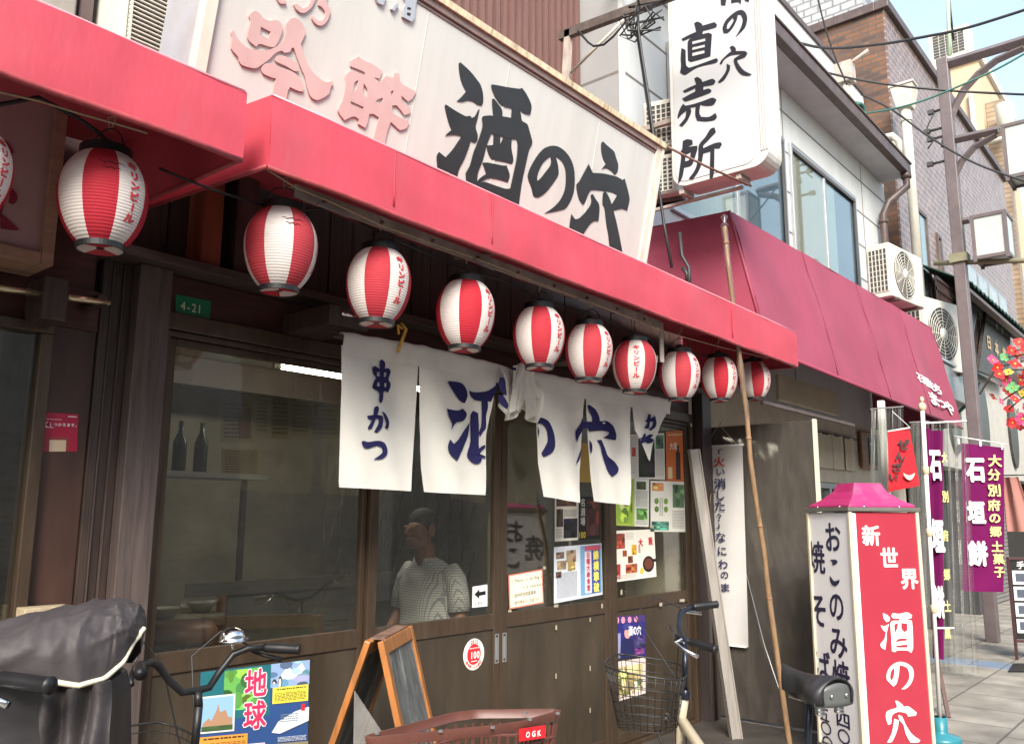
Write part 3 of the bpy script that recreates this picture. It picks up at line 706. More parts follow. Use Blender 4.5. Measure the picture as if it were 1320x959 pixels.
glyph_parts('lettering', WLET, ma, [('石', 1181, 481, 10, 2.6), ('垣', 1188.5, 485, 11, 2.4), ('も', 1196, 490, 11, 2.2), ('ち', 1203, 494, 11, 2.3), ('ま', 1198, 507, 15, 2.2), ('つ', 1208, 513, 9, 3.6), ('や', 1218, 518, 15, 2.3)], MP, bold=.045, off=.03)

# ================================================================== the long signboard
BP = Plane((1.5, -.50, 3.17), (1, 0, 0), (0, -.21, 1))
X0, X1 = BP.uv(BP.at(255, 42))[0], BP.uv(BP.at(842, 260))[0]
vt = BP.uv(BP.at(600, 29))[1]; vb = -.17
sb = thing('signboard', 'long leaning cream signboard with huge black brush writing and raised pink characters', 'signboard', (3, -.5, 3.0))
CREAM = mat('cream acrylic sign face', (.555, .545, .515), .25, var=.06, scale=2.2, stretch=(2.2, 1, .3), dirt=(.46, .44, .40), dirt_amt=.6)
def quad3(m, pl, a, b, c, d, o0, o1):
    ps = [pl.w(x, y, o0) for x, y in ((a, c), (b, c), (b, d), (a, d))] + [pl.w(x, y, o1) for x, y in ((a, c), (b, c), (b, d), (a, d))]
    m.add(ps, [(0,3,2,1),(4,5,6,7),(0,1,5,4),(1,2,6,5),(2,3,7,6),(3,0,4,7)])
m = MB(); quad3(m, BP, X0 + .05, X1 - .07, vb, vt - .035, -.03, 0); m.build('face', CREAM, sb)
m = MB(); quad3(m, BP, X0, X1, vb, vt, -.30, -.031); m.build('box_body', mat('grey painted sign body', (.36, .39, .43), .5, var=.12, scale=4, dirt=(.3, .24, .18), dirt_amt=.4), sb, .004)
m = MB(); quad3(m, BP, X0, X0 + .05, vb, vt, -.03, .02); quad3(m, BP, X1 - .07, X1, vb, vt, -.03, .012); quad3(m, BP, X1 - .012, X1 + .012, vb, vt, -.03, .02)
m.build('side_frame', mat('ivory sign frame', (.68, .61, .52), .45, var=.12, scale=6, dirt=(.4, .33, .25), dirt_amt=.4), sb, .003)
m = MB(); quad3(m, BP, X0 + .051, X1 - .071, vt - .034, vt, -.03, .016); quad3(m, BP, X0 + .051, X1 - .071, vt - .052, vt - .040, 0, .006)
m.build('top_frame', mat('mauve brown sign trim', (.26, .19, .17), .5, var=.2, scale=8), sb, .003)
m = MB(); quad3(m, BP, X0 - .01, X1 + .01, vt + .002, vt + .035, -.31, .03)
m.build('rusty_cap', mat('peeling rusty cap', (.62, .52, .36), .75, var=.3, scale=14, stretch=(3, 1, .5), bump=.3, dirt=(.17, .075, .035), dirt_amt=1.), sb)
m = MB()
for s in (.52, .78): quad3(m, BP, X0 + (X1-X0)*s, X0 + (X1-X0)*s + .004, vb, vt - .06, 0, .003)
quad3(m, BP, X0 + (X1 - X0) * .335, X0 + (X1 - X0) * .337, vb, vt - .06, 0, .002)
m.build('panel_joint', CREAM, sb)
INK = mat('black sign paint', (.022, .021, .022), .38, var=.25, scale=5)
c1 = (555, 70, 671 / 140)
sake = [
 [[(172,62),(182,52),(240,105),(285,160),(308,195),(322,250),(322,300),(312,320),(285,312),(262,295),(228,288),(195,296),(160,292),(185,270),(218,232),(195,190),(178,130)]],
 [[(85,325),(92,312),(150,350),(215,385),(240,382),(252,395),(272,385),(290,350),(300,340),(285,410),(275,450),(288,500),(285,535),(270,548),(245,538),(232,580),(205,650),(170,720),(158,800),(110,790),(48,740),(38,680),(36,630),(50,605),(90,638),(130,595),(175,530),(190,510),(160,500),(120,500),(88,506),(105,488),(128,470),(108,420)]],
 [[(372,190),(390,190),(470,205),(545,215),(562,210),(590,250),(618,310),(620,340),(612,375),(580,368),(545,345),(555,375),(560,410),(575,422),(595,435),(612,490),(625,540),(622,560),(606,590),(590,660),(560,800),(535,990),(480,980),(430,940),(390,900),(275,845),(225,815),(215,750),(215,735),(240,690),(262,610),(290,540),(318,450),(315,400),(322,385),(360,380),(385,382),(378,320),(378,280),(388,275),(415,310),(438,345),(440,385),(495,395),(498,350),(500,335),(440,318),(400,270),(375,215)],
  [(372,492),(500,525),(528,525),(535,560),(530,640),(505,760),(490,830),(460,832),(390,810),(330,790),(288,800),(285,790),(290,730),(318,660),(345,560)]],
 [[(345,565),(385,562),(388,480),(428,490),(428,560),(455,500),(500,515),(497,580),(508,640),(508,665),(498,678),(450,665),(395,655),(368,640),(350,600)]],
 [[(318,672),(345,670),(400,680),(455,690),(465,685),(485,740),(485,760),(475,790),(440,780),(400,770),(350,768),(310,790),(290,808),(278,800),(300,770),(330,748),(342,740)]]]
c2 = (675, 170, 903 / 160)
no = [[[(205,103),(250,110),(300,145),(345,210),(368,300),(365,420),(345,490),(310,550),(280,568),(150,595),(215,550),(262,500),(295,430),(305,350),(300,270),(275,215),(230,180),(245,235),(252,290),(248,320),(205,385),(160,440),(120,470),(95,478),(68,465),(55,410),(28,335),(35,290),(60,235),(105,165),(150,120)],
       [(192,180),(198,215),(190,250),(160,290),(125,335),(98,360),(95,330),(110,280),(140,225)]]]
ana = [[[(563,85),(575,72),(610,105),(655,145),(668,185),(685,240),(683,280),(675,300),(660,314),(640,290),(620,275),(595,265),(567,273),(580,255),(597,235),(575,195),(563,140)]],
 [[(470,237),(500,300),(580,305),(680,330),(715,352),(732,342),(748,400),(768,490),(758,540),(750,575),(715,560),(650,575),(665,630),(690,740),(726,930),(630,930),(615,760),(600,680),(585,550),(572,530),(575,450),(590,432),(615,470),(638,530),(680,460),(640,440),(560,428),(490,425),(470,450),(445,510),(430,532),(400,490),(380,390),(400,365),(430,310)]],
 [[(485,460),(500,455),(520,490),(545,530),(547,590),(540,650),(505,650),(465,690),(410,780),(325,760),(335,650),(345,600),(355,615),(370,637),(400,630),(450,580),(488,520)]]]
trace_parts('black_character', INK, sb, [sake], c1, BP); trace_parts('black_character', INK, sb, [no, ana], c2, BP)
c3 = (290, 0, 1312 / 260)
pink = [
 [[(165,85),(195,75),(225,100),(245,125),(285,140),(330,135),(360,160),(370,190),(355,240),(330,290),(310,312),(270,305),(220,290),(195,308),(150,270),(140,240),(150,180),(160,140),(150,110)], [(225,178),(290,212),(275,255),(222,230)]],
 [[(430,122),(470,130),(500,165),(515,215),(495,270),(485,290),(500,340),(530,420),(570,480),(630,530),(660,540),(690,528),(698,550),(680,570),(670,610),(640,635),(590,655),(550,630),(530,580),(515,510),(485,440),(455,360),(440,315),(425,318),(415,340),(380,348),(360,335),(320,350),(280,390),(225,430),(190,448),(140,440),(95,420),(75,370),(35,320),(40,250),(35,220),(45,195),(70,250),(130,310),(200,330),(270,330),(340,300),(375,265),(390,210),(395,155)]],
 [[(340,365),(375,368),(430,395),(465,430),(468,468),(440,465),(390,435),(325,405),(320,390)]],
 [[(250,420),(300,415),(350,440),(410,460),(460,490),(500,550),(502,598),(470,595),(415,570),(400,600),(390,680),(295,680),(310,570),(325,515),(290,505),(240,480),(230,450)]],
 [[(860,370),(890,395),(950,420),(1015,465),(1000,515),(960,508),(1000,540),(1040,495),(1085,510),(1095,478),(1125,480),(1135,540),(1180,570),(1235,600),(1215,640),(1185,665),(1140,625),(1145,660),(1200,710),(1195,740),(1160,752),(1110,690),(1080,690),(1085,735),(1130,765),(1190,790),(1175,835),(1130,850),(1070,795),(1045,870),(1020,1000),(945,1000),(975,840),(995,770),(960,745),(930,745),(920,800),(905,835),(860,810),(865,780),(830,760),(770,785),(730,730),(735,700),(760,650),(780,550),(780,490),(820,458),(870,480),(905,490),(895,470),(810,435),(810,400),(840,385)],
  [(835,540),(860,525),(850,580),(825,600)], [(895,545),(920,590),(915,640),(890,610)], [(810,660),(895,700),(890,715),(810,680)], [(985,650),(1020,640),(1015,675),(970,665)], [(1070,600),(1090,590),(1080,640)]],
 [[(315,-40),(365,-30),(395,25),(370,32),(345,22)]], [[(455,25),(500,60),(535,40),(565,-30),(595,-30),(560,50),(520,85),(490,90),(455,65),(440,35)]],
 [[(610,-30),(660,-30),(655,30),(680,70),(660,140),(625,172),(590,165),(560,130),(560,105),(600,140),(630,130),(645,90),(625,55),(600,40)]]]
trace_parts('raised_character', mat('faded pink plastic', (.55, .36, .345), .5, var=.10, scale=5, dirt=(.48, .34, .32), dirt_amt=.5), sb, [pink[:4], pink[4:5], pink[5:6], pink[6:7], pink[7:8]], c3, BP, .001, .008, .002)
silver = [[[(965,-20),(1040,-20),(1020,40),(985,25)]], [[(1105,20),(1120,35),(1090,78),(1070,65)]], [[(1150,-20),(1245,-20),(1230,40),(1222,120),(1205,147),(1145,115),(1150,60),(1165,30)], [(1175,50),(1200,58),(1198,75),(1172,68)], [(1172,85),(1198,92),(1196,115),(1170,105)]]]
trace_parts('silver_character', mat('silver letter plastic', (.50, .51, .55), .3, metal=.4, var=.08), sb, [silver[:2], silver[2:]], c3, BP, .001, .012, .003)

# ================================================================== projecting vertical sign
VX = 5.5; VP = planeX(VX)
y_in = atX(870, 200, VX).y; y_out = atX(985, 190, VX).y; z_lo = atX(900, 234, VX).z
vs_ = thing('projecting_sign', 'tall white rounded box sign with black brush writing projecting over the maroon awning', 'sign', (VX + .13, (y_in + y_out) / 2, z_lo))
SIGNW = mat('white sign acrylic', (.50, .51, .53), .3, var=.03, scale=2, dirt=(.58, .58, .57), dirt_amt=.3)
def rrect(y0, y1, z0, z1, r, n=6):
    pts = []
    for cy_, cz_, a0 in ((y1 - r, z0 + r, -90), (y1 - r, z1 - r, 0), (y0 + r, z1 - r, 90), (y0 + r, z0 + r, 180)):
        for k in range(n + 1): a = R(a0 + 90 * k / n); pts.append((cy_ + r * math.cos(a), cz_ + r * math.sin(a)))
    return pts
zt2 = 6.9
m = MB(); m.slab([(VX, a, b) for a, b in rrect(y_out + .06, y_in, z_lo + .03, zt2, .09)], (.004, 0, 0)); m.build('face', SIGNW, vs_, .003)
m = MB(); m.slab([(VX + .005, a, b) for a, b in rrect(y_out - .03, y_in + .03, z_lo - .005, zt2 + .03, .12)], (.24, 0, 0))
m.build('box', mat('stained white sign body', (.60, .585, .55), .5, var=.08, scale=4, dirt=(.22, .17, .13), dirt_amt=.5), vs_, .012)
m = MB()
for k in range(3): m.slab([(VX - .004 + .0 * k, a, b) for a, b in rrect(y_out + .012 - .02 * k, y_out + .022 - .02 * k, z_lo + .10, zt2 - .1, .004, 2)], (.008, 0, 0))
m.build('edge_bead', SIGNW, vs_)
m = MB(); m.box((VX + .16, y_out + .25, z_lo - .075), (VX + .185, y_in + .3, z_lo - .05))
for yy in (y_out + .2, y_in - .05): m.box((VX + .03, yy, z_lo - .05), (VX + .2, yy + .04, z_lo - .006))
for zz in (4.6, 6.2): m.box((VX + .10, y_in + .03, zz), (VX + .14, .40, zz + .04))
m.build('bracket', FRAME, vs_, .003)
c4 = (860, 0, 537 / 140)
choku = [
 [[(135,118),(150,110),(172,120),(175,130),(235,112),(248,125),(240,138),(178,155),(175,172),(205,165),(222,172),(215,280),(120,308),(105,300),(103,210),(125,185),(140,178),(80,205),(72,195),(110,175),(145,160)], [(125,205),(190,190),(190,205),(125,222)], [(125,235),(188,220),(188,235),(125,250)], [(125,262),(186,248),(186,265),(125,280)]],
 [[(72,240),(92,250),(95,325),(110,338),(150,325),(245,290),(253,300),(243,312),(150,335),(90,372),(65,360),(70,330),(68,290)]],
 [[(135,390),(150,382),(170,395),(175,408),(225,392),(240,402),(230,420),(180,430),(180,448),(205,440),(220,448),(215,460),(130,492),(90,505),(75,490),(110,470),(140,455),(140,438),(90,460),(78,452),(110,435),(145,420)]],
 [[(65,540),(80,515),(95,525),(170,505),(225,485),(245,495),(230,520),(195,525),(165,520),(160,560),(170,580),(210,580),(240,560),(248,580),(235,595),(190,602),(150,598),(140,570),(142,530),(115,535),(120,555),(100,600),(75,628),(60,622),(90,585),(95,550),(70,570),(55,590),(53,575)]],
 [[(78,700),(100,690),(125,695),(128,715),(95,730),(125,725),(150,722),(150,740),(135,790),(120,820),(85,830),(75,880),(55,908),(60,860),(68,800),(70,770),(60,760),(75,740)], [(92,765),(118,755),(112,790),(90,800)]],
 [[(215,640),(235,632),(242,655),(200,700),(180,720),(180,735),(235,710),(265,705),(272,715),(260,735),(235,735),(232,860),(222,888),(212,880),(215,750),(180,760),(165,830),(130,885),(108,885),(140,840),(155,780),(158,720),(190,680)]],
 [[(370,52),(388,65),(397,95),(385,140),(340,185),(365,140),(375,100),(365,75),(350,75),(345,100),(325,140),(300,165),(280,165),(275,140),(290,105),(320,75),(345,58)], [(325,90),(330,105),(305,145),(295,145),(300,120)]],
 [[(310,235),(325,228),(340,240),(340,255),(385,255),(398,265),(385,285),(345,300),(355,320),(380,350),(418,370),(405,377),(370,372),(345,345),(330,305),(335,290),(370,270),(320,275),(285,295),(270,320),(260,318),(270,300),(300,270),(320,255)]],
 [[(295,318),(312,325),(310,350),(285,395),(262,412),(252,408),(280,375),(295,345)]],
 [[(262,-30),(300,-30),(288,30),(268,28)]], [[(318,-60),(375,-60),(365,22),(350,12),(318,18)]], [[(382,-40),(418,-40),(405,12),(385,5)]]]
trace_parts('character', mat('navy black sign ink', (.017, .018, .026), .4, var=.2), vs_, [choku[:2], choku[2:4], choku[4:6], choku[6:7], choku[7:9], choku[9:]], c4, VP, .002, .002)
m = MB(); a_, b_ = atY(853, 186, -.66), atX(968, 240, VX - .03); m.tube([a_, a_.lerp(b_, .5) + Vector((0, 0, -.01)), b_], .009, 6)
tag(m.build('stay_rod', RUST), 'thin rusty stay rod running from the signboard corner to the projecting sign', 'rod')

# ================================================================== noren curtain
NY = -.36
def wav(p): return Vector((0, .0045 * noise.noise(Vector((p.x * 7, p.z * 5, 1))) + .0025 * noise.noise(Vector((p.x * 16 + p.z * 9, p.z * 11, 6))) + .010 * math.sin(p.x * 9 + 1.3 * math.sin(p.z * 4)) * min(1, max(0, (2.36 - p.z) * 2.2)) + .004 * math.sin(p.x * 31 + p.z * 7), 0))
NP = planeY(NY)
nr = thing('noren_curtain', 'white cloth shop curtain with navy brush writing hung across the entrance, one flap tied up', 'curtain', (3.7, NY, 2.3))
NOREN = cloth_mat('white noren cotton', (.88, .855, .80), .36)
NAVY = cloth_mat('navy dye', (.030, .028, .105), .2, var=.2)
def flap(name, left, right, nu=16, nv=28, parent=nr, wavefn=wav, mt=None):
    """cloth between two polylines of pixels (top to bottom)"""
    def pl(poly, t):
        n = len(poly) - 1; i = min(int(t * n), n - 1); f = t * n - i
        return poly[i][0] + (poly[i+1][0] - poly[i][0]) * f, poly[i][1] + (poly[i+1][1] - poly[i][1]) * f
    def fn(u, v):
        a, b = pl(left, v), pl(right, v); q = NP.at(a[0] + (b[0] - a[0]) * u, a[1] + (b[1] - a[1]) * u); return q + wavefn(q)
    m = MB(); m.grid(fn, nu, nv); return m.build(name, mt or NOREN, parent, solid=.0016)
flap('flap', [(440, 445), (439.5, 500), (438, 570), (438, 620), (439, 628)], [(540.5, 463), (538, 510), (535, 560), (532, 600), (530, 633)])
flap('flap', [(541.5, 464), (542.5, 510), (543.5, 560), (543.5, 600), (547, 634)], [(641, 481), (632, 530), (626, 560), (625, 600), (623, 638)])
flap('flap', [(689, 488), (691.5, 530), (692, 560), (695, 600), (702, 640)], [(754, 501), (751, 530), (750.5, 560), (749, 600), (745.5, 648)])
flap('flap', [(755, 501), (757, 540), (758.5, 570), (762, 610), (766, 646)], [(812.5, 512), (812, 545), (811.5, 580), (811, 615), (810, 651)])
flap('flap', [(813.5, 513), (815, 530), (818, 555), (828, 572), (838, 592)], [(861, 516), (858, 535), (850, 555), (843, 568), (840, 594)])
# top band with the rod pocket
def band(u, v):
    pts = [(440, 429), (545, 447), (640, 470), (660, 478), (700, 482), (760, 495), (862, 516)]
    x = 440 + 422 * u; 
    for (xa, ya), (xb, yb) in zip(pts, pts[1:]):
        if x <= xb + 1e-6: y = ya + (yb - ya) * (x - xa) / (xb - xa); break
    q = NP.at(x, y); h = .085
    ang = v * math.pi * 1.15
    r = .017
    if v < .45:
        a = v / .45 * math.pi; return Vector((q.x, NY + .016 * 0 + r * math.cos(a), q.z - .012 + r * math.sin(a))) + Vector((0, .002 * math.sin(q.x * 60), .002 * math.sin(q.x * 43)))
    w = (v - .45) / .55; p = Vector((q.x, NY - r * (1 - w) + .0, q.z - .012 - w * h)); return p + wav(p) * w + Vector((0, -.003 + .004 * math.sin(q.x * 70) * w * (1 - w) * 4, 0))
m = MB(); m.grid(band, 90, 16); m.build('rod_pocket', NOREN, nr, solid=.0016)
ra, rb = NP.at(436, 431), NP.at(866, 517)
m = MB(); m.tube([(ra.x - .03, NY, ra.z - .012), (rb.x + .06, NY, rb.z - .012)], .010, 8); m.build('rod', WOOD, nr)
# the tied-up flap: a bunch of folded cloth hanging from the rod
def bunch(u, v):
    x = 640 + 50 * u; top = 470 + 20 * u; y = top + (62 - 26 * abs(u - .35) + 10 * math.sin(u * 9)) * v
    q = NP.at(x, y); d = -.05 * math.sin(v * math.pi * .9) * (.6 + .5 * math.sin(u * 14 + v * 2)) - .02 * math.sin(u * 25 + v * 5) * v
    return Vector((q.x, NY + d - .012, q.z))
m = MB(); m.grid(bunch, 40, 20); bn = m.build('tied_flap', NOREN, nr, solid=.002)
m = MB()
def knot(px0, py0, px1, py1, w, dep, sk=0):
    def f(u, v):
        x = px0 + (px1 - px0) * v + (u - .5) * w * (1 - .35 * v) + sk * v * (u - .5); y = py0 + (py1 - py0) * v + 6 * abs(u - .5)
        q = NP.at(x, y); return Vector((q.x, NY - dep - .03 * math.cos((u - .5) * math.pi) * (1 - .5 * v) - .008 * math.sin(u * 17 + v * 4), q.z))
    return f
m.grid(knot(661, 470, 654, 530, 18, .05), 10, 12); m.grid(knot(664, 470, 676, 512, 17, .055, 8), 10, 10); m.grid(knot(672, 500, 676, 538, 18, .05), 10, 10)
m.tube([NP.at(654, 500) + Vector((0, -.05, 0)), NP.at(659, 474) + Vector((0, -.075, 0)), NP.at(668, 470) + Vector((0, -.085, 0)), NP.at(676, 492) + Vector((0, -.06, 0))], [.018, .024, .024, .012], 10)
m.build('knot', NOREN, bn, solid=.002)
NM = lambda q: wav(q)
cB = (430, 420, 959 / 230); cC = (630, 460, 1151 / 240)
n1 = [
 [[(240,190),(250,182),(270,200),(268,232),(290,228),(303,245),(298,262),(290,290),(302,310),(298,335),(285,360),(268,350),(255,360),(250,400),(240,418),(230,410),(230,360),(210,345),(195,335),(205,300),(215,280),(200,255),(198,225),(212,218),(238,235)], [(222,250),(238,250),(238,275),(220,272)], [(262,252),(280,250),(275,275),(262,278)], [(222,305),(236,305),(235,330),(218,325)], [(262,308),(280,308),(275,330),(262,332)]],
 [[(205,440),(222,432),(228,450),(220,480),(245,485),(253,500),(245,545),(220,575),(205,570),(215,550),(228,520),(225,500),(212,500),(195,550),(180,558),(175,548),(195,510),(175,500),(172,485),(200,480)]],
 [[(245,460),(268,475),(288,510),(287,540),(278,555),(262,548),(270,525),(260,495)]],
 [[(140,625),(150,618),(175,625),(225,618),(260,630),(275,665),(270,695),(245,715),(205,718),(230,700),(248,680),(245,655),(220,645),(170,660),(150,650)]],
 [[(612,300),(625,297),(680,308),(705,345),(708,385),(695,418),(670,400),(635,340)]],
 [[(603,445),(625,450),(665,455),(685,445),(705,475),(690,510),(655,520),(625,560),(632,525),(612,485)]],
 [[(718,520),(710,590),(690,650),(665,710),(655,725),(620,690),(608,650),(620,610),(640,635),(665,610),(700,550)]],
 [[(720,350),(745,358),(800,355),(830,345),(870,315),(872,335),(850,380),(835,408),(800,405),(750,400),(725,375)]],
 [[(722,480),(735,458),(765,470),(768,560),(765,640),(775,690),(806,700),(804,712),(785,710),(775,735),(745,742),(715,715),(708,690),(722,620)]],
 [[(787,395),(816,395),(821,440),(812,485),(811,548),(792,572),(775,596),(767,575),(782,540),(788,470)]],
 [[(768,660),(790,645),(806,640),(806,656),(785,672),(770,690)]]]
n2 = [
 [[(296,378),(325,378),(365,405),(395,480),(398,545),(380,590),(330,620),(320,600),(322,588),(335,560),(350,520),(345,450),(320,415),(298,412)]], [[(298,430),(305,460),(300,500)]],
 [[(608,300),(625,297),(660,325),(680,370),(685,398),(730,398),(765,425),(782,480),(778,515),(745,510),(705,500),(735,480),(740,465),(690,455),(620,462),(608,440),(585,440),(560,490),(548,528),(538,490),(540,455),(565,415),(575,375),(582,400),(640,400),(640,370),(620,335)]],
 [[(620,515),(638,540),(638,580),(628,600),(622,560)]], [[(576,560),(572,590),(558,640),(530,668),(545,635)]],
 [[(672,515),(695,512),(712,560),(730,615),(770,650),(795,685),(790,715),(755,742),(735,715),(715,660),(700,600),(690,550)]],
 [[(985,352),(998,360),(995,380),(1012,372),(1030,390),(1028,430),(1000,455),(990,448),(1010,425),(1012,400),(995,400),(992,440),(975,445),(965,435),(985,405),(968,400),(980,380)]], [[(1010,362),(1028,372),(1024,388)]],
 [[(955,478),(975,472),(970,495),(1000,478),(1015,485),(1000,500),(1018,510),(1012,528),(985,535),(970,525),(940,535),(918,530),(940,510),(920,508),(945,495)]]]
trace_parts('character', NAVY, nr, [n1[:1], n1[1:3], n1[3:4], n1[4:]], cB, NP, .006, .001, 0, NM); trace_parts('character', NAVY, nr, [n2[:2], n2[2:6], n2[6:8], n2[8:]], cC, NP, .006, .001, 0, NM)
m = trace([[[(70,125),(95,135),(105,190),(110,240),(75,215),(60,165)]], [[(55,240),(85,235),(118,290),(112,325),(70,290)]], [[(140,62),(168,68),(165,85),(145,80)]]], cC, planeY(NY - .10), .0, .002); m.build('knot_character', NAVY, nr)
m = MB(); q = NP.at(513, 425); q2 = NP.at(510, 447)
m.tube([q + Vector((0, -.02, .03)), q + Vector((.02, -.035, 0)), q2 + Vector((0, -.03, 0)), q2 + Vector((-.012, -.03, -.03))], .008, 6); m.tube([q + Vector((0, -.03, .0)), q + Vector((-.03, -.03, .012)), q + Vector((-.02, -.03, -.03))], .006, 6)
m.build('yellow_tie', mat('yellow string', (.62, .36, .06), .8, var=.15, scale=40), nr)

# ================================================================== lanterns
PAPR = cloth_mat('red lantern paper', (.50, .034, .052), .28, var=.12, weave=180, rough=.6, vary=.07)
PAPW = cloth_mat('white lantern paper', (.80, .735, .70), .32, var=.08, weave=180, rough=.6, vary=.05)
LINK = mat('red lantern print', (.50, .03, .045), .6, var=.1)
RL = .125
def lr(z):                       # body radius at height z (-.135 .. .135)
    t = (z + .135) / .27
    e = math.sqrt(max(0, 1 - ((t - .56) / (.62 if t < .56 else .50)) ** 2 * .88))
    return RL * e
def make_lantern():
    t = thing('paper_lantern', 'x', 'lantern', (0, 0, 0), 'red and white striped paper lanterns under the awnings')
    prof = []; nrib = 30
    for i in range(nrib * 4 + 1):
        z = -.135 + .27 * i / (nrib * 4); ph = i % 4
        prof.append((lr(z) + (.0010, .0003, -.0007, .0003)[ph], z))
    m = MB(); n = 64
    m.lathe(prof, n=n, matfn=lambda k: 1 if ((k + 4) // 8) % 2 == 0 else 0)
    m.build('paper_body', [PAPR, PAPW], t, local=True)
    r0, r1 = lr(-.135), lr(.135)
    m = MB(); m.lathe([(r0 + .002, -.153), (r0 + .003, -.136), (r0 - .003, -.136), (r0 - .003, -.153)], n=40, closed=True, smooth=False); m.build('bottom_ring', BLACKP, t, local=True)
    m = MB(); m.lathe([(r0 - .003, -.150), (.02, -.146), (.001, -.146)], n=32, matfn=lambda k: 0 if (k // 8) % 2 else 1, smooth=False)
    m.mi = 2; m.lathe([(.012, -.1465), (.001, -.1465)], n=12, smooth=False); m.build('bottom_flap', [PAPR, PAPW, BLACKP], t, local=True)
    m = MB(); m.lathe([(r1 + .003, .160), (r1 + .004, .133), (r1 - .006, .133), (r1 - .006, .160)], n=40, closed=True, smooth=False); m.build('top_ring', BLACKP, t, local=True)
    m = MB(); m.tube([(math.cos(a) * r1, 0, .15 + math.sin(a) * .075) for a in [math.pi * i / 14 for i in range(15)]], .0022, 6); m.box((-.018, -.01, .15), (.018, .01, .185)); m.build('wire_handle', BLACKP, t, local=True)
    m = MB(); hh = .0285
    for face in (0, math.pi):
        for i, ch in enumerate('キリンビール'):
            zc = .085 - i * .0315
            vs, fs, bb = glyph(ch, .065)
            out = []
            for x, y, lay in vs:
                gx, gy = (x - .5) * .037, (y - .38) * hh
                if ch == 'ー': gx, gy = (y - .38) * .037, (x - .5) * hh
                z = zc + gy; a = face + gx / lr(z); r = lr(z) + .0024 + lay * .0001; out.append((r * math.cos(a), r * math.sin(a), z))
            m.add(out, fs, False)
    m.build('lettering', LINK, t, local=True)
    return t
LY = -.75
LD = [ # px centre, py centre, px width, offset of the lettered stripe from the camera direction, label
 (-44, 222, 126, 50, 'cropped paper lantern beside the framed dusky pink sign'),
 (133, 259, 119, 40, 'big torn paper lantern hanging under the left red awning'),
 (362, 322, 95, 86, 'torn paper lantern with plain white front stripe above the wooden bracket'),
 (488, 369, 84, 42, 'paper lantern over the left end of the noren beside the yellow tie'),
 (600, 406, 76, 55, 'paper lantern over the second noren flap with the big blue character'),
 (695, 435, 67, 50, 'paper lantern just right of the tied up noren flap'),
 (759, 454, 62, 54, 'paper lantern over the divided noren character, left of the front facing one'),
 (818, 472, 57, 5, 'paper lantern whose lettered white stripe faces straight out'),
 (876, 484, 54, 56, 'paper lantern right of the noren end, third from the right of the row'),
 (927, 488, 49, 52, 'paper lantern next to last at the right end of the row'),
 (972, 490, 43, 60, 'smallest paper lantern at the right end of the row, beside the bamboo pole')]
proto = make_lantern(); TORN = {}
for i, (px, py, w, off, lab) in enumerate(LD):
    p = atY(px, py, LY); q = ROT.transposed() @ (p - CAM); ang = math.atan(q.x / -q.z)
    s = w / F * -q.z * math.cos(ang) / (2 * RL) * 1.0
    fdir = math.atan2(CAM.y - p.y, CAM.x - p.x)
    rz = fdir + R(off)
    o = proto if i == 0 else dup(proto, label=lab)
    o['label'] = lab; o.location = p; o.rotation_euler = (R(random.uniform(-2, 2)), R(random.uniform(-2, 2)), rz); o.scale = (s, s, s * 1.02)
    if i in (1, 2):
        m = MB(); a0 = -R(off) + R(8 if i == 1 else 18)
        for dz, w_ in ((.078, .34), (.060, .22)):
            pts = []
            for k in range(9):
                a = a0 + w_ * (k / 8 - .5) * 2; z = dz + .004 * math.sin(k * 2.2); r = lr(z) + .002; pts.append((r * math.cos(a), r * math.sin(a), z))
            m.tube(pts, [.0004, .001, .0016, .0012, .0018, .0014, .0014, .0008, .0004], 5)
        m.build('tear', mat('dark red paper tear', (.10, .012, .014), .9, var=.3), o, local=True)  # tears drawn as thin dark red strips on the paper
    # loop of string from the handle up to the line
    m = MB(); h = s * .225; m.tube([p + Vector((0, 0, h)), p + Vector((.012, .0, h + .03)), p + Vector((.0, -.03, h + .075))], .003, 5); m.tube([p + Vector((0, 0, h)), p + Vector((-.012, -.01, h + .035)), p + Vector((.02, -.02, h + .05))], .0025, 5)
    tag(m.build('hanging_string', ROPE), 'string of the ' + lab.replace('paper lantern', 'lantern'), 'string', 'knotted strings of the lanterns')
# lines along the awning
def line_px(name, pts, Y, r, mt, label, cat, n=5):
    m = MB(); P = [atY(x, y, Y if not isinstance(Y, list) else Y[i]) for i, (x, y) in enumerate(pts)]
    m.tube(P, r, n); o = m.build(name, mt); return tag(o, label, cat)
line_px('lantern_line', [(-60, 98), (0, 119), (52, 131), (100, 146), (150, 160), (190, 172)], -.86, .0035, ROPE, 'thin jute line under the left awning holding the two big lanterns', 'line')
line_px('lantern_line', [(341, 217), (378, 240), (430, 262), (490, 290), (560, 315), (607, 331), (650, 347), (697, 366), (760, 389), (818, 412), (850, 425), (876, 433), (927, 447), (990, 462)], -.86, .0032, ROPE, 'long thin jute line under the main awning carrying the row of lanterns', 'line')
line_px('lantern_cable', [(205, 217), (240, 232), (290, 250), (330, 262), (372, 272), (430, 268), (490, 300), (540, 322), (600, 348), (650, 362), (700, 388), (760, 404), (818, 428), (876, 452), (927, 462), (972, 466)], -.72, .005, CABLE, 'dark electric cable looping from lantern to lantern behind the jute line', 'cable')
line_px('lantern_cable', [(-40, 135), (0, 135), (50, 126), (100, 152), (128, 172), (140, 185)], -.74, .007, CABLE, 'thick dark cable running under the left awning to the torn lantern', 'cable')

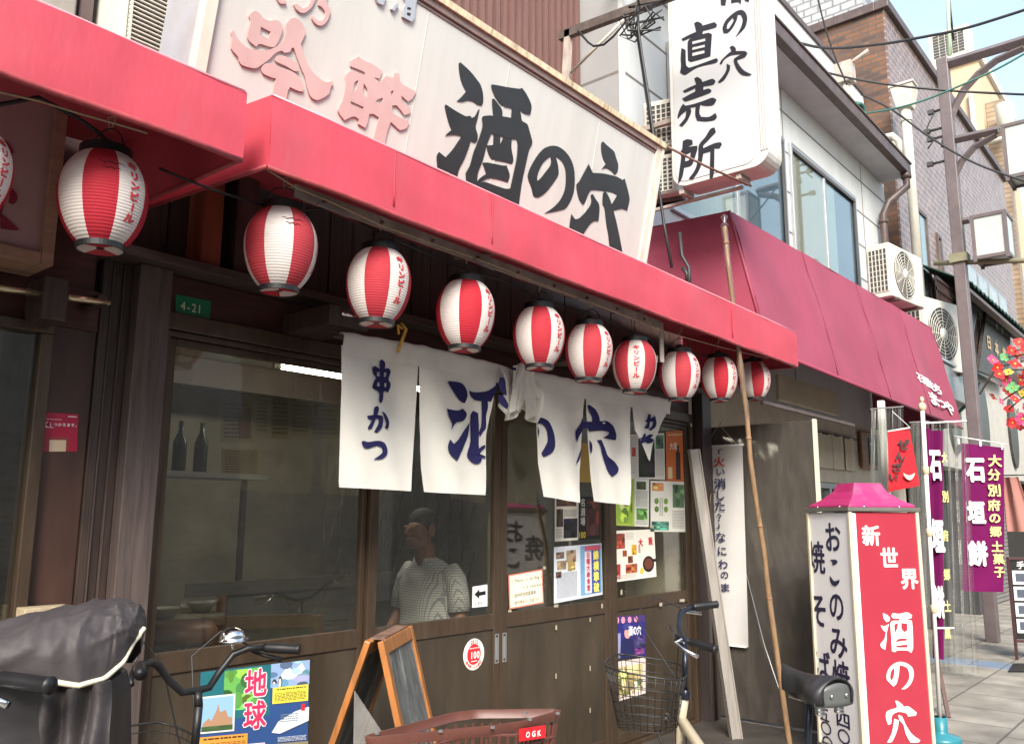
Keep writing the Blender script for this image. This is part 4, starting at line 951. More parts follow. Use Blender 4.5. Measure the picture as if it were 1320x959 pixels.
# ================================================================== things on the facade
def rect_on(m, pl, quad, off, t, sub=1):
    P = [pl.at(*q) for q in quad]; n = pl.n
    A = [p + n * (off + t) for p in P]; Bk = [p + n * off for p in P]
    m.add(A + Bk, [(0,1,2,3),(7,6,5,4),(0,4,5,1),(1,5,6,2),(2,6,7,3),(3,7,4,0)]); return P
def sheet(name, label, cat, pl, quad, bg, prints=(), texts=(), thick=.0012, off=.0004, group=None, rough=.45):
    """a printed sheet: quad = tl, tr, br, bl in pixels; prints in u right, v down (0..1)"""
    P = [pl.at(*q) for q in quad]; c = (P[0] + P[1] + P[2] + P[3]) / 4
    t = thing(name, label, cat, c, group)
    m = MB(); rect_on(m, pl, quad, off, thick); m.build('paper', flat(bg, rough), t)
    def pt(u, v, o): return P[0] * (1-u)*(1-v) + P[1] * u*(1-v) + P[2] * u*v + P[3] * (1-u)*v + pl.n * o
    if not prints and not texts:
        o_ = t.children[0]; o_.parent = None; o_.location = c; tag(o_, label, cat, group); bpy.data.objects.remove(t); o_.name = name; return o_
    if prints:
        m = MB(); cols = []
        for i, pr in enumerate(prints):
            u0, v0, u1, v1, col = pr[:5]
            if col not in cols: cols.append(col)
            m.mi = cols.index(col); o = off + thick + .0004 + .00022 * i
            if len(pr) > 5 and pr[5] == 'o':
                uc, vc = (u0+u1)/2, (v0+v1)/2; m.add([pt(uc + (u1-u0)/2*math.cos(a), vc + (v1-v0)/2*math.sin(a), o) for a in [2*math.pi*k/20 for k in range(20)]], [tuple(range(20))])
            elif len(pr) > 5 and pr[5] == 'lines':
                n = pr[6]; h = (v1 - v0) / n; rnd = random.Random(i * 7 + n)
                for k in range(n):
                    x = u0
                    while x < u1 - .01:
                        w = min((u1 - u0) * rnd.uniform(.04, .14), u1 - x); m.add([pt(x, v0 + h*k, o), pt(x + w, v0 + h*k, o), pt(x + w, v0 + h*(k+.5), o), pt(x, v0 + h*(k+.5), o)], [(0,1,2,3)]); x += w + (u1 - u0) * rnd.uniform(.015, .03)
            elif len(pr) > 5 and pr[5] == 'photo':
                rnd = random.Random(i * 13 + int(u0 * 100)); base = col
                m.add([pt(u0, v0, o), pt(u1, v0, o), pt(u1, v1, o), pt(u0, v1, o)], [(0,1,2,3)])
                for k in range(pr[6]):
                    br_q = rnd.choice((.6, .75, .9, 1.12, 1.3, 1.5)); cc = tuple(max(8, min(244, int(x * br_q + rnd.uniform(-14, 14)))) // 16 * 16 for x in base)
                    if cc not in cols: cols.append(cc)
                    m.mi = cols.index(cc); a = rnd.uniform(u0, u1); b = rnd.uniform(v0, v1); rx = (u1-u0) * rnd.uniform(.08, .25); ry = (v1-v0) * rnd.uniform(.08, .22)
                    m.add([pt(min(u1, max(u0, a + rx*math.cos(q))), min(v1, max(v0, b + ry*math.sin(q))), o + .00008 * (k+1)) for q in [2*math.pi*z/10 for z in range(10)]], [tuple(range(10))])
            elif len(pr) > 5 and pr[5] == 'poly':
                m.add([pt(a, b, o) for a, b in pr[6]], [tuple(range(len(pr[6])))])
            else: m.add([pt(u0, v0, o), pt(u1, v0, o), pt(u1, v1, o), pt(u0, v1, o)], [(0,1,2,3)])
        m.build('print', [flat(c_, rough) for c_ in cols], t, fix=False)
    for k, tx in enumerate(texts):
        s, u, v, h, col, vert = tx[:6]; bold = tx[6] if len(tx) > 6 else .03; asp = tx[7] if len(tx) > 7 else 1.
        m = MB(); W_ = (P[1] - P[0]).length; H_ = (P[3] - P[0]).length; x, y = u, v; o = off + thick + .004 + .0002 * k
        for ch in s:
            if ch != ' ':
                vs, fs, bb = glyph(ch, bold); wide = ord(ch) > 0x2e80; ox = .5 if wide else (bb[0] + bb[2]) / 2
                m.add([pt(x + (a - ox) * h * asp * H_ / W_, y - (b - .38) * h, o + ly * .00006) for a, b, ly in vs], fs, False)
            if vert: y += h * 1.08
            else: x += h * asp * H_ / W_ * (1.02 if ord(ch) > 0x2e80 else .56)
        if m.v: m.build('lettering', flat(col), t)
    return t
PF = planeY(-.002); PT = planeY(.004); PW = planeY(.018); PLT = planeY(-.001)
W_, K_ = (236, 232, 222), (30, 28, 28)
sheet('address_plate', 'small green address plate reading 4-21 on the lintel above the window', 'plate', PLT, [(226, 379.5), (271.5, 388.5), (269.5, 412.5), (225.5, 404)], (28, 120, 82), texts=[('4-21', .20, .53, .62, (225, 228, 205), False, .008, .9)], thick=.003, rough=.3)
sheet('sticker', 'square red sticker with white lettering on the brown panel at the left', 'sticker', planeY(.012), [(47.5, 531), (101, 534), (99, 582), (45, 582)], (176, 28, 62), [(.05, .16, .6, .19, (235, 205, 210), 'lines', 1), (.74, .06, .96, .09, (235, 205, 210)), (.22, .62, .80, .98, (150, 60, 60)), (.32, .70, .72, 1.0, (215, 190, 160)), (.12, .37, .40, .39, (235, 215, 215))],
      [('Xi', .18, .30, .20, (240, 225, 225), False, .0, 1.3), ('つかえます。', .44, .30, .095, (245, 235, 235), False, .03, 1.1)])
sheet('arrow_sign', 'small white card with a black arrow pointing left on the door glass', 'sign', PF, [(609, 756), (628, 753), (628, 781), (608.5, 783)], (240, 240, 236), [(.1, .2, .45, .62, (25, 25, 25), 'poly', [(.12, .38), (.45, .16), (.45, .30), (.88, .28), (.88, .46), (.45, .48), (.45, .62)])], [('こちら', .2, .80, .16, (60, 60, 60), False, .01, 1.2)])
sheet('handwritten_note', 'cream handwritten note about an English menu taped inside a pink border on the door', 'note', PF, [(655, 741), (699, 733), (700.5, 777), (656.5, 785)], (226, 130, 110), [(.03, .04, .97, .96, (248, 240, 214))],
      [('・There is an English menu', .09, .20, .125, (70, 60, 55), False, -.004, 1.15), ('in a restaurant', .36, .42, .125, (70, 60, 55), False, -.004, 1.2), ('・店内中文的菜單有', .09, .63, .13, (75, 65, 58), False, 0, 1.), ('・영어메뉴가 있습니다', .09, .84, .125, (75, 65, 58), False, 0, 1.)])
# round 2012 sticker
ctr = planeY(-.0055).at(611, 843); rr = .062
t = thing('round_sticker', 'round white and red festival sticker dated 2012 on the lower door panel', 'sticker', ctr)
def circ(m, c, r, off, n=40): m.add([c + Vector((math.cos(2*math.pi*k/n) * r, -off, math.sin(2*math.pi*k/n) * r * 1.0)) for k in range(n)], [tuple(range(n))])
ctr = planeY(-.0045).at(611, 843); ctr.y = -.003
rz_ = abs(planeY(0).at(611, 823).z - planeY(0).at(611, 863.5).z) / 2
m = MB(); m.lathe([(rz_, -.0012), (rz_, .0012), (.0005, .0012)], ctr, 40, axis=(0, -1, 0), smooth=False); m.build('paper', flat((240, 232, 220)), t)
m = MB(); m.lathe([(rz_ * .66, .0018), (.0005, .0018)], ctr, 40, axis=(0, -1, 0), smooth=False); m.build('red_disc', flat((200, 40, 52)), t)
sp_ = Plane(ctr, (1, 0, 0), (0, 0, 1)); m = MB()
row_text(m, '2012', sp_, -rz_ * .36, rz_ * .80, .03, .03, .003, width=rz_ * .72); 
for k, ch in enumerate('新世界100周年'):
    a = R(-150 + k * 17.5) if True else 0; a = R(215 + k * 14.5)
    put_glyph(m, ch, sp_, math.cos(a) * rz_ * .82, math.sin(a) * rz_ * .82, rz_ * .22, rz_ * .22, .02, .003)
m.build('lettering', flat((200, 40, 52)), t)
m = MB(); row_text(m, '100', sp_, -rz_ * .40, -.002, .05, .05, .0032, width=rz_ * .95)
for k in range(6): m.add([sp_.w(-rz_*.45 + k*rz_*.16, rz_*.36, .003), sp_.w(-rz_*.45 + k*rz_*.16 + rz_*.10, rz_*.36, .003), sp_.w(-rz_*.45 + k*rz_*.16 + rz_*.10, rz_*.43, .003), sp_.w(-rz_*.45 + k*rz_*.16, rz_*.43, .003)], [(0,1,2,3)])
m.add([sp_.w(-rz_*.3, -rz_*.46, .003), sp_.w(rz_*.3, -rz_*.46, .003), sp_.w(rz_*.3, -rz_*.40, .003), sp_.w(-rz_*.3, -rz_*.40, .003)], [(0,1,2,3)])
m.build('white_print', flat((240, 225, 220)), t)
G = 'magazine pages and posters taped to the doors'
sheet('poster', 'dark magazine spread with a yellow number 100 taped on the door glass', 'poster', PF, [(715, 640), (774, 640), (773, 694), (715, 698)], (232, 226, 214), [(.03, .0, .45, .22, (90, 62, 52), 'photo', 8), (.03, .28, .17, .68, (80, 70, 62), 'photo', 6), (.19, .30, .47, .46, (150, 146, 140), 'lines', 8), (.18, .50, .48, .94, (48, 46, 52), 'photo', 14), (.02, .72, .16, .94, (170, 166, 160), 'lines', 7), (.5, 0, 1, 1, (24, 22, 24)), (.68, .1, .97, .92, (92, 52, 42), 'photo', 14)],
      [('名酒場', .59, .14, .2, (214, 208, 198), True, .03), ('100', .52, .88, .20, (226, 205, 60), False, .03, .9)], group=G)
sheet('poster', 'white page and blue page poster with yellow characters below the dark spread on the door', 'poster', PF, [(714, 705), (775, 700), (776.5, 766), (714, 777.5)], (222, 226, 232), [(.04, .1, .2, .22, (120, 100, 86), 'photo', 6), (.06, .26, .24, .42, (150, 128, 100), 'photo', 7), (.24, .08, .44, .3, (172, 150, 120), 'photo', 8), (.27, .30, .42, .46, (180, 150, 90), 'photo', 6), (.05, .48, .46, .94, (150, 152, 160), 'lines', 22), (.03, .45, .14, .56, (90, 70, 60), 'photo', 5), (.53, .02, .985, .95, (120, 168, 205)), (.62, .03, .97, .12, (205, 90, 110)), (.62, .14, .76, .92, (236, 214, 222)), (.77, .12, .95, .94, (58, 80, 150))],
      [('錦横撃破', .86, .22, .19, (240, 226, 110), True, .05), ('日曜大衆食堂', .69, .2, .115, (190, 50, 80), True, .03)], group=G)
sheet('poster', 'white food poster with red characters and a round black pan on the side door', 'poster', PT, [(792, 684), (843, 682), (846, 743), (793, 750)], (240, 234, 220), [(.03, .06, .24, .36, (150, 70, 52), 'photo', 9), (.26, .05, .46, .2, (205, 198, 188), 'lines', 5), (.18, .4, .28, .52, (160, 80, 50), 'photo', 4), (.40, .3, .52, .50, (214, 160, 50), 'photo', 5), (.3, .52, .42, .66, (120, 70, 48), 'photo', 5), (.02, .66, .12, .95, (170, 60, 60), 'photo', 5), (.24, .68, .52, .86, (176, 100, 62), 'photo', 12), (.02, .88, .5, .97, (190, 184, 174), 'lines', 3), (.66, .55, .95, .88, (28, 26, 28), 'o'), (.70, .59, .91, .83, (112, 58, 42), 'o'), (.92, .62, 1.0, .68, (28, 26, 28)), (.58, .78, .68, .9, (230, 200, 70), 'o'), (.56, .35, .62, .48, (150, 40, 50), 'lines', 4)],
      [('大', .62, .26, .17, (200, 40, 44), False, .04), ('阪', .88, .24, .17, (200, 40, 44), False, .04)], group=G)
sheet('poster', 'bright green drink poster beside a white page on the side door', 'poster', PT, [(792, 616), (836.5, 618), (836, 679), (793, 677)], (232, 232, 220), [(0, 0, .56, 1, (176, 198, 84)), (.05, .05, .5, .95, (150, 182, 70), 'photo', 16), (.1, .3, .45, .7, (214, 226, 150), 'o'), (.62, .05, .9, .22, (80, 90, 60), 'photo', 6), (.60, .25, .96, .6, (170, 168, 160), 'lines', 14), (.62, .62, .95, .86, (96, 140, 70), 'photo', 9), (.60, .88, .96, .97, (170, 168, 160), 'lines', 3)], group=G)
sheet('poster', 'white page with orange heading and small green plates on the side door', 'poster', PT, [(838.5, 619.5), (883, 621), (883.5, 685.5), (838.5, 685)], (238, 234, 222), [(.04, .04, .36, .2, (226, 150, 96), 'photo', 6), (.62, .06, .96, .52, (92, 120, 86), 'photo', 14), (.10, .34, .22, .46, (110, 150, 60), 'o'), (.36, .34, .48, .46, (120, 160, 60), 'o'), (.10, .5, .22, .62, (90, 130, 60), 'o'), (.36, .5, .48, .62, (110, 150, 60), 'o'), (.24, .34, .28, .7, (90, 88, 80), 'lines', 9), (.30, .34, .34, .7, (90, 88, 80), 'lines', 9), (.02, .80, .5, .97, (84, 140, 120), 'photo', 12), (.6, .58, .96, .94, (180, 178, 170), 'lines', 12)], group=G)
sheet('poster', 'dark photo spread high on the side door, partly under the noren', 'poster', PT, [(811, 560), (856, 558), (857, 618), (812, 617)], (225, 220, 208), [(0, .05, .2, .9, (196, 190, 182), 'lines', 16), (.06, .3, .16, .5, (190, 60, 50), 'photo', 4), (.24, .1, .70, .96, (52, 50, 50), 'photo', 20), (.74, .05, .97, .34, (80, 110, 84), 'photo', 8), (.74, .38, .97, .94, (188, 186, 178), 'lines', 14)], group=G)
sheet('poster', 'orange poster with a dark bottle and white characters high on the side door', 'poster', PT, [(858, 556), (882, 555), (883.5, 621), (859, 620)], (214, 108, 44), [(.50, .42, .74, .96, (46, 40, 36)), (.56, .28, .68, .44, (46, 40, 36)), (.08, .72, .3, .95, (236, 214, 170)), (.1, .06, .9, .12, (236, 200, 160), 'lines', 1)], [('大阪', .26, .3, .16, (245, 232, 214), False, .02)], group=G)
sheet('poster', 'plain ochre sheet on the door glass seen through the slit of the noren', 'poster', PF, [(738, 570), (772, 572), (772, 622), (738, 621)], (196, 160, 72), group=G)
sheet('poster', 'dark blue night poster with white writing on the lower door panel', 'poster', planeY(.003), [(791, 794), (832, 792.5), (832, 845), (791, 850)], (44, 42, 120), [(.0, .0, .98, .16, (70, 52, 110)), (.04, .02, .16, .18, (226, 150, 178), 'o'), (.22, .02, .34, .18, (226, 150, 178), 'o'), (.42, .02, .54, .17, (226, 150, 178), 'o'), (.62, .02, .74, .16, (226, 150, 178), 'o'), (.02, .4, .2, .98, (150, 150, 190), 'photo', 6), (.62, .5, .97, .78, (66, 58, 100), 'photo', 10), (.64, .8, .95, .95, (110, 60, 110), 'photo', 8), (.2, .45, .62, 1., (36, 38, 84), 'poly', [(.18, 1.), (.2, .62), (.32, .52), (.52, .52), (.62, .64), (.64, 1.)]), (.31, .28, .51, .54, (214, 160, 150), 'o'), (.26, .18, .54, .34, (60, 66, 130), 'o')],
      [('酒の穴', .50, .36, .24, (238, 236, 246), False, .04, .8)])
sheet('poster', 'pale poster of wrapped food below the dark blue poster', 'poster', planeY(.003), [(791.5, 853), (832, 847), (832, 893), (792, 905)], (222, 204, 200), [(.1, .15, .9, .9, (196, 184, 130), 'photo', 22), (.2, .3, .8, .5, (238, 232, 210), 'poly', [(.25, .2), (.45, .15), (.8, .7), (.6, .8)]), (.1, .4, .5, .8, (150, 150, 70), 'photo', 8)])
# travel poster on the window's lower panel
tp = sheet('travel_poster', 'travel poster with big pink characters, castle photo and cruise ship under the window', 'poster', PW, [(258.5, 866), (399, 850), (396, 962), (254, 974)], (52, 84, 140),
  [(.0, .0, .62, .6, (40, 110, 120)), (.20, .02, .52, .5, (110, 180, 90), 'photo', 14), (.30, .05, .5, .45, (160, 214, 90), 'poly', [(.24, .02), (.40, .02), (.46, .2), (.40, .34), (.5, .5), (.42, .52), (.34, .3), (.36, .16)]), (.62, .0, 1, .28, (150, 176, 214), 'photo', 12), (.70, .06, .96, .2, (226, 236, 246), 'poly', [(.68, .2), (.78, .04), (.84, .12), (.92, .02), (1., .2)]), (.63, .18, .68, .30, (60, 60, 72), 'o'), (.69, .15, .73, .29, (66, 64, 76), 'o'), (.635, .21, .665, .29, (240, 236, 214), 'o'), (.695, .18, .72, .28, (240, 236, 214), 'o'),
   (.64, .28, .99, .47, (240, 226, 84)), (.68, .30, .97, .33, (60, 56, 30), 'lines', 1), (.66, .35, .97, .45, (110, 104, 50), 'lines', 6), (.0, .30, .30, .74, (240, 238, 232)), (.015, .32, .285, .72, (150, 190, 226)), (.03, .5, .28, .72, (180, 140, 110), 'poly', [(.03, .70), (.03, .62), (.08, .56), (.10, .60), (.14, .48), (.155, .40), (.17, .5), (.22, .48), (.24, .56), (.28, .58), (.28, .70)]), (.02, .66, .285, .72, (70, 96, 60), 'photo', 8),
   (.63, .66, 1., .84, (236, 240, 242), 'poly', [(.64, .80), (.70, .68), (.86, .58), (1.0, .54), (1., .70), (.72, .82)]), (.72, .6, .9, .7, (120, 140, 160), 'lines', 4), (.92, .50, .96, .58, (214, 50, 60)), (.7, .86, .98, .92, (206, 214, 230), 'lines', 4), (0, .78, .42, 1., (240, 160, 70)), (.04, .80, .40, .84, (70, 50, 30), 'lines', 1), (.04, .86, .40, .98, (130, 90, 50), 'lines', 6), (.62, .93, 1, 1, (150, 140, 110), 'photo', 10)],
  [('地球一', .48, .20, .345, (250, 236, 240), True, .08, 1.0), ('地球一', .48, .20, .345, (226, 52, 96), True, .035, 1.0)])
# scraps of tape
m = MB()
for px, py, w, h in [(a_, b_, c_ * .7, d_ * .7) for a_, b_, c_, d_ in ((775, 778, 3, 8), (716, 806, 3, 8), (760, 796, 2, 7), (716, 868, 2, 9), (760, 858, 2, 9), (760, 912, 2, 9), (655, 786, 6, 4), (700, 730, 5, 5), (876, 772, 9, 5), (850, 777, 5, 6), (714, 779, 8, 5), (838, 677, 6, 5), (800, 760, 3, 9))]:
    rect_on(m, planeY(-.014), [(px, py), (px + w, py - .4), (px + w, py + h), (px, py + h)], 0, .0006)
m.build('tape_scrap', mat('yellowed tape', (.42, .38, .28), .4, var=.3), B)

# framed sign on the neighbour's wall
SP = planeY(-.26)
t = thing('framed_sign', 'framed dusky pink sign panel with a dark red leaf shape under the left awning', 'sign', SP.at(40, 330))
a, b, c_ = SP.at(86, 150), SP.at(70, 345), SP.at(-80, 240)
m = MB(); m.box((-.4, -.25, b.z + .04), (a.x - .04, -.24, 3.05)); m.build('panel', mat('dusky pink sign panel', (.40, .26, .26), .45, var=.06, scale=2), t)
m = MB(); m.box((a.x - .04, -.275, b.z), (a.x, -.06, 3.1)); m.box((-.4, -.275, b.z), (a.x - .041, -.06, b.z + .04)); m.build('frame', mat('pinkish wooden frame', (.30, .17, .12), .6, var=.25, scale=6, stretch=(1, 6, 6)), t, .003)
m = trace([[[(0,500),(30,520),(92,578),(60,580),(0,572)]], [[(20,150),(45,175),(62,200),(60,220),(30,200)]], [[(40,450),(50,375),(78,410),(78,440),(60,458)]], [[(-120,300),(-40,330),(20,420),(0,520),(-120,560)]]], (0, 140, 590 / 160), planeY(-.252), .001, .002); m.build('leaf_shape', mat('dark red print', (.22, .02, .04), .5), t)
# rail on the left
m = MB()
for xa, xb in ((0, 55), (72, 141)):
    p, q = atY(xa - (60 if xa == 0 else 0), 371.5 + (xa - (60 if xa == 0 else 0)) * .136, -.14), atY(xb, 371.5 + xb * .136, -.14); m.tube([p, q], .012, 10)
t = tag(thing('curtain_rail', 'bright metal curtain rail broken by a dark block above the left window', 'rail', (1.1, -.14, 2.26)))
m.build('rail', mat('bright brass rail', (.72, .60, .40), .25, metal=.8, var=.1), t)
m = MB(); q = atY(63, 380, -.12); m.box((q.x - .035, -.17, q.z - .10), (q.x + .05, -.0, q.z + .06)); q = atY(128, 388, -.12); m.box((q.x - .02, -.15, q.z - .02), (q.x + .02, -.0, q.z + .02)); m.build('block', WOOD, t, .008)

# lamps and goods inside
p, q = atY(362, 472, 1.0), atY(500, 500, 1.0)
t = thing('fluorescent_lamp', 'lit fluorescent tube under the tavern ceiling behind the window', 'lamp', (3.2, 1.0, 2.4))
m = MB(); m.tube([(p.x, 1.0, p.z), (p.x + 1.15, 1.0, p.z)], .018, 10); m.build('tube', mat('lit tube', (1., .96, .84), .5, var=0, emit=26), t)
m = MB(); m.box((p.x - .05, .96, p.z + .025), (p.x + 1.2, 1.04, p.z + .075)); m.box((p.x - .05, .985, p.z - .02), (p.x - .005, 1.015, p.z + .03)); m.box((p.x + 1.155, .985, p.z - .02), (p.x + 1.2, 1.015, p.z + .03)); m.build('fitting', WHITEP, t)
t = thing('kitchen_shelf', 'thin pale shelf edge with dark bottles behind the tavern window', 'shelf', (2.5, 1.2, 1.6))
a, b = atY(214, 608, 1.1), atY(345, 619, 1.1)
m = MB(); m.box((a.x - .2, 1.1, a.z - .02), (b.x, 1.4, a.z + .008)); m.build('board', ALU, t)
m = MB(); m.bar((b.x - .03, 1.3, a.z - .02), (b.x - .03, 1.3, 0.02), .03, .03); m.bar((a.x - .1, 1.38, a.z - .02), (a.x - .1, 1.38, 0.02), .03, .03); m.build('upright', WOOD, t)
BOT = mat('dark bottle glass', (.02, .03, .02), .15, var=.2)
for k in range(3):
    px = (228, 243, 262)[k]; c0 = Vector((a.x + .02 + .13 * k, 1.25, a.z + .009)); m = MB(); m.lathe([(.036, 0), (.038, .01), (.038, .17), (.014, .23), (.013, .29), (.001, .29)], c0, 14)
    tag(m.build('bottle', BOT), 'dark bottle on the shelf behind the window, %s of three' % ('leftmost', 'middle', 'rightmost')[k], 'bottle', 'bottles on the kitchen shelf')
for k, (px0, py0, px1, py1) in enumerate(((285, 515, 325, 570), (330, 510, 345, 560), (350, 508, 372, 565), (376, 506, 398, 562), (402, 504, 436, 566), (286, 578, 332, 612))):
    sheet('menu_sheet', 'dim menu sheet on the back wall, ' + ('the left one with small lines', 'narrow pale one', 'third from the left', 'fourth from the left', 'the wide one by the noren edge', 'the low yellowed one')[k], 'menu', planeY(3.195), [(px0, py0), (px1, py0 + 2), (px1, py1 + 1), (px0, py1)], (150, 142, 112) if k != 5 else (150, 132, 84), [(.08, .08, .92, .94, (72, 60, 46), 'lines', 9)] + ([(.55, .2, .95, .9, (96, 40, 44))] if k == 0 else []), group='menu sheets on the back wall', thick=.002)
t = thing('bar_counter', 'bar counter with pale top seen dimly through the window', 'counter', (2.6, 1.3, 0))
m = MB(); m.box((1.6, .95, .93), (3.1, 1.45, .98)); m.build('counter_top', mat('pale counter top', (.26, .23, .17), .4, var=.2), t, .005)
m = MB(); m.box((1.6, 1.0, .02), (3.1, 1.4, .93)); m.build('counter_front', LINTEL, t)
t = thing('counter_partition', 'grey steel counter rail and partition behind the right half of the window', 'partition', (3.2, 1.0, 0))
m = MB(); m.box((2.3, .78, 1.10), (4.0, .80, 1.17)); m.build('rail', mat('dull steel', (.16, .15, .12), .4, metal=.5), t); m = MB(); m.box((2.55, .801, .02), (4.0, .82, 1.1)); m.build('sheet', mat('dull grey sheet', (.10, .095, .08), .5, var=.2), t)
c0 = atY(320, 740, .9); c0 = Vector((c0.x, 1.12, .981)); m = MB(); m.lathe([(.04, 0), (.045, .05), (.05, .12), (.047, .12), (.04, .01), (.001, .008)], c0, 14); tag(m.build('sauce_pot', mat('orange sauce pot', (.45, .16, .04), .4)), 'small orange pot standing on the bar counter', 'pot')
c0 = Vector((2.15, 1.15, .981)); m = MB(); m.lathe([(.05, 0), (.055, .14), (.052, .14), (.045, .01), (.001, .01)], c0, 16)
for k in range(14): m.tube([c0 + Vector((.03 * math.cos(k * 2.4), .03 * math.sin(k * 2.4), .01)), c0 + Vector((.05 * math.cos(k * 2.4), .05 * math.sin(k * 2.4), .22))], .003, 4)
tag(m.build('chopstick_holder', mat('pale holder', (.45, .40, .28), .6)), 'pale holder full of chopsticks on the bar counter', 'holder')
for k, (px, py) in enumerate(((215, 815), (238, 800))):
    c0 = Vector((1.80 + .42 * k, .55 + .1 * k, 0)); t = thing('stool', ('round brown stool nearest the window frame at the left', 'round brown stool beside the first one, further into the room')[k], 'stool', c0, 'stools at the bar counter')
    m = MB(); m.lathe([(.001, 1.0), (.13, 1.0), (.16, .97), (.165, .93), (.14, .90), (.001, .90)], c0, 24); m.build('seat', mat('brown vinyl seat', (.15, .06, .035), .45, var=.2), t)
    m = MB(); m.lathe([(.17, .02), (.17, .04), (.03, .06), (.025, .90)], c0, 20); m.build('pedestal', CHROME, t)
for k, (bx_, by_, lab_) in enumerate(((1.92, 1.05, 'white bowl nearest the window frame on the bar counter'), (2.32, 1.02, 'white bowl in the middle of the bar counter'), (2.62, 1.18, 'white bowl beside the orange pot on the bar counter'))):
    m = MB(); m.lathe([(.001, .012), (.045, .012), (.075, .06), (.078, .065), (.070, .06), (.04, .02), (.001, .02)], (bx_, by_, .972), 20); tag(m.build('bowl', mat('white bowl glaze', (.62, .60, .54), .25)), lab_, 'bowl', 'bowls on the bar counter')
m = MB(); m.box((2.02, 1.22, .981), (2.16, 1.34, 1.10)); m.box((2.06, 1.25, 1.101), (2.12, 1.31, 1.13)); tag(m.build('napkin_box', WHITEP), 'white napkin box towards the back of the bar counter', 'box')
t = thing('wall_cabinet', 'pale cabinet with a dark front hanging on the far wall of the tavern', 'cabinet', (2.3, 3.05, 1.2))
m = MB(); m.box((1.9, 2.9, 1.15), (2.9, 3.19, 1.62)); m.build('case', mat('pale cabinet', (.40, .38, .32), .5), t); m = MB(); m.box((1.95, 2.885, 1.2), (2.85, 2.899, 1.57)); m.build('door', DARK, t)
# lattice added in the room, standing in for a reflected street shutter
t = thing('gate_reflection', 'dim folding lattice gate behind the man in the tavern', 'gate', (5, 2.3, 0)); m = MB()
for k in range(11):
    x = 4.3 + k * .16
    m.bar((x, 2.3, .02), (x, 2.3, 2.1), .02, .012)
    for z in (.3, .75, 1.2, 1.65): m.bar((x, 2.285, z), (x + .16, 2.285, z + .45), .022, .006, (0, 1, 0))
m.build('lattice', mat('grey gate steel', (.20, .19, .16), .4, metal=.4, var=.2), t)

# ------------------------------------------------------------------ the man behind the glass
def skin_body(name, verts, edges, rad, mt, parent, root=0, sub=2):
    me = bpy.data.meshes.new(name); me.from_pydata([tuple(Vector(v) - BASE[parent.name]) for v in verts], edges, []); o = bpy.data.objects.new(name, me); COL.objects.link(o); o.parent = parent
    sm = o.modifiers.new('skin', 'SKIN'); sm.use_smooth_shade = True
    for i, r in enumerate(rad):
        me.skin_vertices[0].data[i].radius = r if isinstance(r, tuple) else (r, r); me.skin_vertices[0].data[i].use_root = (i == root)
    s = o.modifiers.new('sub', 'SUBSURF'); s.levels = sub; s.render_levels = sub; me.materials.append(mt); BASE[o.name] = BASE[parent.name]; return o
hp = atY(546, 682, .42); hx, hz = hp.x, hp.z          # middle of the head
hy = .45
man = thing('person', 'man in a checked short sleeved shirt standing behind the door glass, facing left', 'person', (hx + .06, hy, 0))
SK = mat('skin', (.34, .16, .105), .55, var=.12, scale=8)
dx = lambda a, b, c: (hx + a, hy + b, hz + c)
bv = [dx(.10, .02, -.72), dx(.10, .02, -.50), dx(.11, .02, -.30), dx(.065, .01, -.185), dx(.03, 0, -.10), dx(.0, 0, .0), dx(-.005, 0, .06),
      dx(.11, -.19, -.25), dx(.12, -.24, -.50), dx(-.06, -.20, -.66), dx(-.14, -.17, -.68),
      dx(.11, .22, -.25), dx(.10, .27, -.50), dx(-.08, .20, -.66), dx(-.16, .16, -.68),
      dx(.08, -.10, -.80), dx(.09, -.11, -1.15), dx(.10, -.11, -hz + .07), dx(-.06, -.12, -hz + .05), dx(.08, .13, -.80), dx(.06, .13, -1.15), dx(.08, .13, -hz + .07), dx(-.08, .14, -hz + .05)]
be = [(0,1),(1,2),(2,3),(3,4),(4,5),(5,6),(2,7),(7,8),(8,9),(9,10),(2,11),(11,12),(12,13),(13,14),(0,15),(15,16),(16,17),(17,18),(0,19),(19,20),(20,21),(21,22)]
br = [(.13,.10),(.12,.09),(.10,.08),.055,.055,(.085,.10),(.07,.085),.042,.040,.033,.03,.042,.040,.033,.03,.09,.06,.045,.04,.09,.06,.045,.04]
skin_body('body', bv, be, br, SK, man)
m = MB(); m.ell(dx(-.095, 0, -.015), (.022, .016, .025), 10, 8); m.ell(dx(-.078, -.0, -.06), (.02, .03, .010), 10, 6)
for s in (-1, 1): m.ell(dx(.012, .088 * s, -.005), (.028, .012, .038), 10, 8); m.ell(dx(-.080, .036 * s, .016), (.008, .014, .007), 8, 6)
m.ell(dx(-.030, 0, -.075), (.062, .056, .042), 14, 10); m.tube([dx(.03, 0, -.06), dx(.06, .01, -.20)], [.058, .062], 14)
m.build('facial_features', SK, man)
for s in (-1, 1):
    for k in range(4):
        m = MB() if k == 0 and s == -1 else m
        b0_ = Vector(dx(-.15, s * -.165 + (k - 1.5) * .018, -.68)); m.tube([b0_, b0_ + Vector((-.045, .002 * k, -.008)), b0_ + Vector((-.075 + .006 * abs(k - 1.5), .002 * k, -.03))], [.010, .009, .007], 7)
    b0_ = Vector(dx(-.12, s * -.165 + .035 * s, -.675)); m.tube([b0_, b0_ + Vector((-.03, .012 * s, -.01)), b0_ + Vector((-.05, .004 * s, -.02))], [.012, .010, .008], 7)
m.build('fingers', SK, man)
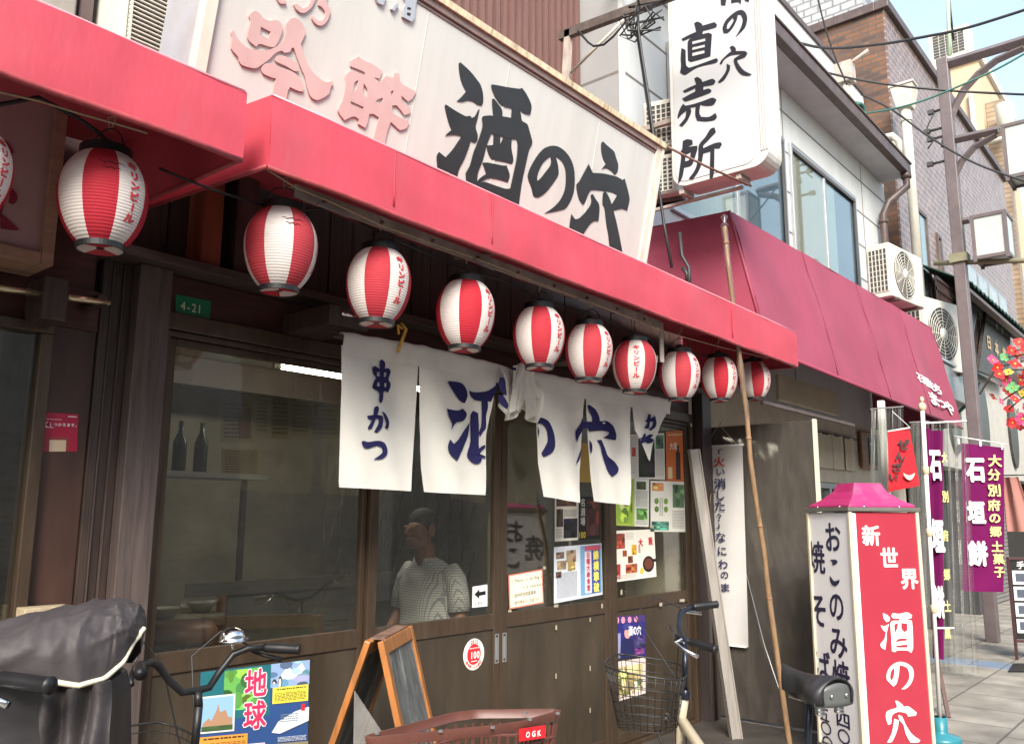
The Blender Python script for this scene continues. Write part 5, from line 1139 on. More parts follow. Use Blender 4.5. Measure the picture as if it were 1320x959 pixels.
m = MB(); m.ell(dx(.028, 0, .040), (.090, .092, .088), 20, 14); m.ell(dx(.058, 0, -.012), (.060, .082, .088), 16, 12); m.ell(dx(.030, 0, .0), (.050, .088, .055), 14, 10); m.build('hair', mat('short dark grey hair', (.045, .04, .037), .8, var=.5, scale=60, bump=.4), man)
m = MB(); n = 28
secs = [(.10, .02, -.78, .150, .195), (.11, .02, -.62, .165, .205), (.115, .02, -.45, .150, .205), (.11, .02, -.32, .125, .215), (.10, .02, -.24, .10, .19), (.075, .01, -.185, .075, .10), (.06, .01, -.165, .062, .068)]
def ring(u, v):
    i = min(int(v * (len(secs) - 1)), len(secs) - 2); f = v * (len(secs) - 1) - i; s0, s1 = secs[i], secs[i+1]; c_ = [s0[k] * (1-f) + s1[k] * f for k in range(5)]; a = 2 * math.pi * u
    w = 1 + .03 * math.sin(a * 5 + v * 9) + .10 * noise.noise(Vector((a * 1.6, v * 6, 2))); return Vector(dx(c_[0] + c_[3] * w * math.cos(a), c_[1] + c_[4] * w * math.sin(a), c_[2]))
m.grid(ring, n, 24)
for s in (-1, 1): m.tube([dx(.11, s * .15 + .015, -.245), dx(.115, s * .205 + .015, -.30), dx(.115, s * .235 + .02, -.38), dx(.11, s * .25 + .02, -.47)], [.070, .068, .066, .070], 14)
m.build('shirt', check_mat('grey checked shirt cloth', (.70, .70, .71), (.33, .34, .39), 70), man)
m = MB()
m.lathe([(.16, 0), (.155, -.1)], dx(.10, .02, -.74), 20)
for s in (-1, 1): m.tube([dx(.09, s * .09 + .02, -.82), dx(.09, s * .11 + .01, -1.15), dx(.10, s * .12 + .01, -hz + .10)], [.115, .085, .07], 14)
m.build('trousers', mat('navy trousers', (.03, .035, .06), .8, var=.2), man)
m = MB()
for s in (-1, 1): m.ell(dx(.03, s * .125 + .01, -hz + .055), (.13, .05, .05), 14, 8)
m.build('shoes', BLACKP, man)

# ================================================================== standing box sign
P1 = CAM + ray(1093.6, 653.6) * 5.2; th = R(-38); WB = .4867
uR = Vector((math.cos(th), math.sin(th), 0)); uL = Vector((-math.sin(th), math.cos(th), 0)); ZT = P1.z; P1 = Vector((P1.x, P1.y, 0))
cen = P1 + (uR + uL) * WB / 2
t = thing('box_sign', 'standing white and red box sign with navy and white writing and a small pink roof', 'sign', cen)
RP = Plane(P1 + Vector((0, 0, ZT)), uR, (0, 0, 1)); LP = Plane(P1 + Vector((0, 0, ZT)), -uL, (0, 0, 1))
def obox(m, o, a, b, la, lb, z0, z1):
    o = Vector(o); v = [o, o + a * la, o + a * la + b * lb, o + b * lb]
    m.add([Vector((p.x, p.y, z0)) for p in v] + [Vector((p.x, p.y, z1)) for p in v], [(3,2,1,0),(4,5,6,7),(0,1,5,4),(1,2,6,5),(2,3,7,6),(3,0,4,7)])
IVM = mat('ivory sign edge metal', (.62, .55, .41), .4, metal=.1, var=.1, scale=8)
m = MB(); obox(m, P1 + (uR + uL) * .012, uR, uL, WB - .024, WB - .024, .12, ZT - .03); m.build('white_body', mat('white sign plastic', (.88, .86, .88), .3, var=.03, scale=3), t, .012, seg=3)
m = MB()
for a, b in ((0, 0), (1, 0), (0, 1), (1, 1)): obox(m, P1 + uR * (a * (WB - .022)) + uL * (b * (WB - .022)), uR, uL, .022, .022, .05, ZT - .026)
m.build('corner_edge', IVM, t, .003)
m = MB(); obox(m, P1 - (uR + uL) * .008, uR, uL, WB + .016, WB + .016, ZT - .024, ZT); obox(m, P1 - (uR + uL) * .004, uR, uL, WB + .008, WB + .008, .03, .118); m.build('metal_band', mat('grey band metal', (.20, .19, .17), .4, metal=.5, var=.15), t, .003)
m = MB(); c_ = cen + Vector((0, 0, ZT + .001)); hw = WB / 2 - .03
def rf(r_, z): return [c_ + (uR * a + uL * b) * r_ + Vector((0, 0, z)) for a, b in ((-1,-1),(1,-1),(1,1),(-1,1))]
prof = [(hw + .018, 0), (hw + .016, .014), (hw * .78, .054), (hw * .56, .100), (hw * .44, .155)]
vs = []; fs = []
for r_, z in prof: vs += rf(r_, z)
for i in range(len(prof) - 1):
    for k in range(4): fs.append((i*4+k, i*4+(k+1)%4, i*4+4+(k+1)%4, i*4+4+k))
fs += [(3, 2, 1, 0), tuple(range(len(vs) - 4, len(vs)))]; m.add(vs, fs)
m.build('roof', mat('pink roof plastic', (.40, .028, .13), .3, var=.08, scale=6, dirt=(.6, .35, .42), dirt_amt=.3), t, .004)
m = MB()
for a in (-.6, .55): m.ell(c_ - uL * (hw + .018) + uR * (hw * a) + Vector((0, 0, .004)), (.006, .006, .006), 8, 6); m.ell(c_ - uR * (hw + .018) + uL * (hw * a) + Vector((0, 0, .004)), (.006, .006, .006), 8, 6)
m.build('screw', CHROME, t)
u0, v0 = RP.uv(RP.at(1104, 660)); u1 = RP.uv(RP.at(1181, 660))[0]
m = MB(); m.add([RP.w(u, v, o) for o in (-.0128 + .012, -.0105 + .012) for u, v in ((u0, v0), (u1, v0), (u1, -ZT + .15), (u0, -ZT + .15))], [(0,3,2,1),(4,5,6,7),(0,1,5,4),(1,2,6,5),(2,3,7,6),(3,0,4,7)]); 
m.v = [p - RP.n * .0115 for p in m.v]; m.build('red_face', mat('red sign print', (.34, .030, .050), .35, var=.05, scale=4), t)
RF = Plane(P1 + Vector((0, 0, ZT)) - RP.n * .010, uR, (0, 0, 1)); LF = Plane(P1 + Vector((0, 0, ZT)) - LP.n * .0118, -uL, (0, 0, 1))
c7 = (1110, 770, 507 / 100)
boxs = [
 [[(205,100),(250,105),(300,95),(332,115),(325,135),(290,138),(330,150),(335,200),(338,330),(325,360),(300,345),(235,345),(220,355),(200,350),(195,250),(190,165),(210,150),(245,150),(250,135),(210,135),(195,120)], [(215,175),(240,165),(235,200),(218,235)], [(262,165),(300,170),(300,215),(280,225),(262,200)], [(222,290),(240,270),(295,265),(298,280),(250,285)], [(222,315),(300,305),(300,325),(235,325)]],
 [[(140,100),(165,110),(185,130),(185,150),(165,160),(145,135)]], [[(125,180),(155,185),(180,170),(165,230),(165,270),(155,340),(130,325),(125,300),(150,270),(160,225),(140,210)]],
 [[(260,418),(300,430),(335,460),(342,510),(325,560),(290,595),(262,597),(290,570),(312,530),(312,490),(295,455),(250,440),(245,500),(230,560),(210,580),(185,555),(165,530),(168,490),(190,450),(225,425)], [(215,455),(215,500),(200,545),(188,520),(195,480)]],
 [[(220,672),(240,675),(270,700),(275,712),(310,710),(362,750),(355,770),(305,775),(295,755),(240,745),(200,770),(195,820),(175,830),(160,780),(170,740),(230,720),(232,705)]], [[(215,790),(245,800),(235,860),(200,940),(168,945),(200,880)]], [[(240,765),(265,775),(290,830),(330,890),(385,930),(370,945),(320,945),(290,890),(275,830),(250,800)]]]
WSL = mat('white sign lettering', (.76, .73, .69), .4, var=.03)
trace_parts('white_character', WSL, t, [boxs[:3], boxs[3:4], boxs[4:]], c7, RF, .0015, .0012)
glyph_parts('white_character', WSL, t, [('新', 1122.5, 690, 27, 1.0), ('世', 1146, 718, 26, 1.0), ('界', 1172, 746, 27, 1.0)], RF, bold=.035, off=.0025)
NSL = mat('navy sign lettering', (.018, .015, .06), .4, var=.1)
glyph_parts('navy_character', NSL, t, [('お', 1074, 692, 37, .95), ('の', 1078.5, 782, 34, .95), ('み', 1081, 829, 38, 1.05), ('焼', 1084.5, 874, 46, .9),
              ('焼', 1052.5, 718, 42, .95), ('そ', 1055.5, 787, 40, .85), ('ば', 1060.5, 858, 40, .95)], LF, bold=.024, off=.0015)
glyph_parts('navy_character', NSL, t, [('四', 1087, 928, 19, 1.6), ('〇', 1088, 949, 19, 1.5), ('〇', 1089, 970, 19, 1.5), ('五', 1062, 920, 16, 1.6), ('〇', 1065, 938, 17, 1.5), ('〇', 1067, 957, 17, 1.5)], LF, bold=.02, off=.0015)
trace_parts('navy_character', NSL, t, [[[[(262,455),(300,453),(318,465),(315,482),(290,500),(278,498),(275,470),(262,465)]], [[(256,588),(268,600),(285,625),(305,630),(335,618),(332,645),(305,672),(275,660),(258,625)]]]], (1030, 650, 511 / 80), LF, .0015, .001)

# ================================================================== plywood screen, banner, poles
XP = 6.32
t = thing('plywood_screen', 'weathered plywood screen wrapped in dirty plastic standing out from the wall', 'screen', (XP, -.45, 0))
pa, pb = atX(905, 548, XP), atX(1047, 544, XP)
m = MB(); m.box((XP, pb.y, .02), (XP + .03, -.005, 2.245)); m.build('panel', PLY, t, .003)
m = MB(); m.box((XP - .012, pb.y - .022, .0), (XP + .04, pb.y - .001, 2.255)); m.build('edge_batten', mat('pale green painted edge', (.58, .57, .44), .6, var=.1), t, .003)
PL_ = glass_mat('dirty plastic film', (.93, .92, .90), 1.0, .14, .03, (.45, .42, .39))
m = MB(); rnd = random.Random(3)
m.grid(lambda u, v: Vector((XP - .010 + .0022 * math.sin(u * 15 + 5 * math.sin(v * 4) + v * 9) + .0012 * math.sin(u * 41 + v * 23) + .0008 * math.sin(v * 61 - u * 17), -.01 + (pb.y - .01) * u, .25 + 2.005 * v)), 60, 40)
m.build('plastic_wrap', PL_, t)
FP = planeX(6.285)
qa, qb, qc = FP.at(905, 575.5), FP.at(957, 573.5), FP.at(962, 834)
t = thing('fire_banner', 'white hanging cloth banner about putting out fires, lettered in navy with one red character', 'banner', (6.28, qa.y, qa.z))
m = MB(); m.grid(lambda u, v: Vector((6.285 + .012 * math.sin(u * 6 + v * 3) * v, qa.y + (qb.y - qa.y) * u + (qc.y - qb.y) * v * u * .6, qa.z + (qc.z - qa.z) * v)), 14, 30); m.build('cloth', cloth_mat('white banner cloth', (.62, .60, .585), .15), t, solid=.002)
m = MB(); m.tube([(6.285, qa.y + .01, qa.z), (6.285, qb.y - .01, qb.z)], .008, 6); m.tube([(6.285, qa.y, qc.z), (6.285, qc.y, qc.z)], .007, 6); m.build('batten', WHITEP, t)
m = MB(); tp_ = Vector((6.285, (qa.y * .55 + qb.y * .45), qa.z + .17)); m.tube([Vector((6.285, qa.y - .03, qa.z)), tp_, Vector((6.285, qb.y + .04, qb.z))], .003, 5); m.tube([tp_ + Vector((.02, 0, .0)), tp_ + Vector((.03, 0, .02))], .006, 5); m.build('hanging_string', ROPE, t)
FB = planeX(6.268)
m = MB(); px_glyphs(m, [('い', 929, 608, 9, 1.3), ('消', 928, 623, 14, 1.2), ('し', 929, 638, 13, .8), ('た', 928, 652, 13, 1.1), ('？', 927, 667, 10, .62), ('な', 929, 692, 13, 1.05), ('に', 931, 710, 11, 1.1), ('わ', 932, 727, 12, 1.1), ('の', 934, 741, 9, 1.2), ('ま', 935, 757, 11, 1.1)], FB, .022, off=.001)
px_glyphs(m, [('「', 929, 582, 6, 1.2), ('」', 925, 678, 6, 1.0)], FB, .012, off=.001)
px_glyphs(m, [('協', 907, 775, 14, 1.2), ('力', 910, 793, 13, 1.1), ('会', 911, 809, 13, 1.1), ('防', 906, 757, 13, 1.2), ('消', 905, 740, 13, 1.2)], FB, .022, off=.001)
m.build('lettering', mat('navy banner ink', (.02, .02, .075), .7), t)
m = MB(); px_glyphs(m, [('火', 927, 595, 13, 1.25)], FB, .028, off=.001); m.build('red_character', mat('red banner ink', (.42, .03, .03), .7), t)
# dark post and pipe at the corner
t = thing('corner_pipe', 'dark brown corner post with thin conduit between tavern doors and plywood screen', 'post', (6.2, -.06, 0))
m = MB(); m.box((6.14, -.10, 0), (6.29, -.002, 2.60)); m.build('post', mat('dark purple brown paint', (.055, .042, .040), .4, var=.25, scale=4, stretch=(5, 5, .5)), t, .006)
m = MB(); m.tube([(6.165, -.125, 0.02), (6.165, -.125, 1.62), (6.175, -.128, 1.70), (6.21, -.128, 1.72), (6.24, -.128, 1.72)], .011, 8); m.build('conduit', BRONZE, t)
# bamboo pole
bp = [atX(935, 290, 5.99), atX(939, 340, 5.98), atX(948, 420, 5.96)]; be_ = atZ(1018, 962, .15)
b1_ = Vector((6.02, -.985, 2.95)); 
p_top = atY(935, 292, -.97); p_mid = atY(962, 530, -1.01); p_low = atY(1019, 962, -1.10)
t = thing('bamboo_pole', 'long bent bamboo pole leaning past the awning end, wrapped with film at its top', 'pole', p_low)
pts = [atY(x, y, Y) for x, y, Y in ((934, 292, -.935), (938, 340, -.935), (945, 395, -.94))]
# the pole stands just behind the fascia and comes out below it
pts = [atY(x, y, Y) for x, y, Y in ((934, 292, -.90), (939, 345, -.90), (948, 420, -.905), (957, 490, -.91), (963, 540, -.91), (967, 590, -.91), (975, 650, -.905), (984, 705, -.90), (989, 750, -.90), (998, 820, -.90), (1008, 890, -.895), (1018, 962, -.89))]
e_ = pts[-1] + (pts[-1] - pts[-2]).normalized() * ((pts[-1].z) / abs((pts[-1] - pts[-2]).normalized().z)); e_.z = 0.0; pts.append(e_)
BAM = mat('dry bamboo', (.25, .155, .085), .5, var=.35, scale=6, stretch=(6, 6, .6), bump=.1, dirt=(.12, .06, .03), dirt_amt=.5)
m = MB(); m.tube(pts, [.013, .014, .015, .015, .016, .016, .016, .017, .017, .018, .018, .019, .019], 10)
pl_o = m.build('pole', BAM, t)
m = MB()
for a, b, f in ((0,1,.4),(2,3,.3),(4,5,.5),(6,7,.5),(8,9,.3),(9,10,.8)):
    q = pts[a].lerp(pts[b], f); d = (pts[b] - pts[a]).normalized(); m.lathe([(.014, -.012), (.0205, -.003), (.0205, .003), (.014, .012)], q, 10, axis=d)
m.build('node', mat('bamboo node', (.22, .12, .06), .6), t)
m = MB()
def wrapf(u, v):
    i = v * 4; k = min(int(i), 3); q = pts[k].lerp(pts[k+1], i - k); a = 2 * math.pi * u; r_ = .0185 + .002 * math.sin(u * 21 + v * 30) + .0015 * math.sin(v * 57); return q + Vector((math.cos(a) * r_, math.sin(a) * r_, 0))
m.grid(wrapf, 18, 50); m.lathe([(.030, 0), (.010, .03), (.022, .07), (.002, .085)], pts[0], 12); m.build('film_wrap', PL_, t)
# leaning steel channel
ga, gb = atX(905, 668, 6.08), atX(951, 962, 5.98)
ga = atY(903, 640, -.28); gb = atY(951, 965, -.46)
t = thing('steel_channel', 'grey steel channel leaning against the corner beside the fire banner', 'post', (gb.x, gb.y, 0))
d = (ga - gb).normalized(); gz = gb - d * (gb.z / d.z) if gb.z > 0 else gb
gt = ga + d * .35
sd = Vector((.80, -.60, 0)); fw = d.cross(sd).normalized(); GAL = mat('galvanised steel', (.34, .31, .28), .5, metal=.35, var=.18, scale=5, stretch=(4, 4, .5), dirt=(.2, .16, .13), dirt_amt=.4)
m = MB(); m.bar(gz - sd * .036, gt - sd * .036, .010, .05, sd.cross(d)); m.bar(gz + sd * .036, gt + sd * .036, .010, .05, sd.cross(d)); m.bar(gz + sd.cross(d) * .012, gt + sd.cross(d) * .012, .074, .008, sd.cross(d)); m.build('channel', GAL, t, .002)
m = MB(); m.tube([gt + Vector((.02, .02, -.02)), gt + Vector((.14, .12, -.22))], .004, 5); m.build('cord', CABLE, t)
tag(MB().tube([atY(957, 720, -.30), atY(985, 830, -.5), atY(1010, 905, -.75)], .003, 5).build('guy_wire', ALU), 'thin slack guy wire beside the steel channel', 'wire')

# ================================================================== the shop of the white house
t = thing('shop_noren', 'short unlettered beige curtain in the doorway under the maroon awning', 'curtain', (8, .3, 1.6))
na, nb = atY(1053, 557, .36), atY(1101, 566, .36); nh = atY(1055, 602, .36).z
m = MB()
for k in range(3):
    f0, f1 = k / 3 + .01, (k + 1) / 3 - .01
    m.grid(lambda u, v: Vector((na.x + (nb.x - na.x) * (f0 + (f1 - f0) * u), .36 - .02 * math.sin(u * 8 + k), na.z + (nb.z - na.z) * (f0 + (f1-f0) * u) + (nh - na.z) * v)), 10, 10)
m.build('cloth', cloth_mat('beige linen', (.80, .74, .58), .2), t, solid=.002); m = MB(); m.tube([(na.x - .1, .36, na.z), (nb.x + .1, .36, nb.z)], .012, 6); m.build('rod', WOOD, t)
t = thing('wall_menu_board', 'brown framed menu board with a dark face beside the beige curtain', 'board', atY(1118, 600, .33))
a, b = atY(1110, 556, .34), atY(1133, 606, .34); m = MB(); m.box((a.x, .34, b.z), (b.x, .375, a.z)); m.build('frame', mat('orange brown frame', (.26, .12, .055), .5, var=.2), t, .004)
m = MB(); m.box((a.x + .25, .33, b.z + .06), (b.x - .06, .339, a.z - .06)); m.build('face', BLACKP, t)
# clear plastic weather curtains
CLR = glass_mat('clear vinyl sheet', (.92, .93, .91), 1.0, .06, .05, (.8, .8, .78))
def vinyl(name, label, px_t, px_b, X, fold, w=.3, n=40):
    tpt, bpt = atX(*px_t, X), atX(*px_b, X); t = thing(name, label, 'curtain', bpt)
    m = MB()
    def f(u, v):
        c = tpt.lerp(bpt, v); return c + Vector((.05 * math.sin(u * fold), (u - .5) * w * (1 + .15 * v) + .02 * math.sin(u * 31), 0)) + Vector((.02 * math.sin(v * 7 + u * 9), 0, 0))
    m.grid(f, n, 26); m.build('sheet', CLR, t); m = MB(); m.bar(tpt + Vector((0, -w * .5, .01)), tpt + Vector((0, w * .5, .01)), .014, .012); m.build('top_bar', ALU, t)
    return t
vinyl('vinyl_curtain', 'gathered clear vinyl curtain hanging left of the small red flag', (1143, 527), (1142, 950), 8.4, 34, .30)
vinyl('vinyl_curtain', 'gathered clear vinyl curtain with pale trim between the two purple banners', (1222, 545), (1232, 866), 9.6, 40, .36)
vinyl('vinyl_curtain', 'thin clear vinyl strip behind the white banner pole', (1185, 545), (1186, 880), 9.0, 22, .18)
t = thing('steel_upright', 'white steel upright of the shop front under the maroon awning', 'post', atX(1134, 640, 8.5))
a = atX(1136, 527, 8.55); m = MB(); m.box((8.53, a.y - .03, 0), (8.58, a.y + .03, a.z + .08)); m.build('post', WHITEP, t, .004); m = MB(); m.box((6.4, a.y + .25, a.z - .16), (8.525, a.y + .28, a.z - .13)); m.build('rail', GUTTER, t, .004)
# red flag
ZP = Plane(atX(1160, 590, 8.2), (.55, -.83, 0), (0, 0, 1))
fq = [ZP.at(1144, 557), ZP.at(1173, 552), ZP.at(1185, 626), ZP.at(1145, 634)]
t = thing('small_red_flag', 'small red hanging flag with black hiragana under the maroon awning', 'flag', fq[0])
m = MB(); bl = lambda u, v: fq[0]*(1-u)*(1-v) + fq[1]*u*(1-v) + fq[2]*u*v + fq[3]*(1-u)*v
m.grid(lambda u, v: bl(u, v) + ZP.n * .012 * math.sin(u * 5 + v * 3), 12, 16); m.build('cloth', cloth_mat('bright red cloth', (.60, .035, .05), .25), t, solid=.002)
glyph_parts('character', flat((30, 24, 26)), t, [('ぜ', 1164, 573, 14, 1.1), ('ん', 1159, 588, 12, 1.1), ('ざ', 1156, 602, 13, 1.1), ('い', 1151, 615, 9, 1.2)], ZP, bold=.045, off=.022)
m = MB(); q = ZP.at(1171, 613); m.slab([q + ZP.u * (.05 * math.cos(a)) + ZP.v * (.022 * math.sin(a) + .02 * math.cos(a * 2)) + ZP.n * .022 for a in [2*math.pi*k/16 for k in range(16)]], ZP.n * .001); m.build('bean_motif', flat((230, 190, 175)), t)
m = MB(); m.tube([fq[0] + Vector((0, 0, .005)), fq[1] + Vector((0, 0, .005))], .008, 6); m.tube([fq[1] + Vector((0, 0, .01)), atX(1150, 530, 8.2)], .003, 5); m.build('hanging_rod', WHITEP, t)
# purple banners
PUR = cloth_mat('purple banner cloth', (.155, .008, .085), .2, var=.15)
BW = mat('white banner print', (.76, .73, .70), .8, var=.03); BG = mat('lime banner print', (.62, .56, .22), .8, var=.05)
PP = Plane(atX(1235, 570, 9.9), (.62, -.78, 0), (0, 0, 1))
pq = [PP.at(1239, 571), PP.at(1294, 577), PP.at(1294, 763), PP.at(1243, 762)]
t = thing('purple_banner', 'open purple banner with white and lime characters hanging from a line', 'banner', pq[3])
bl2 = lambda u, v: pq[0]*(1-u)*(1-v) + pq[1]*u*(1-v) + pq[2]*u*v + pq[3]*(1-u)*v
m = MB(); m.grid(lambda u, v: bl2(u, v) + PP.n * (.015 * math.sin(u * 6 + v * 4) * v), 14, 30); m.build('cloth', PUR, t, solid=.002)
glyph_parts('white_character', BW, t, [('石', 1256, 606, 32, .78), ('垣', 1257, 660, 30, .80), ('餅', 1259, 713, 34, .78)], PP, bold=.06, off=.022)
glyph_parts('lime_character', BG, t, [('大', 1281, 594, 16, 1.1), ('分', 1280, 612, 15, 1.1), ('別', 1280, 632, 16, 1.05), ('府', 1280, 651, 15, 1.1), ('の', 1281, 668, 12, 1.2), ('郷', 1282, 685, 14, 1.1), ('土', 1284, 704, 14, 1.1), ('菓', 1286, 720, 14, 1.1), ('子', 1287, 737, 14, 1.0)], PP, bold=.035, off=.022)
m = MB(); a_, b_ = PP.at(1230, 562), PP.at(1300, 573); m.tube([a_, b_], .006, 5)
for px, py in ((1236, 566), (1264, 569), (1292, 573)): q = PP.at(px, py + 3); m.bar(q + Vector((0, 0, .035)), q - Vector((0, 0, .03)), .05, .012)
m.build('loop', WHITEP, t)
for k, (px, py) in enumerate(((1237, 617), (1238, 664), (1240, 712))):
    pass
PQ = Plane(atX(1195, 640, 7.6), (.75, -.66, 0), (0, 0, 1))
pr = [PQ.at(1192, 552), PQ.at(1214, 556), PQ.at(1219, 850), PQ.at(1201, 848)]
t = thing('purple_banner', 'half furled purple banner on the white pole in its blue base', 'banner', pr[3])
bl3 = lambda u, v: pr[0]*(1-u)*(1-v) + pr[1]*u*(1-v) + pr[2]*u*v + pr[3]*(1-u)*v
m = MB(); m.grid(lambda u, v: bl3(u, v) + PQ.n * (.03 * math.sin(u * 9 + v * 2)), 18, 40); m.build('cloth', PUR, t, solid=.002)
glyph_parts('white_character', BW, t, [('石', 1202, 600, 40, .42), ('垣', 1205, 690, 44, .42), ('餅', 1206, 775, 44, .40)], PQ, bold=.06, off=.04)
glyph_parts('lime_character', BG, t, [('大', 1213, 590, 14, .6), ('別', 1214, 640, 15, .6), ('府', 1214, 690, 15, .6), ('郷', 1216, 740, 15, .6), ('土', 1217, 780, 15, .6), ('菓', 1217, 815, 15, .6)], PQ, bold=.035, off=.045)
# the white pole and its water base
wp = [atZ(1213, 945, .06)]; wX = wp[0].x
pt0 = Vector((wp[0].x, wp[0].y, 0))
t = thing('banner_pole', 'white banner pole with beige clips standing in a blue water base', 'pole', pt0)
ptop = atX(1189, 528, wX + .0); pz = ptop.z; pline = [Vector((pt0.x, pt0.y, .10)), ptop.lerp(pt0, .5) + Vector((0, 0, .0)), ptop]
m = MB(); m.tube([pline[0], ptop], .0145, 10); m.build('pole', WHITEP, t)
m = MB(); dd = (ptop - pline[0]); dn = dd.normalized()
for f in (.36, .60, .80): m.lathe([(.015, -.03), (.023, -.022), (.023, .022), (.015, .03)], pline[0] + dd * f, 10, axis=dn)
m.ell(ptop + dn * .02, (.028, .028, .035), 12, 8); m.ell(ptop + dn * .075, (.016, .016, .022), 10, 8); m.build('clip', mat('ivory plastic', (.60, .50, .33), .5), t)
m = MB()
arm = ptop - dn * .10; m.tube([arm, arm + Vector((.22, -.24, .02))], .007, 6); lo = pline[0] + dd * .30; m.tube([lo, lo + Vector((.10, -.10, .0))], .007, 6); m.build('cross_arm', WHITEP, t)
BLU = mat('turquoise base plastic', (.03, .20, .25), .35, var=.1)
m = MB(); m.lathe([(.12, 0), (.13, .02), (.12, .045), (.055, .06), (.045, .08), (.045, .17), (.04, .17)], pt0, 28); m.build('water_base', BLU, t)
t = thing('support_stick', 'dark brown wooden stick propped against the vinyl curtain on the paving', 'stick', atZ(1222, 925, 0))
m = MB(); q = atZ(1223, 925, 0); m.bar(q + Vector((0, 0, .0)), atX(1208, 850, q.x + .25), .03, .03); m.build('stick', LINTEL, t)
t = thing('menu_stand', 'dark menu stand with four white picture cards at the right photo edge', 'stand', (11.1, -1.3, 0))
SX = Plane(atZ(1311, 850, 0), (.55, -.83, 0), (0, 0, 1))
a = SX.uv(SX.at(1308, 720)); w_ = .42
m = MB()
for u in (0, w_): q = SX.w(u, 0); m.bar(q, q + Vector((0, 0, a[1] + .02)), .03, .03)
for v in (.20, a[1]): m.bar(SX.w(0, v), SX.w(w_, v), .03, .03)
m.build('frame', mat('maroon brown stand', (.055, .02, .022), .5), t, .003)
m = MB(); m.add([SX.w(.015, .22, -.004), SX.w(w_ - .015, .22, -.004), SX.w(w_ - .015, a[1] - .015, -.004), SX.w(.015, a[1] - .015, -.004)], [(0,1,2,3)]); m.build('board', BLACKP, t, solid=.01)
for k in range(4):
    v1 = a[1] - .13 - k * .175; m = MB(); m.add([SX.w(.03, v1 - .15, .006), SX.w(w_ - .03, v1 - .15, .006), SX.w(w_ - .03, v1, .006), SX.w(.03, v1, .006)], [(0,1,2,3)]); cd_ = m.build('picture_card', flat((226, 226, 226)), t, solid=.002)
    m = MB(); m.add([SX.w(.06, v1 - .12, .009), SX.w(w_ - .08, v1 - .12, .009), SX.w(w_ - .08, v1 - .03, .009), SX.w(.06, v1 - .03, .009)], [(0,1,2,3)]); m.lathe([(.055, .011), (.0005, .012)], SX.w(w_ * .42, v1 - .075), 20, axis=SX.n, smooth=False); m.build('picture', flat((70, 78, 92)), cd_)
glyph_parts('character', BW, t, [('手', 1315, 728, 10, 1.), ('作', 1326, 729, 10, 1.)], SX, bold=.02, off=.008)
t = tag(MB().slab([atZ(x, y, .004) for x, y in ((1306, 856), (1330, 856), (1330, 866), (1300, 866))], (0, 0, .012)).build('door_mat', BLACKP), 'dark door mat on the paving beside the menu stand', 'mat')
t = thing('coat', 'dusty pink garment hanging behind the open purple banner', 'garment', atX(1300, 620, 11.5))
q = atX(1297, 615, 11.3); m = MB(); m.grid(lambda u, v: q + Vector((.03 * math.sin(u * 9), -.16 * u + .04 - .12 * v * u, -.62 * v)), 12, 14); m.build('cloth', cloth_mat('dusty pink cloth', (.42, .20, .17), .1), t, solid=.006)
m = MB(); m.tube([q + Vector((0, .1, .02)), q + Vector((0, -.25, .02))], .008, 5); m.build('hanger', BLACKP, t)

# ================================================================== air conditioners
def aircon(label, corner, u, W_, D_, H_, fan=True, grille_end=True, group='outdoor air conditioner units'):
    """corner: lower corner nearest the camera; u: direction of the fan face; depth goes to the left of u"""
    u = Vector((u[0], u[1], 0)).normalized(); d = Vector((-u.y, u.x, 0)); n = -d; c = Vector(corner); t = thing('air_conditioner', label, 'air conditioner', c, group)
    def P(a, b, z): return c + u * a + d * b + Vector((0, 0, z))
    def bx(m, a0, a1, b0, b1, z0, z1): m.add([P(a, b, z) for z in (z0, z1) for a, b in ((a0,b0),(a1,b0),(a1,b1),(a0,b1))], [(3,2,1,0),(4,5,6,7),(0,1,5,4),(1,2,6,5),(2,3,7,6),(3,0,4,7)])
    m = MB(); bx(m, 0, W_, 0, D_, .03, H_); m.build('casing', ACW, t, .012, seg=3)
    if fan:
        r_ = min(W_ * .34, H_ * .42); cc = P(W_ * .42, -.004, H_ * .52)
        m = MB(); m.lathe([(r_, 0), (.001, 0)], cc, 36, axis=n, smooth=False); m.build('fan_opening', ACG, t)
        m = MB()
        for k in range(1, 9): m.torus(cc + n * .012, r_ * k / 8, .0045, axis=n, n=36, m=5)
        for k in range(12):
            a = 2 * math.pi * k / 12; e = u * math.cos(a) + Vector((0, 0, math.sin(a))); m.bar(cc + n * .010 + e * r_ * .12, cc + n * .010 + e * r_, .006, .006, n)
        m.lathe([(r_ * .22, .008), (r_ * .22, .018), (.001, .02)], cc, 18, axis=n); m.build('fan_guard', ACW, t)
    if grille_end:
        m = MB(); bx(m, -.003, -.0005, D_ * .12, D_ * .90, H_ * .14, H_ * .90); m.build('grille_opening', ACG, t)
        m = MB(); nz = 9
        for k in range(6): b_ = D_ * (.12 + .78 * k / 5); bx(m, -.012, -.004, b_ - .006, b_ + .006, H_ * .14, H_ * .90)
        for k in range(nz): z_ = H_ * (.14 + .76 * k / (nz - 1)); bx(m, -.010, -.0045, D_ * .12, D_ * .90, z_ - .004, z_ + .004)
        m.build('grille', ACW, t)
    m = MB()
    for a in (.12, W_ - .2): bx(m, a, a + .08, -.02, D_ + .02, 0, .03)
    m.build('foot', GUTTER, t)
    return t
c_ = atY(1150, 378, -.25); c1_ = atY(1150, 312, -.25); pe = atY(1182, 385, -.25)
hgt = c1_.z - c_.z
aircon('upper air conditioner standing above the right part of the maroon awning', (c_.x, -.25, c_.z - .06), (.93, -.12), 1.0, .30, hgt + .02)
c_ = atY(1195, 470, -.28); c1_ = atY(1195, 385, -.28)
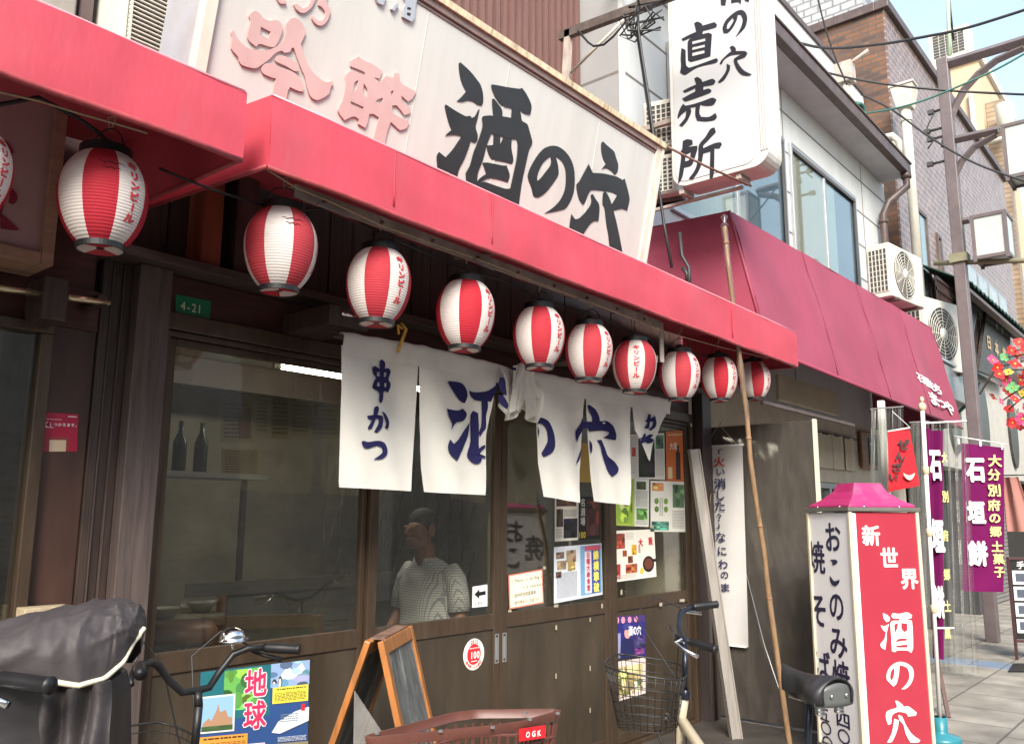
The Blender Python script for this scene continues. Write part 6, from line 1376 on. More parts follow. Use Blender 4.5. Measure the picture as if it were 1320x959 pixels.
aircon('larger lower air conditioner at the right end of the maroon awning', (c_.x, -.28, c_.z - .05), (.93, -.25), 1.12, .38, c1_.z - c_.z + .04)
c_ = atY(833, 270, .15); c1_ = atX(833, 132, c_.x)
_xa = 5.72; _qa, _qb = atX(872, 195, _xa), atX(834, 195, _xa)
aircon('air conditioner half hidden behind the projecting sign, grille towards the street', (_xa, _qa.y, atX(850, 197, _xa).z), (.97, .25), .30, _qb.y - _qa.y, atX(850, 132, _xa).z - atX(850, 197, _xa).z, False, True)
aircon('second air conditioner stacked below the one behind the projecting sign', (_xa, _qa.y, atX(850, 258, _xa).z), (.97, .25), .30, _qb.y - _qa.y, atX(850, 203, _xa).z - atX(850, 258, _xa).z, False, True)
_q0, _q1 = atX(1252, 80, 25.95), atX(1199, 80, 25.95); aircon('air conditioner on the roof edge of the beige tower against the sky', (25.95, _q0.y, zt + .26), (1, 0), .6, _q1.y - _q0.y, .95, False, True)
c_ = atY(158, 40, .28)
t = thing('air_conditioner', 'air conditioner with a horizontal slatted grille above the left awning', 'air conditioner', (1.35, .2, 3.5), 'outdoor air conditioner units')
xa, xb = atY(155, 20, .1).x, atY(207, 40, .1).x; zb_ = atY(165, 62, .1).z
m = MB(); m.box((xa, .1, zb_ - .1), (xb + .1, .4, zb_ + .65)); m.build('casing', ACW, t, .02)
m = MB(); m.box((xa + .03, .094, zb_ - .02), (xb + .1, .099, zb_ + .62)); m.build('opening', ACG, t); m = MB()
for k in range(30): m.box((xa + .03, .080, zb_ + .0 + k * .0205), (xb + .1, .092, zb_ + .006 + k * .0205))
for k in range(4): m.box((xa + .03 + k * .16, .078, zb_ - .02), (xa + .042 + k * .16, .090, zb_ + .62))
m.build('grille', ACW, t)
t = thing('wall_pipe', 'dark drain pipe and brackets rising above the left awning', 'pipe', (1.1, .3, 3.4))
xx = atY(143, 20, .35).x; m = MB(); m.tube([(xx, .35, 3.2), (xx, .35, 6)], .045, 12); m.build('pipe', mat('dark grey pipe', (.06, .055, .055), .4, var=.2), t)
xx = atY(105, 10, .35).x; m = MB(); m.box((xx - .02, .3, 3.2), (xx + .03, .34, 6)); m.bar((xx + .1, .32, 3.45), (xx + .22, .3, 3.95), .03, .02); m.bar((xx + .12, .32, 4.1), (xx + .24, .3, 3.75), .02, .02); m.build('bracket', GUTTER, t)
xx = atY(70, 5, .3).x; m = MB(); m.box((xx - .25, .3, 3.2), (xx + .09, .5, 5)); m.build('cream_duct', mat('dull cream duct', (.27, .25, .22), .6, var=.15), t, .01)
# metal box under the lower unit
q = atY(1215, 468, -.55); t = thing('metal_box_ledge', 'grey dented metal box on brackets under the lower air conditioner', 'box', q)
a, b, c_ = atY(1211, 462, -.45), atY(1258, 487, -.45), atY(1215, 508, -.45)
m = MB(); m.box((a.x, -.45, c_.z), (b.x - .3, -.05, a.z - .02)); m.build('box', mat('dented zinc', (.30, .31, .31), .4, metal=.5, var=.2, scale=5, bump=.3, dirt=(.35, .12, .12), dirt_amt=.3), t, .01); m = MB(); m.box((a.x - .04, -.48, a.z - .019), (b.x - .26, -.03, a.z + .02)); m.build('lid', ALU, t, .005)
m = MB(); m.bar((a.x + .2, -.40, c_.z), (a.x + .2, .37, c_.z - .7), .04, .04); m.bar((b.x - .6, -.40, c_.z), (b.x - .6, .37, c_.z - .7), .04, .04); m.build('bracket', GREENC, t)

# ================================================================== street lamp
PX_ = 12.5; PYc = -.74
t = thing('street_lamp', 'purple brown steel lamp post with curved arms carrying two white box lanterns', 'lamp', (PX_, PYc, 0))
LPM = mat('purple brown lamp post paint', (.125, .100, .103), .45, var=.15, scale=6, dirt=(.22, .18, .17), dirt_amt=.3)
ztop = atX(1210, 79, PX_).z
m = MB(); m.box((PX_ - .075, PYc - .075, 0), (PX_ + .075, PYc + .075, ztop)); m.build('post', LPM, t, .012)
def arm(pxs, w=.10):
    P = [atX(x, y, PX_) for x, y in pxs]
    m = MB()
    m.tube(P, w * .62, 4, smooth=False); return m
arm([(1212, 86), (1320, 53), (1420, 22)], .13).build('arm', LPM, t, .006)
arm([(1218, 190), (1221, 165), (1230, 140), (1243, 116), (1262, 95), (1285, 78), (1320, 62)], .09).build('curved_brace', LPM, t)
arm([(1220, 183), (1287, 168)], .10).build('arm', LPM, t, .006)
arm([(1226, 250), (1230, 228), (1240, 208), (1256, 190), (1284, 174)], .08).build('curved_brace', LPM, t)
arm([(1226, 288), (1250, 284)], .08).build('arm', LPM, t, .006)
LGL = mat('milky lamp glass', (.46, .51, .48), .2, var=.05)
def lampbox(px0, py0, px1, py1, nm):
    a, b = atX(px0, py0, PX_ - .2), atX(px1, py1, PX_ - .2); y0, y1 = b.y, a.y; z0, z1 = b.z, a.z
    m = MB(); m.box((PX_ - .19, y0 + .01, z0 + .06), (PX_ + .25, y1 - .01, z1 - .01)); lb = m.build('lamp_box', LGL, t)
    m = MB(); w = .045
    for y in (y0, y1 - w):
        for x in (PX_ - .205, PX_ + .22): m.box((x, y, z0), (x + w, y + w, z1))
    for z in (z0 + .03, z1 - .02):
        for x in (PX_ - .207, PX_ + .222): m.box((x, y0 - .002, z), (x + w, y1 + .002, z + w))
        for y in (y0 - .003, y1 - w + .003): m.box((PX_ - .205, y, z), (PX_ + .265, y + w, z + w))
    m.build('frame', LPM, lb); return lb
lampbox(1250, 281, 1302, 330, 0); lampbox(1290, 164, 1350, 222, 1)
m = MB(); q0 = atX(1219, 337, PX_); m.tube([q0 + Vector((0, .15, 0)), atX(1320, 336, PX_), atX(1420, 332, PX_)], .035, 8); m.box((PX_ - .11, PYc - .11, q0.z - .06), (PX_ + .11, PYc + .11, q0.z + .06)); m.build('bunting_rail', mat('olive steel rail', (.20, .19, .12), .5, var=.2), t)
m = MB()
for px, py in ((1201, 145), (1196, 170), (1200, 180), (1200, 212)):
    q = atX(px, py, PX_); m.box((q.x - .03, q.y - .03, q.z - .03), (q.x + .03, q.y + .05, q.z + .03)); m.tube([q + Vector((0, -.02, 0)), Vector((PX_, PYc, q.z))], .02, 6)
m.tube([atX(1205, 145, PX_), atX(1198, 158, PX_), atX(1194, 168, PX_), atX(1203, 182, PX_), atX(1196, 192, PX_)], .012, 5); m.build('cable_fitting', ACG, t)

# ================================================================== signs and canopy further along
t = thing('green_canopy', 'dark green scalloped canopy on the brick building above two hanging boards', 'canopy', (17, -.1, 5.4))
m = MB(); xa, xb = 14.9, 22.5
m.grid(lambda u, v: Vector((xa + (xb - xa) * u, .35 - .75 * v, 5.75 - .45 * v - .05 * abs(math.sin(u * math.pi * 26)) * v)), 104, 6); m.build('sheet', mat('dark green canopy', (.015, .05, .035), .35, var=.2), t, solid=.02)
m = MB(); m.bar((xa, -.3, 5.18), (xb, -.3, 5.18), .12, .06); m.build('frame', GUTTER, t)
def hang_board(label, px_q, chars, gold):
    Q = [atY(x, y, Y) for x, y, Y in px_q]; c = sum(Q, Vector()) / 4; t = thing('hanging_board', label, 'sign', c, 'dark hanging shop boards')
    u = (Q[1] - Q[0]).normalized(); v = (Q[0] - Q[3]).normalized(); n = u.cross(v).normalized()
    if n.dot(CAM - c) < 0: n = -n
    m = MB(); m.slab(Q, -n * .06); m.build('board', mat('dark carved board', (.045, .038, .034), .5, var=.3, scale=6), t)
    pl = Plane(Q[0], u, v - u * u.dot(v)); glyph_parts('gold_character', mat('gold leaf lettering', (.42, .30, .16), .5, var=.1), t, chars, pl, bold=.05, off=.012)
    if gold:
        glyph_parts('pale_character', mat('pale green lettering', (.42, .52, .46), .5), t, gold, pl, bold=.03, off=.012)
hang_board('dark hanging board behind the lamp post with a partly hidden gold character', [(1238, 372, -.1), (1262, 395, -.1), (1248, 470, -.1), (1230, 462, -.1)], [('歩', 1244, 426, 34, .9)], [('名', 1247, 397, 8, 1.), ('物', 1251, 400, 8, 1.)])
hang_board('dark hanging board with three gold characters in a column beside the artificial flowers', [(1272, 402, -.1), (1303, 424, -.1), (1300, 492, -.1), (1262, 478, -.1)], [('日', 1274, 442, 17, 1.1), ('本', 1284, 449, 19, 1.2), ('館', 1294, 457, 18, 1.2)], [('道', 1284, 421, 8, 1.), ('楽', 1291, 427, 8, 1.)])
# artificial flowers
t = thing('artificial_flowers', 'bright spray of pink, red and yellow artificial flowers at the right photo edge', 'flowers', atX(1300, 480, 10.5))
fcol = [mat('pink petal', (.55, .06, .17), .6, var=.1), mat('red petal', (.55, .02, .02), .6, var=.1), mat('yellow petal', (.70, .50, .06), .6, var=.1), mat('pale petal', (.66, .58, .56), .6, var=.1), mat('green leaf', (.10, .32, .12), .6, var=.2)]
rnd = random.Random(11); bl_me = {}
def blossom(col):
    m = MB()
    for k in range(6):
        a = 2 * math.pi * k / 6; d = Vector((math.cos(a), math.sin(a), 0)); s_ = Vector((-math.sin(a), math.cos(a), 0))
        z1 = .03 if k % 2 else .012; m.add([d * .01, d * .035 + s_ * .03 + Vector((0, 0, .012)), d * .075 + s_ * .034 + Vector((0, 0, z1)), d * .092 + Vector((0, 0, z1 - .006)), d * .075 - s_ * .034 + Vector((0, 0, z1)), d * .035 - s_ * .03 + Vector((0, 0, .012))], [(0, 1, 2, 3, 4, 5)])
    m.mi = 1; m.ell((0, 0, .012), (.016, .016, .014), 8, 5); return m.build('flower', [fcol[col], fcol[2] if col != 2 else fcol[1]], t, local=True, fix=False)
base_f = [blossom(k) for k in (0, 1, 2, 3, 4)]
spots = [(1303, 452), (1310, 458), (1279, 465), (1285, 474), (1300, 480), (1308, 470), (1316, 466), (1296, 490), (1305, 500), (1314, 490), (1287, 483), (1279, 512), (1290, 518), (1308, 515), (1317, 508), (1300, 528), (1310, 532), (1318, 540), (1294, 461), (1313, 442), (1320, 450), (1298, 506), (1290, 500), (1322, 480), (1325, 500), (1326, 525), (1330, 460), (1332, 490), (1330, 540), (1336, 515), (1315, 550), (1305, 545), (1340, 470), (1345, 500), (1342, 535), (1338, 450), (1352, 480), (1350, 520), (1325, 555), (1340, 560)]
for i, (px, py) in enumerate(spots):
    k = [1, 1, 0, 1, 2, 1, 3, 0, 4, 1][i % 10]; q = atX(px, py, 10.5 + rnd.uniform(-.25, .25)) - t.location
    o = base_f[k]; 
    if i >= 10 or True:
        c = o.copy(); COL.objects.link(c); c.parent = t; c.location = q; c.rotation_euler = (R(rnd.uniform(50, 110)), R(rnd.uniform(-40, 40)), R(rnd.uniform(-80, -10))); s = rnd.uniform(.5, .85); c.scale = (s, s, s)
for o in base_f: bpy.data.objects.remove(o)
m = MB(); root = atX(1400, 470, 10.5)
for px, py in spots[::3]: q = atX(px, py, 10.5); m.tube([root, root.lerp(q, .6) + Vector((0, 0, .08)), q], .008, 5)
m.tube([root, atX(1294, 478, 10.5), atX(1284, 474, 10.5), atX(1263, 508, 10.4)], .012, 5); m.build('branch', mat('flower wire', (.12, .11, .09), .6), t)

# ================================================================== overhead steel and cables
t = thing('sign_bracket', 'rusty steel bracket arm with tangled wires behind the signboard', 'bracket', (5, .5, 4))
xq = 5.0; pA, pB = atX(735, 43, xq), atX(850, 0, xq)
m = MB(); m.bar(pA + (pA - pB).normalized() * .1, pB + (pB - pA), .05, .07); m.build('arm', mat('dark brown steel', (.085, .065, .058), .6, var=.35, scale=12, dirt=(.25, .22, .2), dirt_amt=.5), t); m = MB(); p0, p1_ = atX(733, 40, xq), atX(727, 102, xq); m.bar(p0, p1_ + Vector((0, 0, -.3)), .05, .05); m.build('strut', FRAME, t)
m = MB(); m.tube([atX(735, 95, xq), atX(815, 15, xq)], .012, 6); m.build('tie_rod', CREAMP, t)
m = MB(); rnd = random.Random(5); c0 = atX(830, 22, 4.9)
for k in range(7):
    pts = [c0 + Vector((rnd.uniform(-.1, .1), rnd.uniform(-.16, .16), rnd.uniform(-.14, .12))) for _ in range(6)]; m.tube(pts, .007, 5)
m.tube([atX(x, y, xq - .1) for x, y in ((745, 40), (758, 55), (765, 60), (778, 58), (790, 48), (812, 22))], .009, 5)
m.tube([atX(x, y, 4.85) for x, y in ((822, 10), (823, 40), (828, 75), (836, 125), (843, 180), (848, 235), (856, 290), (866, 345))], .010, 6); m.tube([atX(x, y, 4.87) for x, y in ((820, 40), (827, 85), (835, 140), (843, 190))], .007, 5)
m.build('wire', CABLE, t)
m = MB(); m.tube([atX(x, y, 4.7) for x, y in ((876, 300), (879, 330), (888, 345), (889, 362), (884, 368))], .011, 6); m.tube([atX(x, y, 4.7) for x, y in ((880, 345), (885, 352), (886, 362))], .014, 6)
tag(m.build('hook_cable', CABLE), 'black cable with a hook loop hanging in front of the maroon awning end', 'cable')
def cable(label, pts, r, mt):
    m = MB(); P = [atX(x, y, X) for x, y, X in pts]
    sm = []
    for i in range(len(P) - 1):
        p0, p1_, p2, p3 = P[max(i-1, 0)], P[i], P[i+1], P[min(i+2, len(P)-1)]
        for k in range(6):
            s_ = k / 6; sm.append(.5 * ((2*p1_) + (p2-p0)*s_ + (2*p0-5*p1_+4*p2-p3)*s_*s_ + (3*p1_-p0-3*p2+p3)*s_**3))
    sm.append(P[-1]); m.tube(sm, r, 6); return tag(m.build('overhead_cable', mt), label, 'cable', 'overhead cables')
cable('highest black overhead cable crossing the sky at the right', [(995, 45, 11), (1060, 62, 11), (1130, 58, 11), (1180, 50, 11), (1240, 38, 11), (1300, 20, 11), (1360, 0, 11)], .020, CABLE)
cable('black overhead cable running level from the brick wall past the lamp post', [(996, 95, 11.5), (1050, 92, 11.5), (1100, 102, 11.5), (1150, 110, 11.6), (1210, 116, 11.8), (1270, 120, 12), (1340, 123, 12)], .016, CABLE)
cable('green sheathed overhead cable rising to the right across the lamp post', [(1112, 147, 11.8), (1150, 141, 11.8), (1190, 130, 11.8), (1235, 112, 11.8), (1280, 92, 11.8), (1320, 70, 11.8), (1380, 35, 11.8)], .015, GREENC)
cable('thin dark cable slanting down to the right behind the lamp post', [(1110, 122, 11.9), (1150, 142, 11.9), (1200, 178, 11.9), (1260, 212, 11.9), (1340, 240, 11.9)], .014, CABLE)
cable('thin grey cable from the projecting sign top to the sky', [(1050, -20, 11.0), (1062, 30, 11.2), (1075, 70, 11.4), (1092, 110, 11.6)], .012, CABLE)
m = MB(); c0 = atX(1108, 145, 11.7)
for k in range(6): m.torus(c0 + Vector((0, .03 * k, .02 * (k % 2))), .12, .025, axis=(.3, 1, .2), n=16, m=6)
tag(m.build('cable_coil', GREENC), 'green coil of cable tied at the gutter of the white house', 'coil')
t = thing('antenna_mast', 'pale thin mast rising into the sky beside the far air conditioner', 'mast', atX(1223, 70, 20))
m = MB(); m.tube([atX(1224, 72, 24), atX(1221, -30, 24)], .05, 8); m.build('mast', mat('pale green mast', (.42, .55, .42), .5), t); m = MB(); m.tube([atX(1229, 52, 24.2), atX(1221, -25, 24)], .03, 6); m.build('stay', CABLE, t)
t = thing('vent_pipe', 'fat cream vent pipe with a square hopper on the brick corner', 'pipe', (13.5, .2, 6))
xv = 13.6; q = atX(1166, 125, xv); yv = q.y
m = MB(); m.tube([(xv, yv, q.z - .3), (xv, yv, 4.2)], .07, 14); m.build('pipe', CREAMP, t)
m = MB(); zz = q.z; a = .11; b_ = .17
m.add([(xv - a, yv - a, zz - .22), (xv + a, yv - a, zz - .22), (xv + a, yv + a, zz - .22), (xv - a, yv + a, zz - .22), (xv - b_, yv - b_, zz + .13), (xv + b_, yv - b_, zz + .13), (xv + b_, yv + b_, zz + .13), (xv - b_, yv + b_, zz + .13)], [(3,2,1,0),(4,5,6,7),(0,1,5,4),(1,2,6,5),(2,3,7,6),(3,0,4,7)]); m.box((xv - .19, yv - .19, zz + .131), (xv + .19, yv + .19, zz + .17)); m.lathe([(.085, -.42), (.09, -.34), (.07, -.22)], (xv, yv, zz), 14); m.build('hopper', CREAMP, t, .01)
m = MB(); qq = atX(1137, 178, 13.3); m.tube([qq, atX(1150, 175, 13.3), atX(1158, 182, 13.35), atX(1160, 205, 13.4)], .05, 10); m.tube([atX(1142, 186, 13.3), atX(1152, 184, 13.35), atX(1156, 200, 13.4)], .04, 10); m.build('elbow_pipe', CREAMP, t)
m = MB(); qq = atX(1090, 108, 11.9); m.tube([qq + Vector((0, 0, -.6)), qq], .06, 8); m.box((qq.x - .1, qq.y - .12, qq.z), (qq.x + .1, qq.y + .12, qq.z + .3)); m.tube([qq + Vector((0, 0, .25)), qq + Vector((0, -.35, .4))], .03, 6)
tag(m.build('service_bracket', FRAME), 'pale service bracket with insulators in front of the brick side wall', 'bracket')

# ================================================================== chalkboard
N_, F_ = atZ(488, 827, 1.01), atZ(527, 806, 1.01); rid = (F_ - N_); rl = rid.length; ru = rid.normalized(); rn = Vector((ru.y, -ru.x, 0))
if rn.x < 0: rn = -rn
OAK = mat('orange varnished wood', (.34, .13, .035), .4, var=.3, scale=5, stretch=(6, 6, .8), bump=.1)
t = thing('a_frame_chalkboard', 'open wooden A frame chalkboard with smeared chalk standing before the doors', 'board', (N_.x, N_.y, 0))
CHK = mat('smeared chalkboard', (.11, .115, .11), .7, var=.5, scale=7, stretch=(2.5, 2.5, .7), dirt=(.46, .46, .44), dirt_amt=1.)
def aleaf(sgn, spread, off):
    top = N_ + rn * off; Hh = 1.01
    def P(a, s_, o=0): # a along ridge, s_ from top 0 to bottom 1
        q = top + ru * a + rn * (sgn * spread * s_); q.z = Hh * (1 - s_) ; nn = (rn * sgn * Hh + Vector((0, 0, spread))).normalized(); return q + nn * o
    m = MB()
    def strip(a0, a1, s0, s1, o0, o1):
        m.add([P(a, s_, o) for o in (o0, o1) for a, s_ in ((a0, s0), (a1, s0), (a1, s1), (a0, s1))], [(0,3,2,1),(4,5,6,7),(0,1,5,4),(1,2,6,5),(2,3,7,6),(3,0,4,7)])
    strip(0, .045, 0, 1, -.012, .014); strip(rl - .045, rl, 0, 1, -.012, .014); strip(.046, rl - .046, .0, .055, -.012, .013); strip(.046, rl - .046, .80, .85, -.012, .013)
    lf = m.build('leaf', OAK, t, .004)
    m = MB(); strip(.045, rl - .045, .05, .80, -.004, .004); m.build('board', CHK, lf)
aleaf(1, .26, .005); aleaf(-1, .34, -.045)
m = MB(); q = N_ + ru * .06 + rn * -.02; m.bar(q + Vector((0, 0, .004)), q + ru * (rl - .12) + Vector((0, 0, .004)), .06, .008); m.build('hinge', RUST, t)
q = atZ(447, 962, .62); m = MB(); a_, b_, c_ = atY(457, 890, -.62), atY(456, 962, -.62), atY(497, 950, -.60)
m.add([a_, b_, c_], [(0, 1, 2)]); m.build('plastic_bag', glass_mat('cloudy bag plastic', (.9, .9, .88), 1., .2, .25, (.6, .58, .55)), t, solid=.004)

# ================================================================== bicycles
def bicycle(name, label, loc, heading, paint, hb=1.0, wr=.32, basket=None, bar=(.27, .06, .10), saddle=True, steer=0., seat_h=.80, handle_x=.36, bell=False, levers=None, wheelbase=1.06, hz=(.56, .72), mfrac=.15, mr=.019, roll=0., bs=1., stem=BLACKP, tilt=0., fb_off=(.0, 0, 0)):
    t = thing(name, label, 'bicycle', loc, rotz=heading); t.rotation_euler = (tilt, 0, heading)
    rx, fx = -.44, wheelbase - .44; hx = handle_x
    def B_(m, nm, mt, p=t, bev=0): return m.build(nm, mt, p, bev, local=True)
    Rst = Matrix.Rotation(steer, 4, 'Z'); piv = Vector((hx + .03, 0, 0))
    def turn(m): m.v = [piv + Rst @ (v - piv) for v in m.v]; return m
    m = MB(); hd0, hd1 = Vector((hx + .03 + (.72 - hz[0]) * .28, 0, hz[0])), Vector((hx + .03 - (hz[1] - .72) * .28, 0, hz[1])); bb = Vector((0, 0, .28)); st = Vector((-.15, 0, .62))
    m.tube([hd0, hd1], .020, 12); m.tube([hd0.lerp(hd1, mfrac), Vector((hx * .45, 0, .33 + mfrac * .12)), bb], mr, 12); m.tube([bb, st], .016, 12)
    for s in (-1, 1): m.tube([bb + Vector((-.02, .03 * s, 0)), Vector((rx, .055 * s, wr))], .010, 8); m.tube([st + Vector((0, .02 * s, -.05)), Vector((rx, .055 * s, wr))], .008, 8)
    m.lathe([(.03, -.04), (.03, .04)], bb, 14, axis=(0, 1, 0)); B_(m, 'frame', paint)
    m = MB()
    for s in (-1, 1): m.tube([hd0 + Vector((.01, .03 * s, -.02)), Vector((fx - .05, .05 * s, wr + .10)), Vector((fx, .05 * s, wr))], .010, 8)
    m.tube([hd0 + Vector((.01, -.035, -.02)), hd0 + Vector((.01, .035, -.02))], .014, 8); B_(turn(m), 'fork', paint)
    for wx in (rx, fx):
        m = MB(); m.torus((wx, 0, wr), wr - .018, .019, axis=(0, 1, 0), n=56, m=10); turn(m) if wx == fx else m; wh = B_(m, 'wheel', RUBBER)
        m = MB(); m.lathe([(wr - .048, -.011), (wr - .034, -.013), (wr - .034, .013), (wr - .048, .011)], (wx, 0, wr), 56, axis=(0, 1, 0), closed=True); turn(m) if wx == fx else m; B_(m, 'rim', ALU, wh)
        m = MB()
        for k in range(28):
            a = 2 * math.pi * k / 28; a2 = a + (.35 if k % 2 else -.35); m.tube([(wx + .02 * math.cos(a2), .03 * (1 if k % 4 < 2 else -1), wr + .02 * math.sin(a2)), (wx + (wr - .045) * math.cos(a), 0, wr + (wr - .045) * math.sin(a))], .0012, 4)
        m.lathe([(.02, -.04), (.02, .04)], (wx, 0, wr), 12, axis=(0, 1, 0)); turn(m) if wx == fx else m; B_(m, 'spokes', CHROME, wh)
        m = MB(); m.grid(lambda u, v: Vector((wx + (wr + .02) * math.cos(R(-10 + 175 * u) if wx == rx else R(20 + 130 * u)), (v - .5) * .05, wr + (wr + .02 - .012 * (2*v-1)**2) * math.sin(R(-10 + 175 * u) if wx == rx else R(20 + 130 * u)))), 24, 4); turn(m) if wx == fx else m; f = B_(m, 'mudguard', ALU); f.modifiers.new('solid', 'SOLIDIFY').thickness = .002
    m = MB(); m.lathe([(.088, -.003), (.088, .003), (.07, .003), (.07, -.003)], (0, -.05, .28), 32, axis=(0, 1, 0), closed=True); m.bar((0, -.06, .28), (.15, -.07, .20), .014, .02); m.bar((0, .06, .28), (-.15, .07, .36), .014, .02); m.box((.10, -.15, .185), (.20, -.078, .215)); m.box((-.20, .078, .345), (-.10, .15, .375)); B_(m, 'crankset', ALU)
    m = MB(); m.box((rx - .02, -.075, .27), (.10, -.055, .37)); B_(m, 'chain_case', BLACKP, t, .02)
    m = MB(); m.tube([(rx + .02, .08, wr), (rx - .04, .11, .16), (rx - .10, .13, .02)], .010, 8); B_(m, 'kickstand', ALU)
    if saddle:
        m = MB(); m.tube([st, (-.185, 0, seat_h - .05)], .013, 10); B_(m, 'seat_post', stem)
        m = MB()
        def sad(u, v):
            x = .135 - .27 * u; w = .022 + .073 * max(0, min(1, (u - .30) / .45)) ** 1.5 * (1 if u < .9 else 1 - ((u - .9) / .1) ** 2 * .35)
            if u < .06: w *= math.sqrt(max(.08, u / .06))
            a = (v - .5) * math.pi * 1.15; zz = .058 * math.cos(a) if abs(a) < math.pi / 2 else 0
            yy = w * math.sin(a) if abs(a) <= math.pi / 2 else w * (1 if a > 0 else -1) * (1 - (abs(a) - math.pi / 2) * .25)
            if abs(a) > math.pi / 2: zz = -(abs(a) - math.pi / 2) * .13
            return Vector((-.185 + x, yy, seat_h - .035 + zz + .018 * (2 * u - 1) ** 2 + (.0 if u < .85 else -.01)))
        m.grid(sad, 26, 18); sd_ = B_(m, 'saddle', mat('black saddle vinyl', (.022, .022, .024), .45, var=.25, scale=12)); sd_.modifiers.new('solid', 'SOLIDIFY').thickness = .006
        m = MB(); m.grid(lambda u, v: Vector((-.185 - .137 + .004 * abs(2*u-1) ** 2 * 6, (u - .5) * .182, seat_h - .068 + v * .080 * (1 - .45 * (2*u-1) ** 2))), 12, 4); f = B_(m, 'rear_panel', mat('grey saddle panel', (.10, .105, .105), .4, var=.1), sd_); f.modifiers.new('solid', 'SOLIDIFY').thickness = .006
        m = MB()
        for s in (-1, 1):
            m.ell((-.185 - .138, .035 * s, seat_h - .03), (.006, .007, .007), 8, 6); m.tube([(-.10, .02 * s, seat_h - .07), (-.26, .03 * s, seat_h - .07), (-.30, .05 * s, seat_h - .05)], .004, 6)
            m.lathe([(.016, 0), (.018, .004), (.018, .008), (.016, .012), (.018, .016), (.018, .02), (.016, .024), (.018, .028), (.016, .04)], (-.275, .045 * s, seat_h - .10), 12)
        B_(m, 'springs', CHROME, sd_)
    # steering column, bar, grips
    m = MB(); ctop = Vector((hx, 0, hb)); m.tube([hd1, Vector((hx + .012, 0, hb - .045))], .013, 10); m.lathe([(.019, -.03), (.022, -.02), (.022, 0), (.017, .01)], hd1, 14); m.tube([Vector((hx + .012, 0, hb - .045)), ctop + Vector((.03, 0, 0))], .014, 8); B_(m, 'stem', stem)
    hw_, rise, back = bar; Rs = Matrix.Rotation(steer, 4, 'Z')
    cf = ctop + Vector((.03, 0, 0))
    def hb_(y, x, z): return cf + Rs @ Vector((x, y * math.cos(roll), z - y * math.sin(roll)))
    m = MB(); half = [(0, 0, 0), (.05, .01, .0), (.09, .02, rise * .35), (.14, .015, rise * .85), (.18, -.01, rise), (hw_ - .02, -back * .55, rise)]
    pts = [hb_(-y, x, z) for y, x, z in reversed(half)] + [hb_(y, x, z) for y, x, z in half[1:]]
    m.tube(pts, .0115, 10); hbo = B_(m, 'handlebar', stem)
    for s in (-1, 1):
        m = MB(); g0, g1 = hb_(s * (hw_ - .03), -back * .5, rise), hb_(s * (hw_ + .035), -back - .07, rise - .005); m.tube([g0, g0.lerp(g1, .08), g0.lerp(g1, .5), g0.lerp(g1, .95), g1], [.014, .0165, .0175, .0170, .0185], 12); B_(m, 'grip', BLACKP, hbo)
        m = MB(); l0 = g0.lerp(g1, -.25); dr = (g1 - g0).normalized(); f_ = Rs @ Vector((1, 0, 0)); m.tube([l0, l0 + f_ * .03 + Vector((0, 0, -.012)), l0 + f_ * .045 + dr * .05 + Vector((0, 0, -.025)), l0 + f_ * .04 + dr * .12 + Vector((0, 0, -.04))], [.008, .007, .007, .009], 7); B_(m, 'brake_lever', levers or CHROME, hbo)
        m = MB(); m.tube([l0 + f_ * .03, l0 + f_ * .10 + Vector((0, -s * .06, .05)), l0 + f_ * .13 + Vector((0, -s * .14, -.03)), Vector((hx + .06, s * .02, hb - .22)), Vector((hx + .06, s * .03, .5))], .0028, 5); B_(m, 'brake_cable', CABLE, hbo)
    if bell:
        bc = hb_(-.135, .018, rise + .042); m = MB(); m.lathe([(.042, -.010), (.043, 0), (.037, .018), (.018, .029), (.001, .030)], bc, 24); m.lathe([(.042, -.010), (.046, -.012), (.046, -.016), (.03, -.020), (.001, -.020)], bc, 24); m.tube([bc + Vector((0, 0, -.018)), hb_(-.135, .012, rise)], .006, 8); m.bar(bc + Vector((0, -.028, -.008)), bc + Vector((.005, -.055, -.010)), .014, .008); B_(m, 'bell', CHROME, hbo)
    if basket == 'wire':
        m = MB(); o = Vector((hx + .22 + fb_off[0], fb_off[1], hb - .22 + fb_off[2])); wt, wb, lt_, lb_, hh = .19 * bs, .14 * bs, .145 * bs, .105 * bs, .24
        def bp_(a, f, o=o): # a around 0..1, f height 0..1
            c = [(1, -1), (1, 1), (-1, 1), (-1, -1)]; i = int(a * 4) % 4; q = a * 4 - int(a * 4); X = c[i][0] * (1-q) + c[(i+1)%4][0] * q; Y = c[i][1] * (1-q) + c[(i+1)%4][1] * q
            k = 1 / max(1., (abs(X) ** 3.2 + abs(Y) ** 3.2) ** (1 / 3.2)); l = lb_ + (lt_ - lb_) * f; w = wb + (wt - wb) * f; return o + Vector((X * k * l, Y * k * w, (f - .5) * hh + .02 * f * X))
        for f in (0, .15, .30, .45, .6, .75, .9): m.tube([bp_(k / 32, f) for k in range(32)] + [bp_(0, f)], .0018, 5)
        m.tube([bp_(k / 32, 1) for k in range(32)] + [bp_(0, 1)], .004, 6)
        for k in range(36): m.tube([bp_(k / 36, 0), bp_(k / 36, 1)], .0015, 4)
        for k in range(5): m.tube([bp_(.03 + k * .045, 0), bp_(.72 - k * .045, 0)], .0018, 4); 
        for k in range(5): m.tube([bp_(.28 + k * .045, 0), bp_(.97 - k * .045, 0)], .0018, 4)
        B_(turn(m), 'wire_basket', mat('black wire', (.018, .017, .017), .4, var=.2))
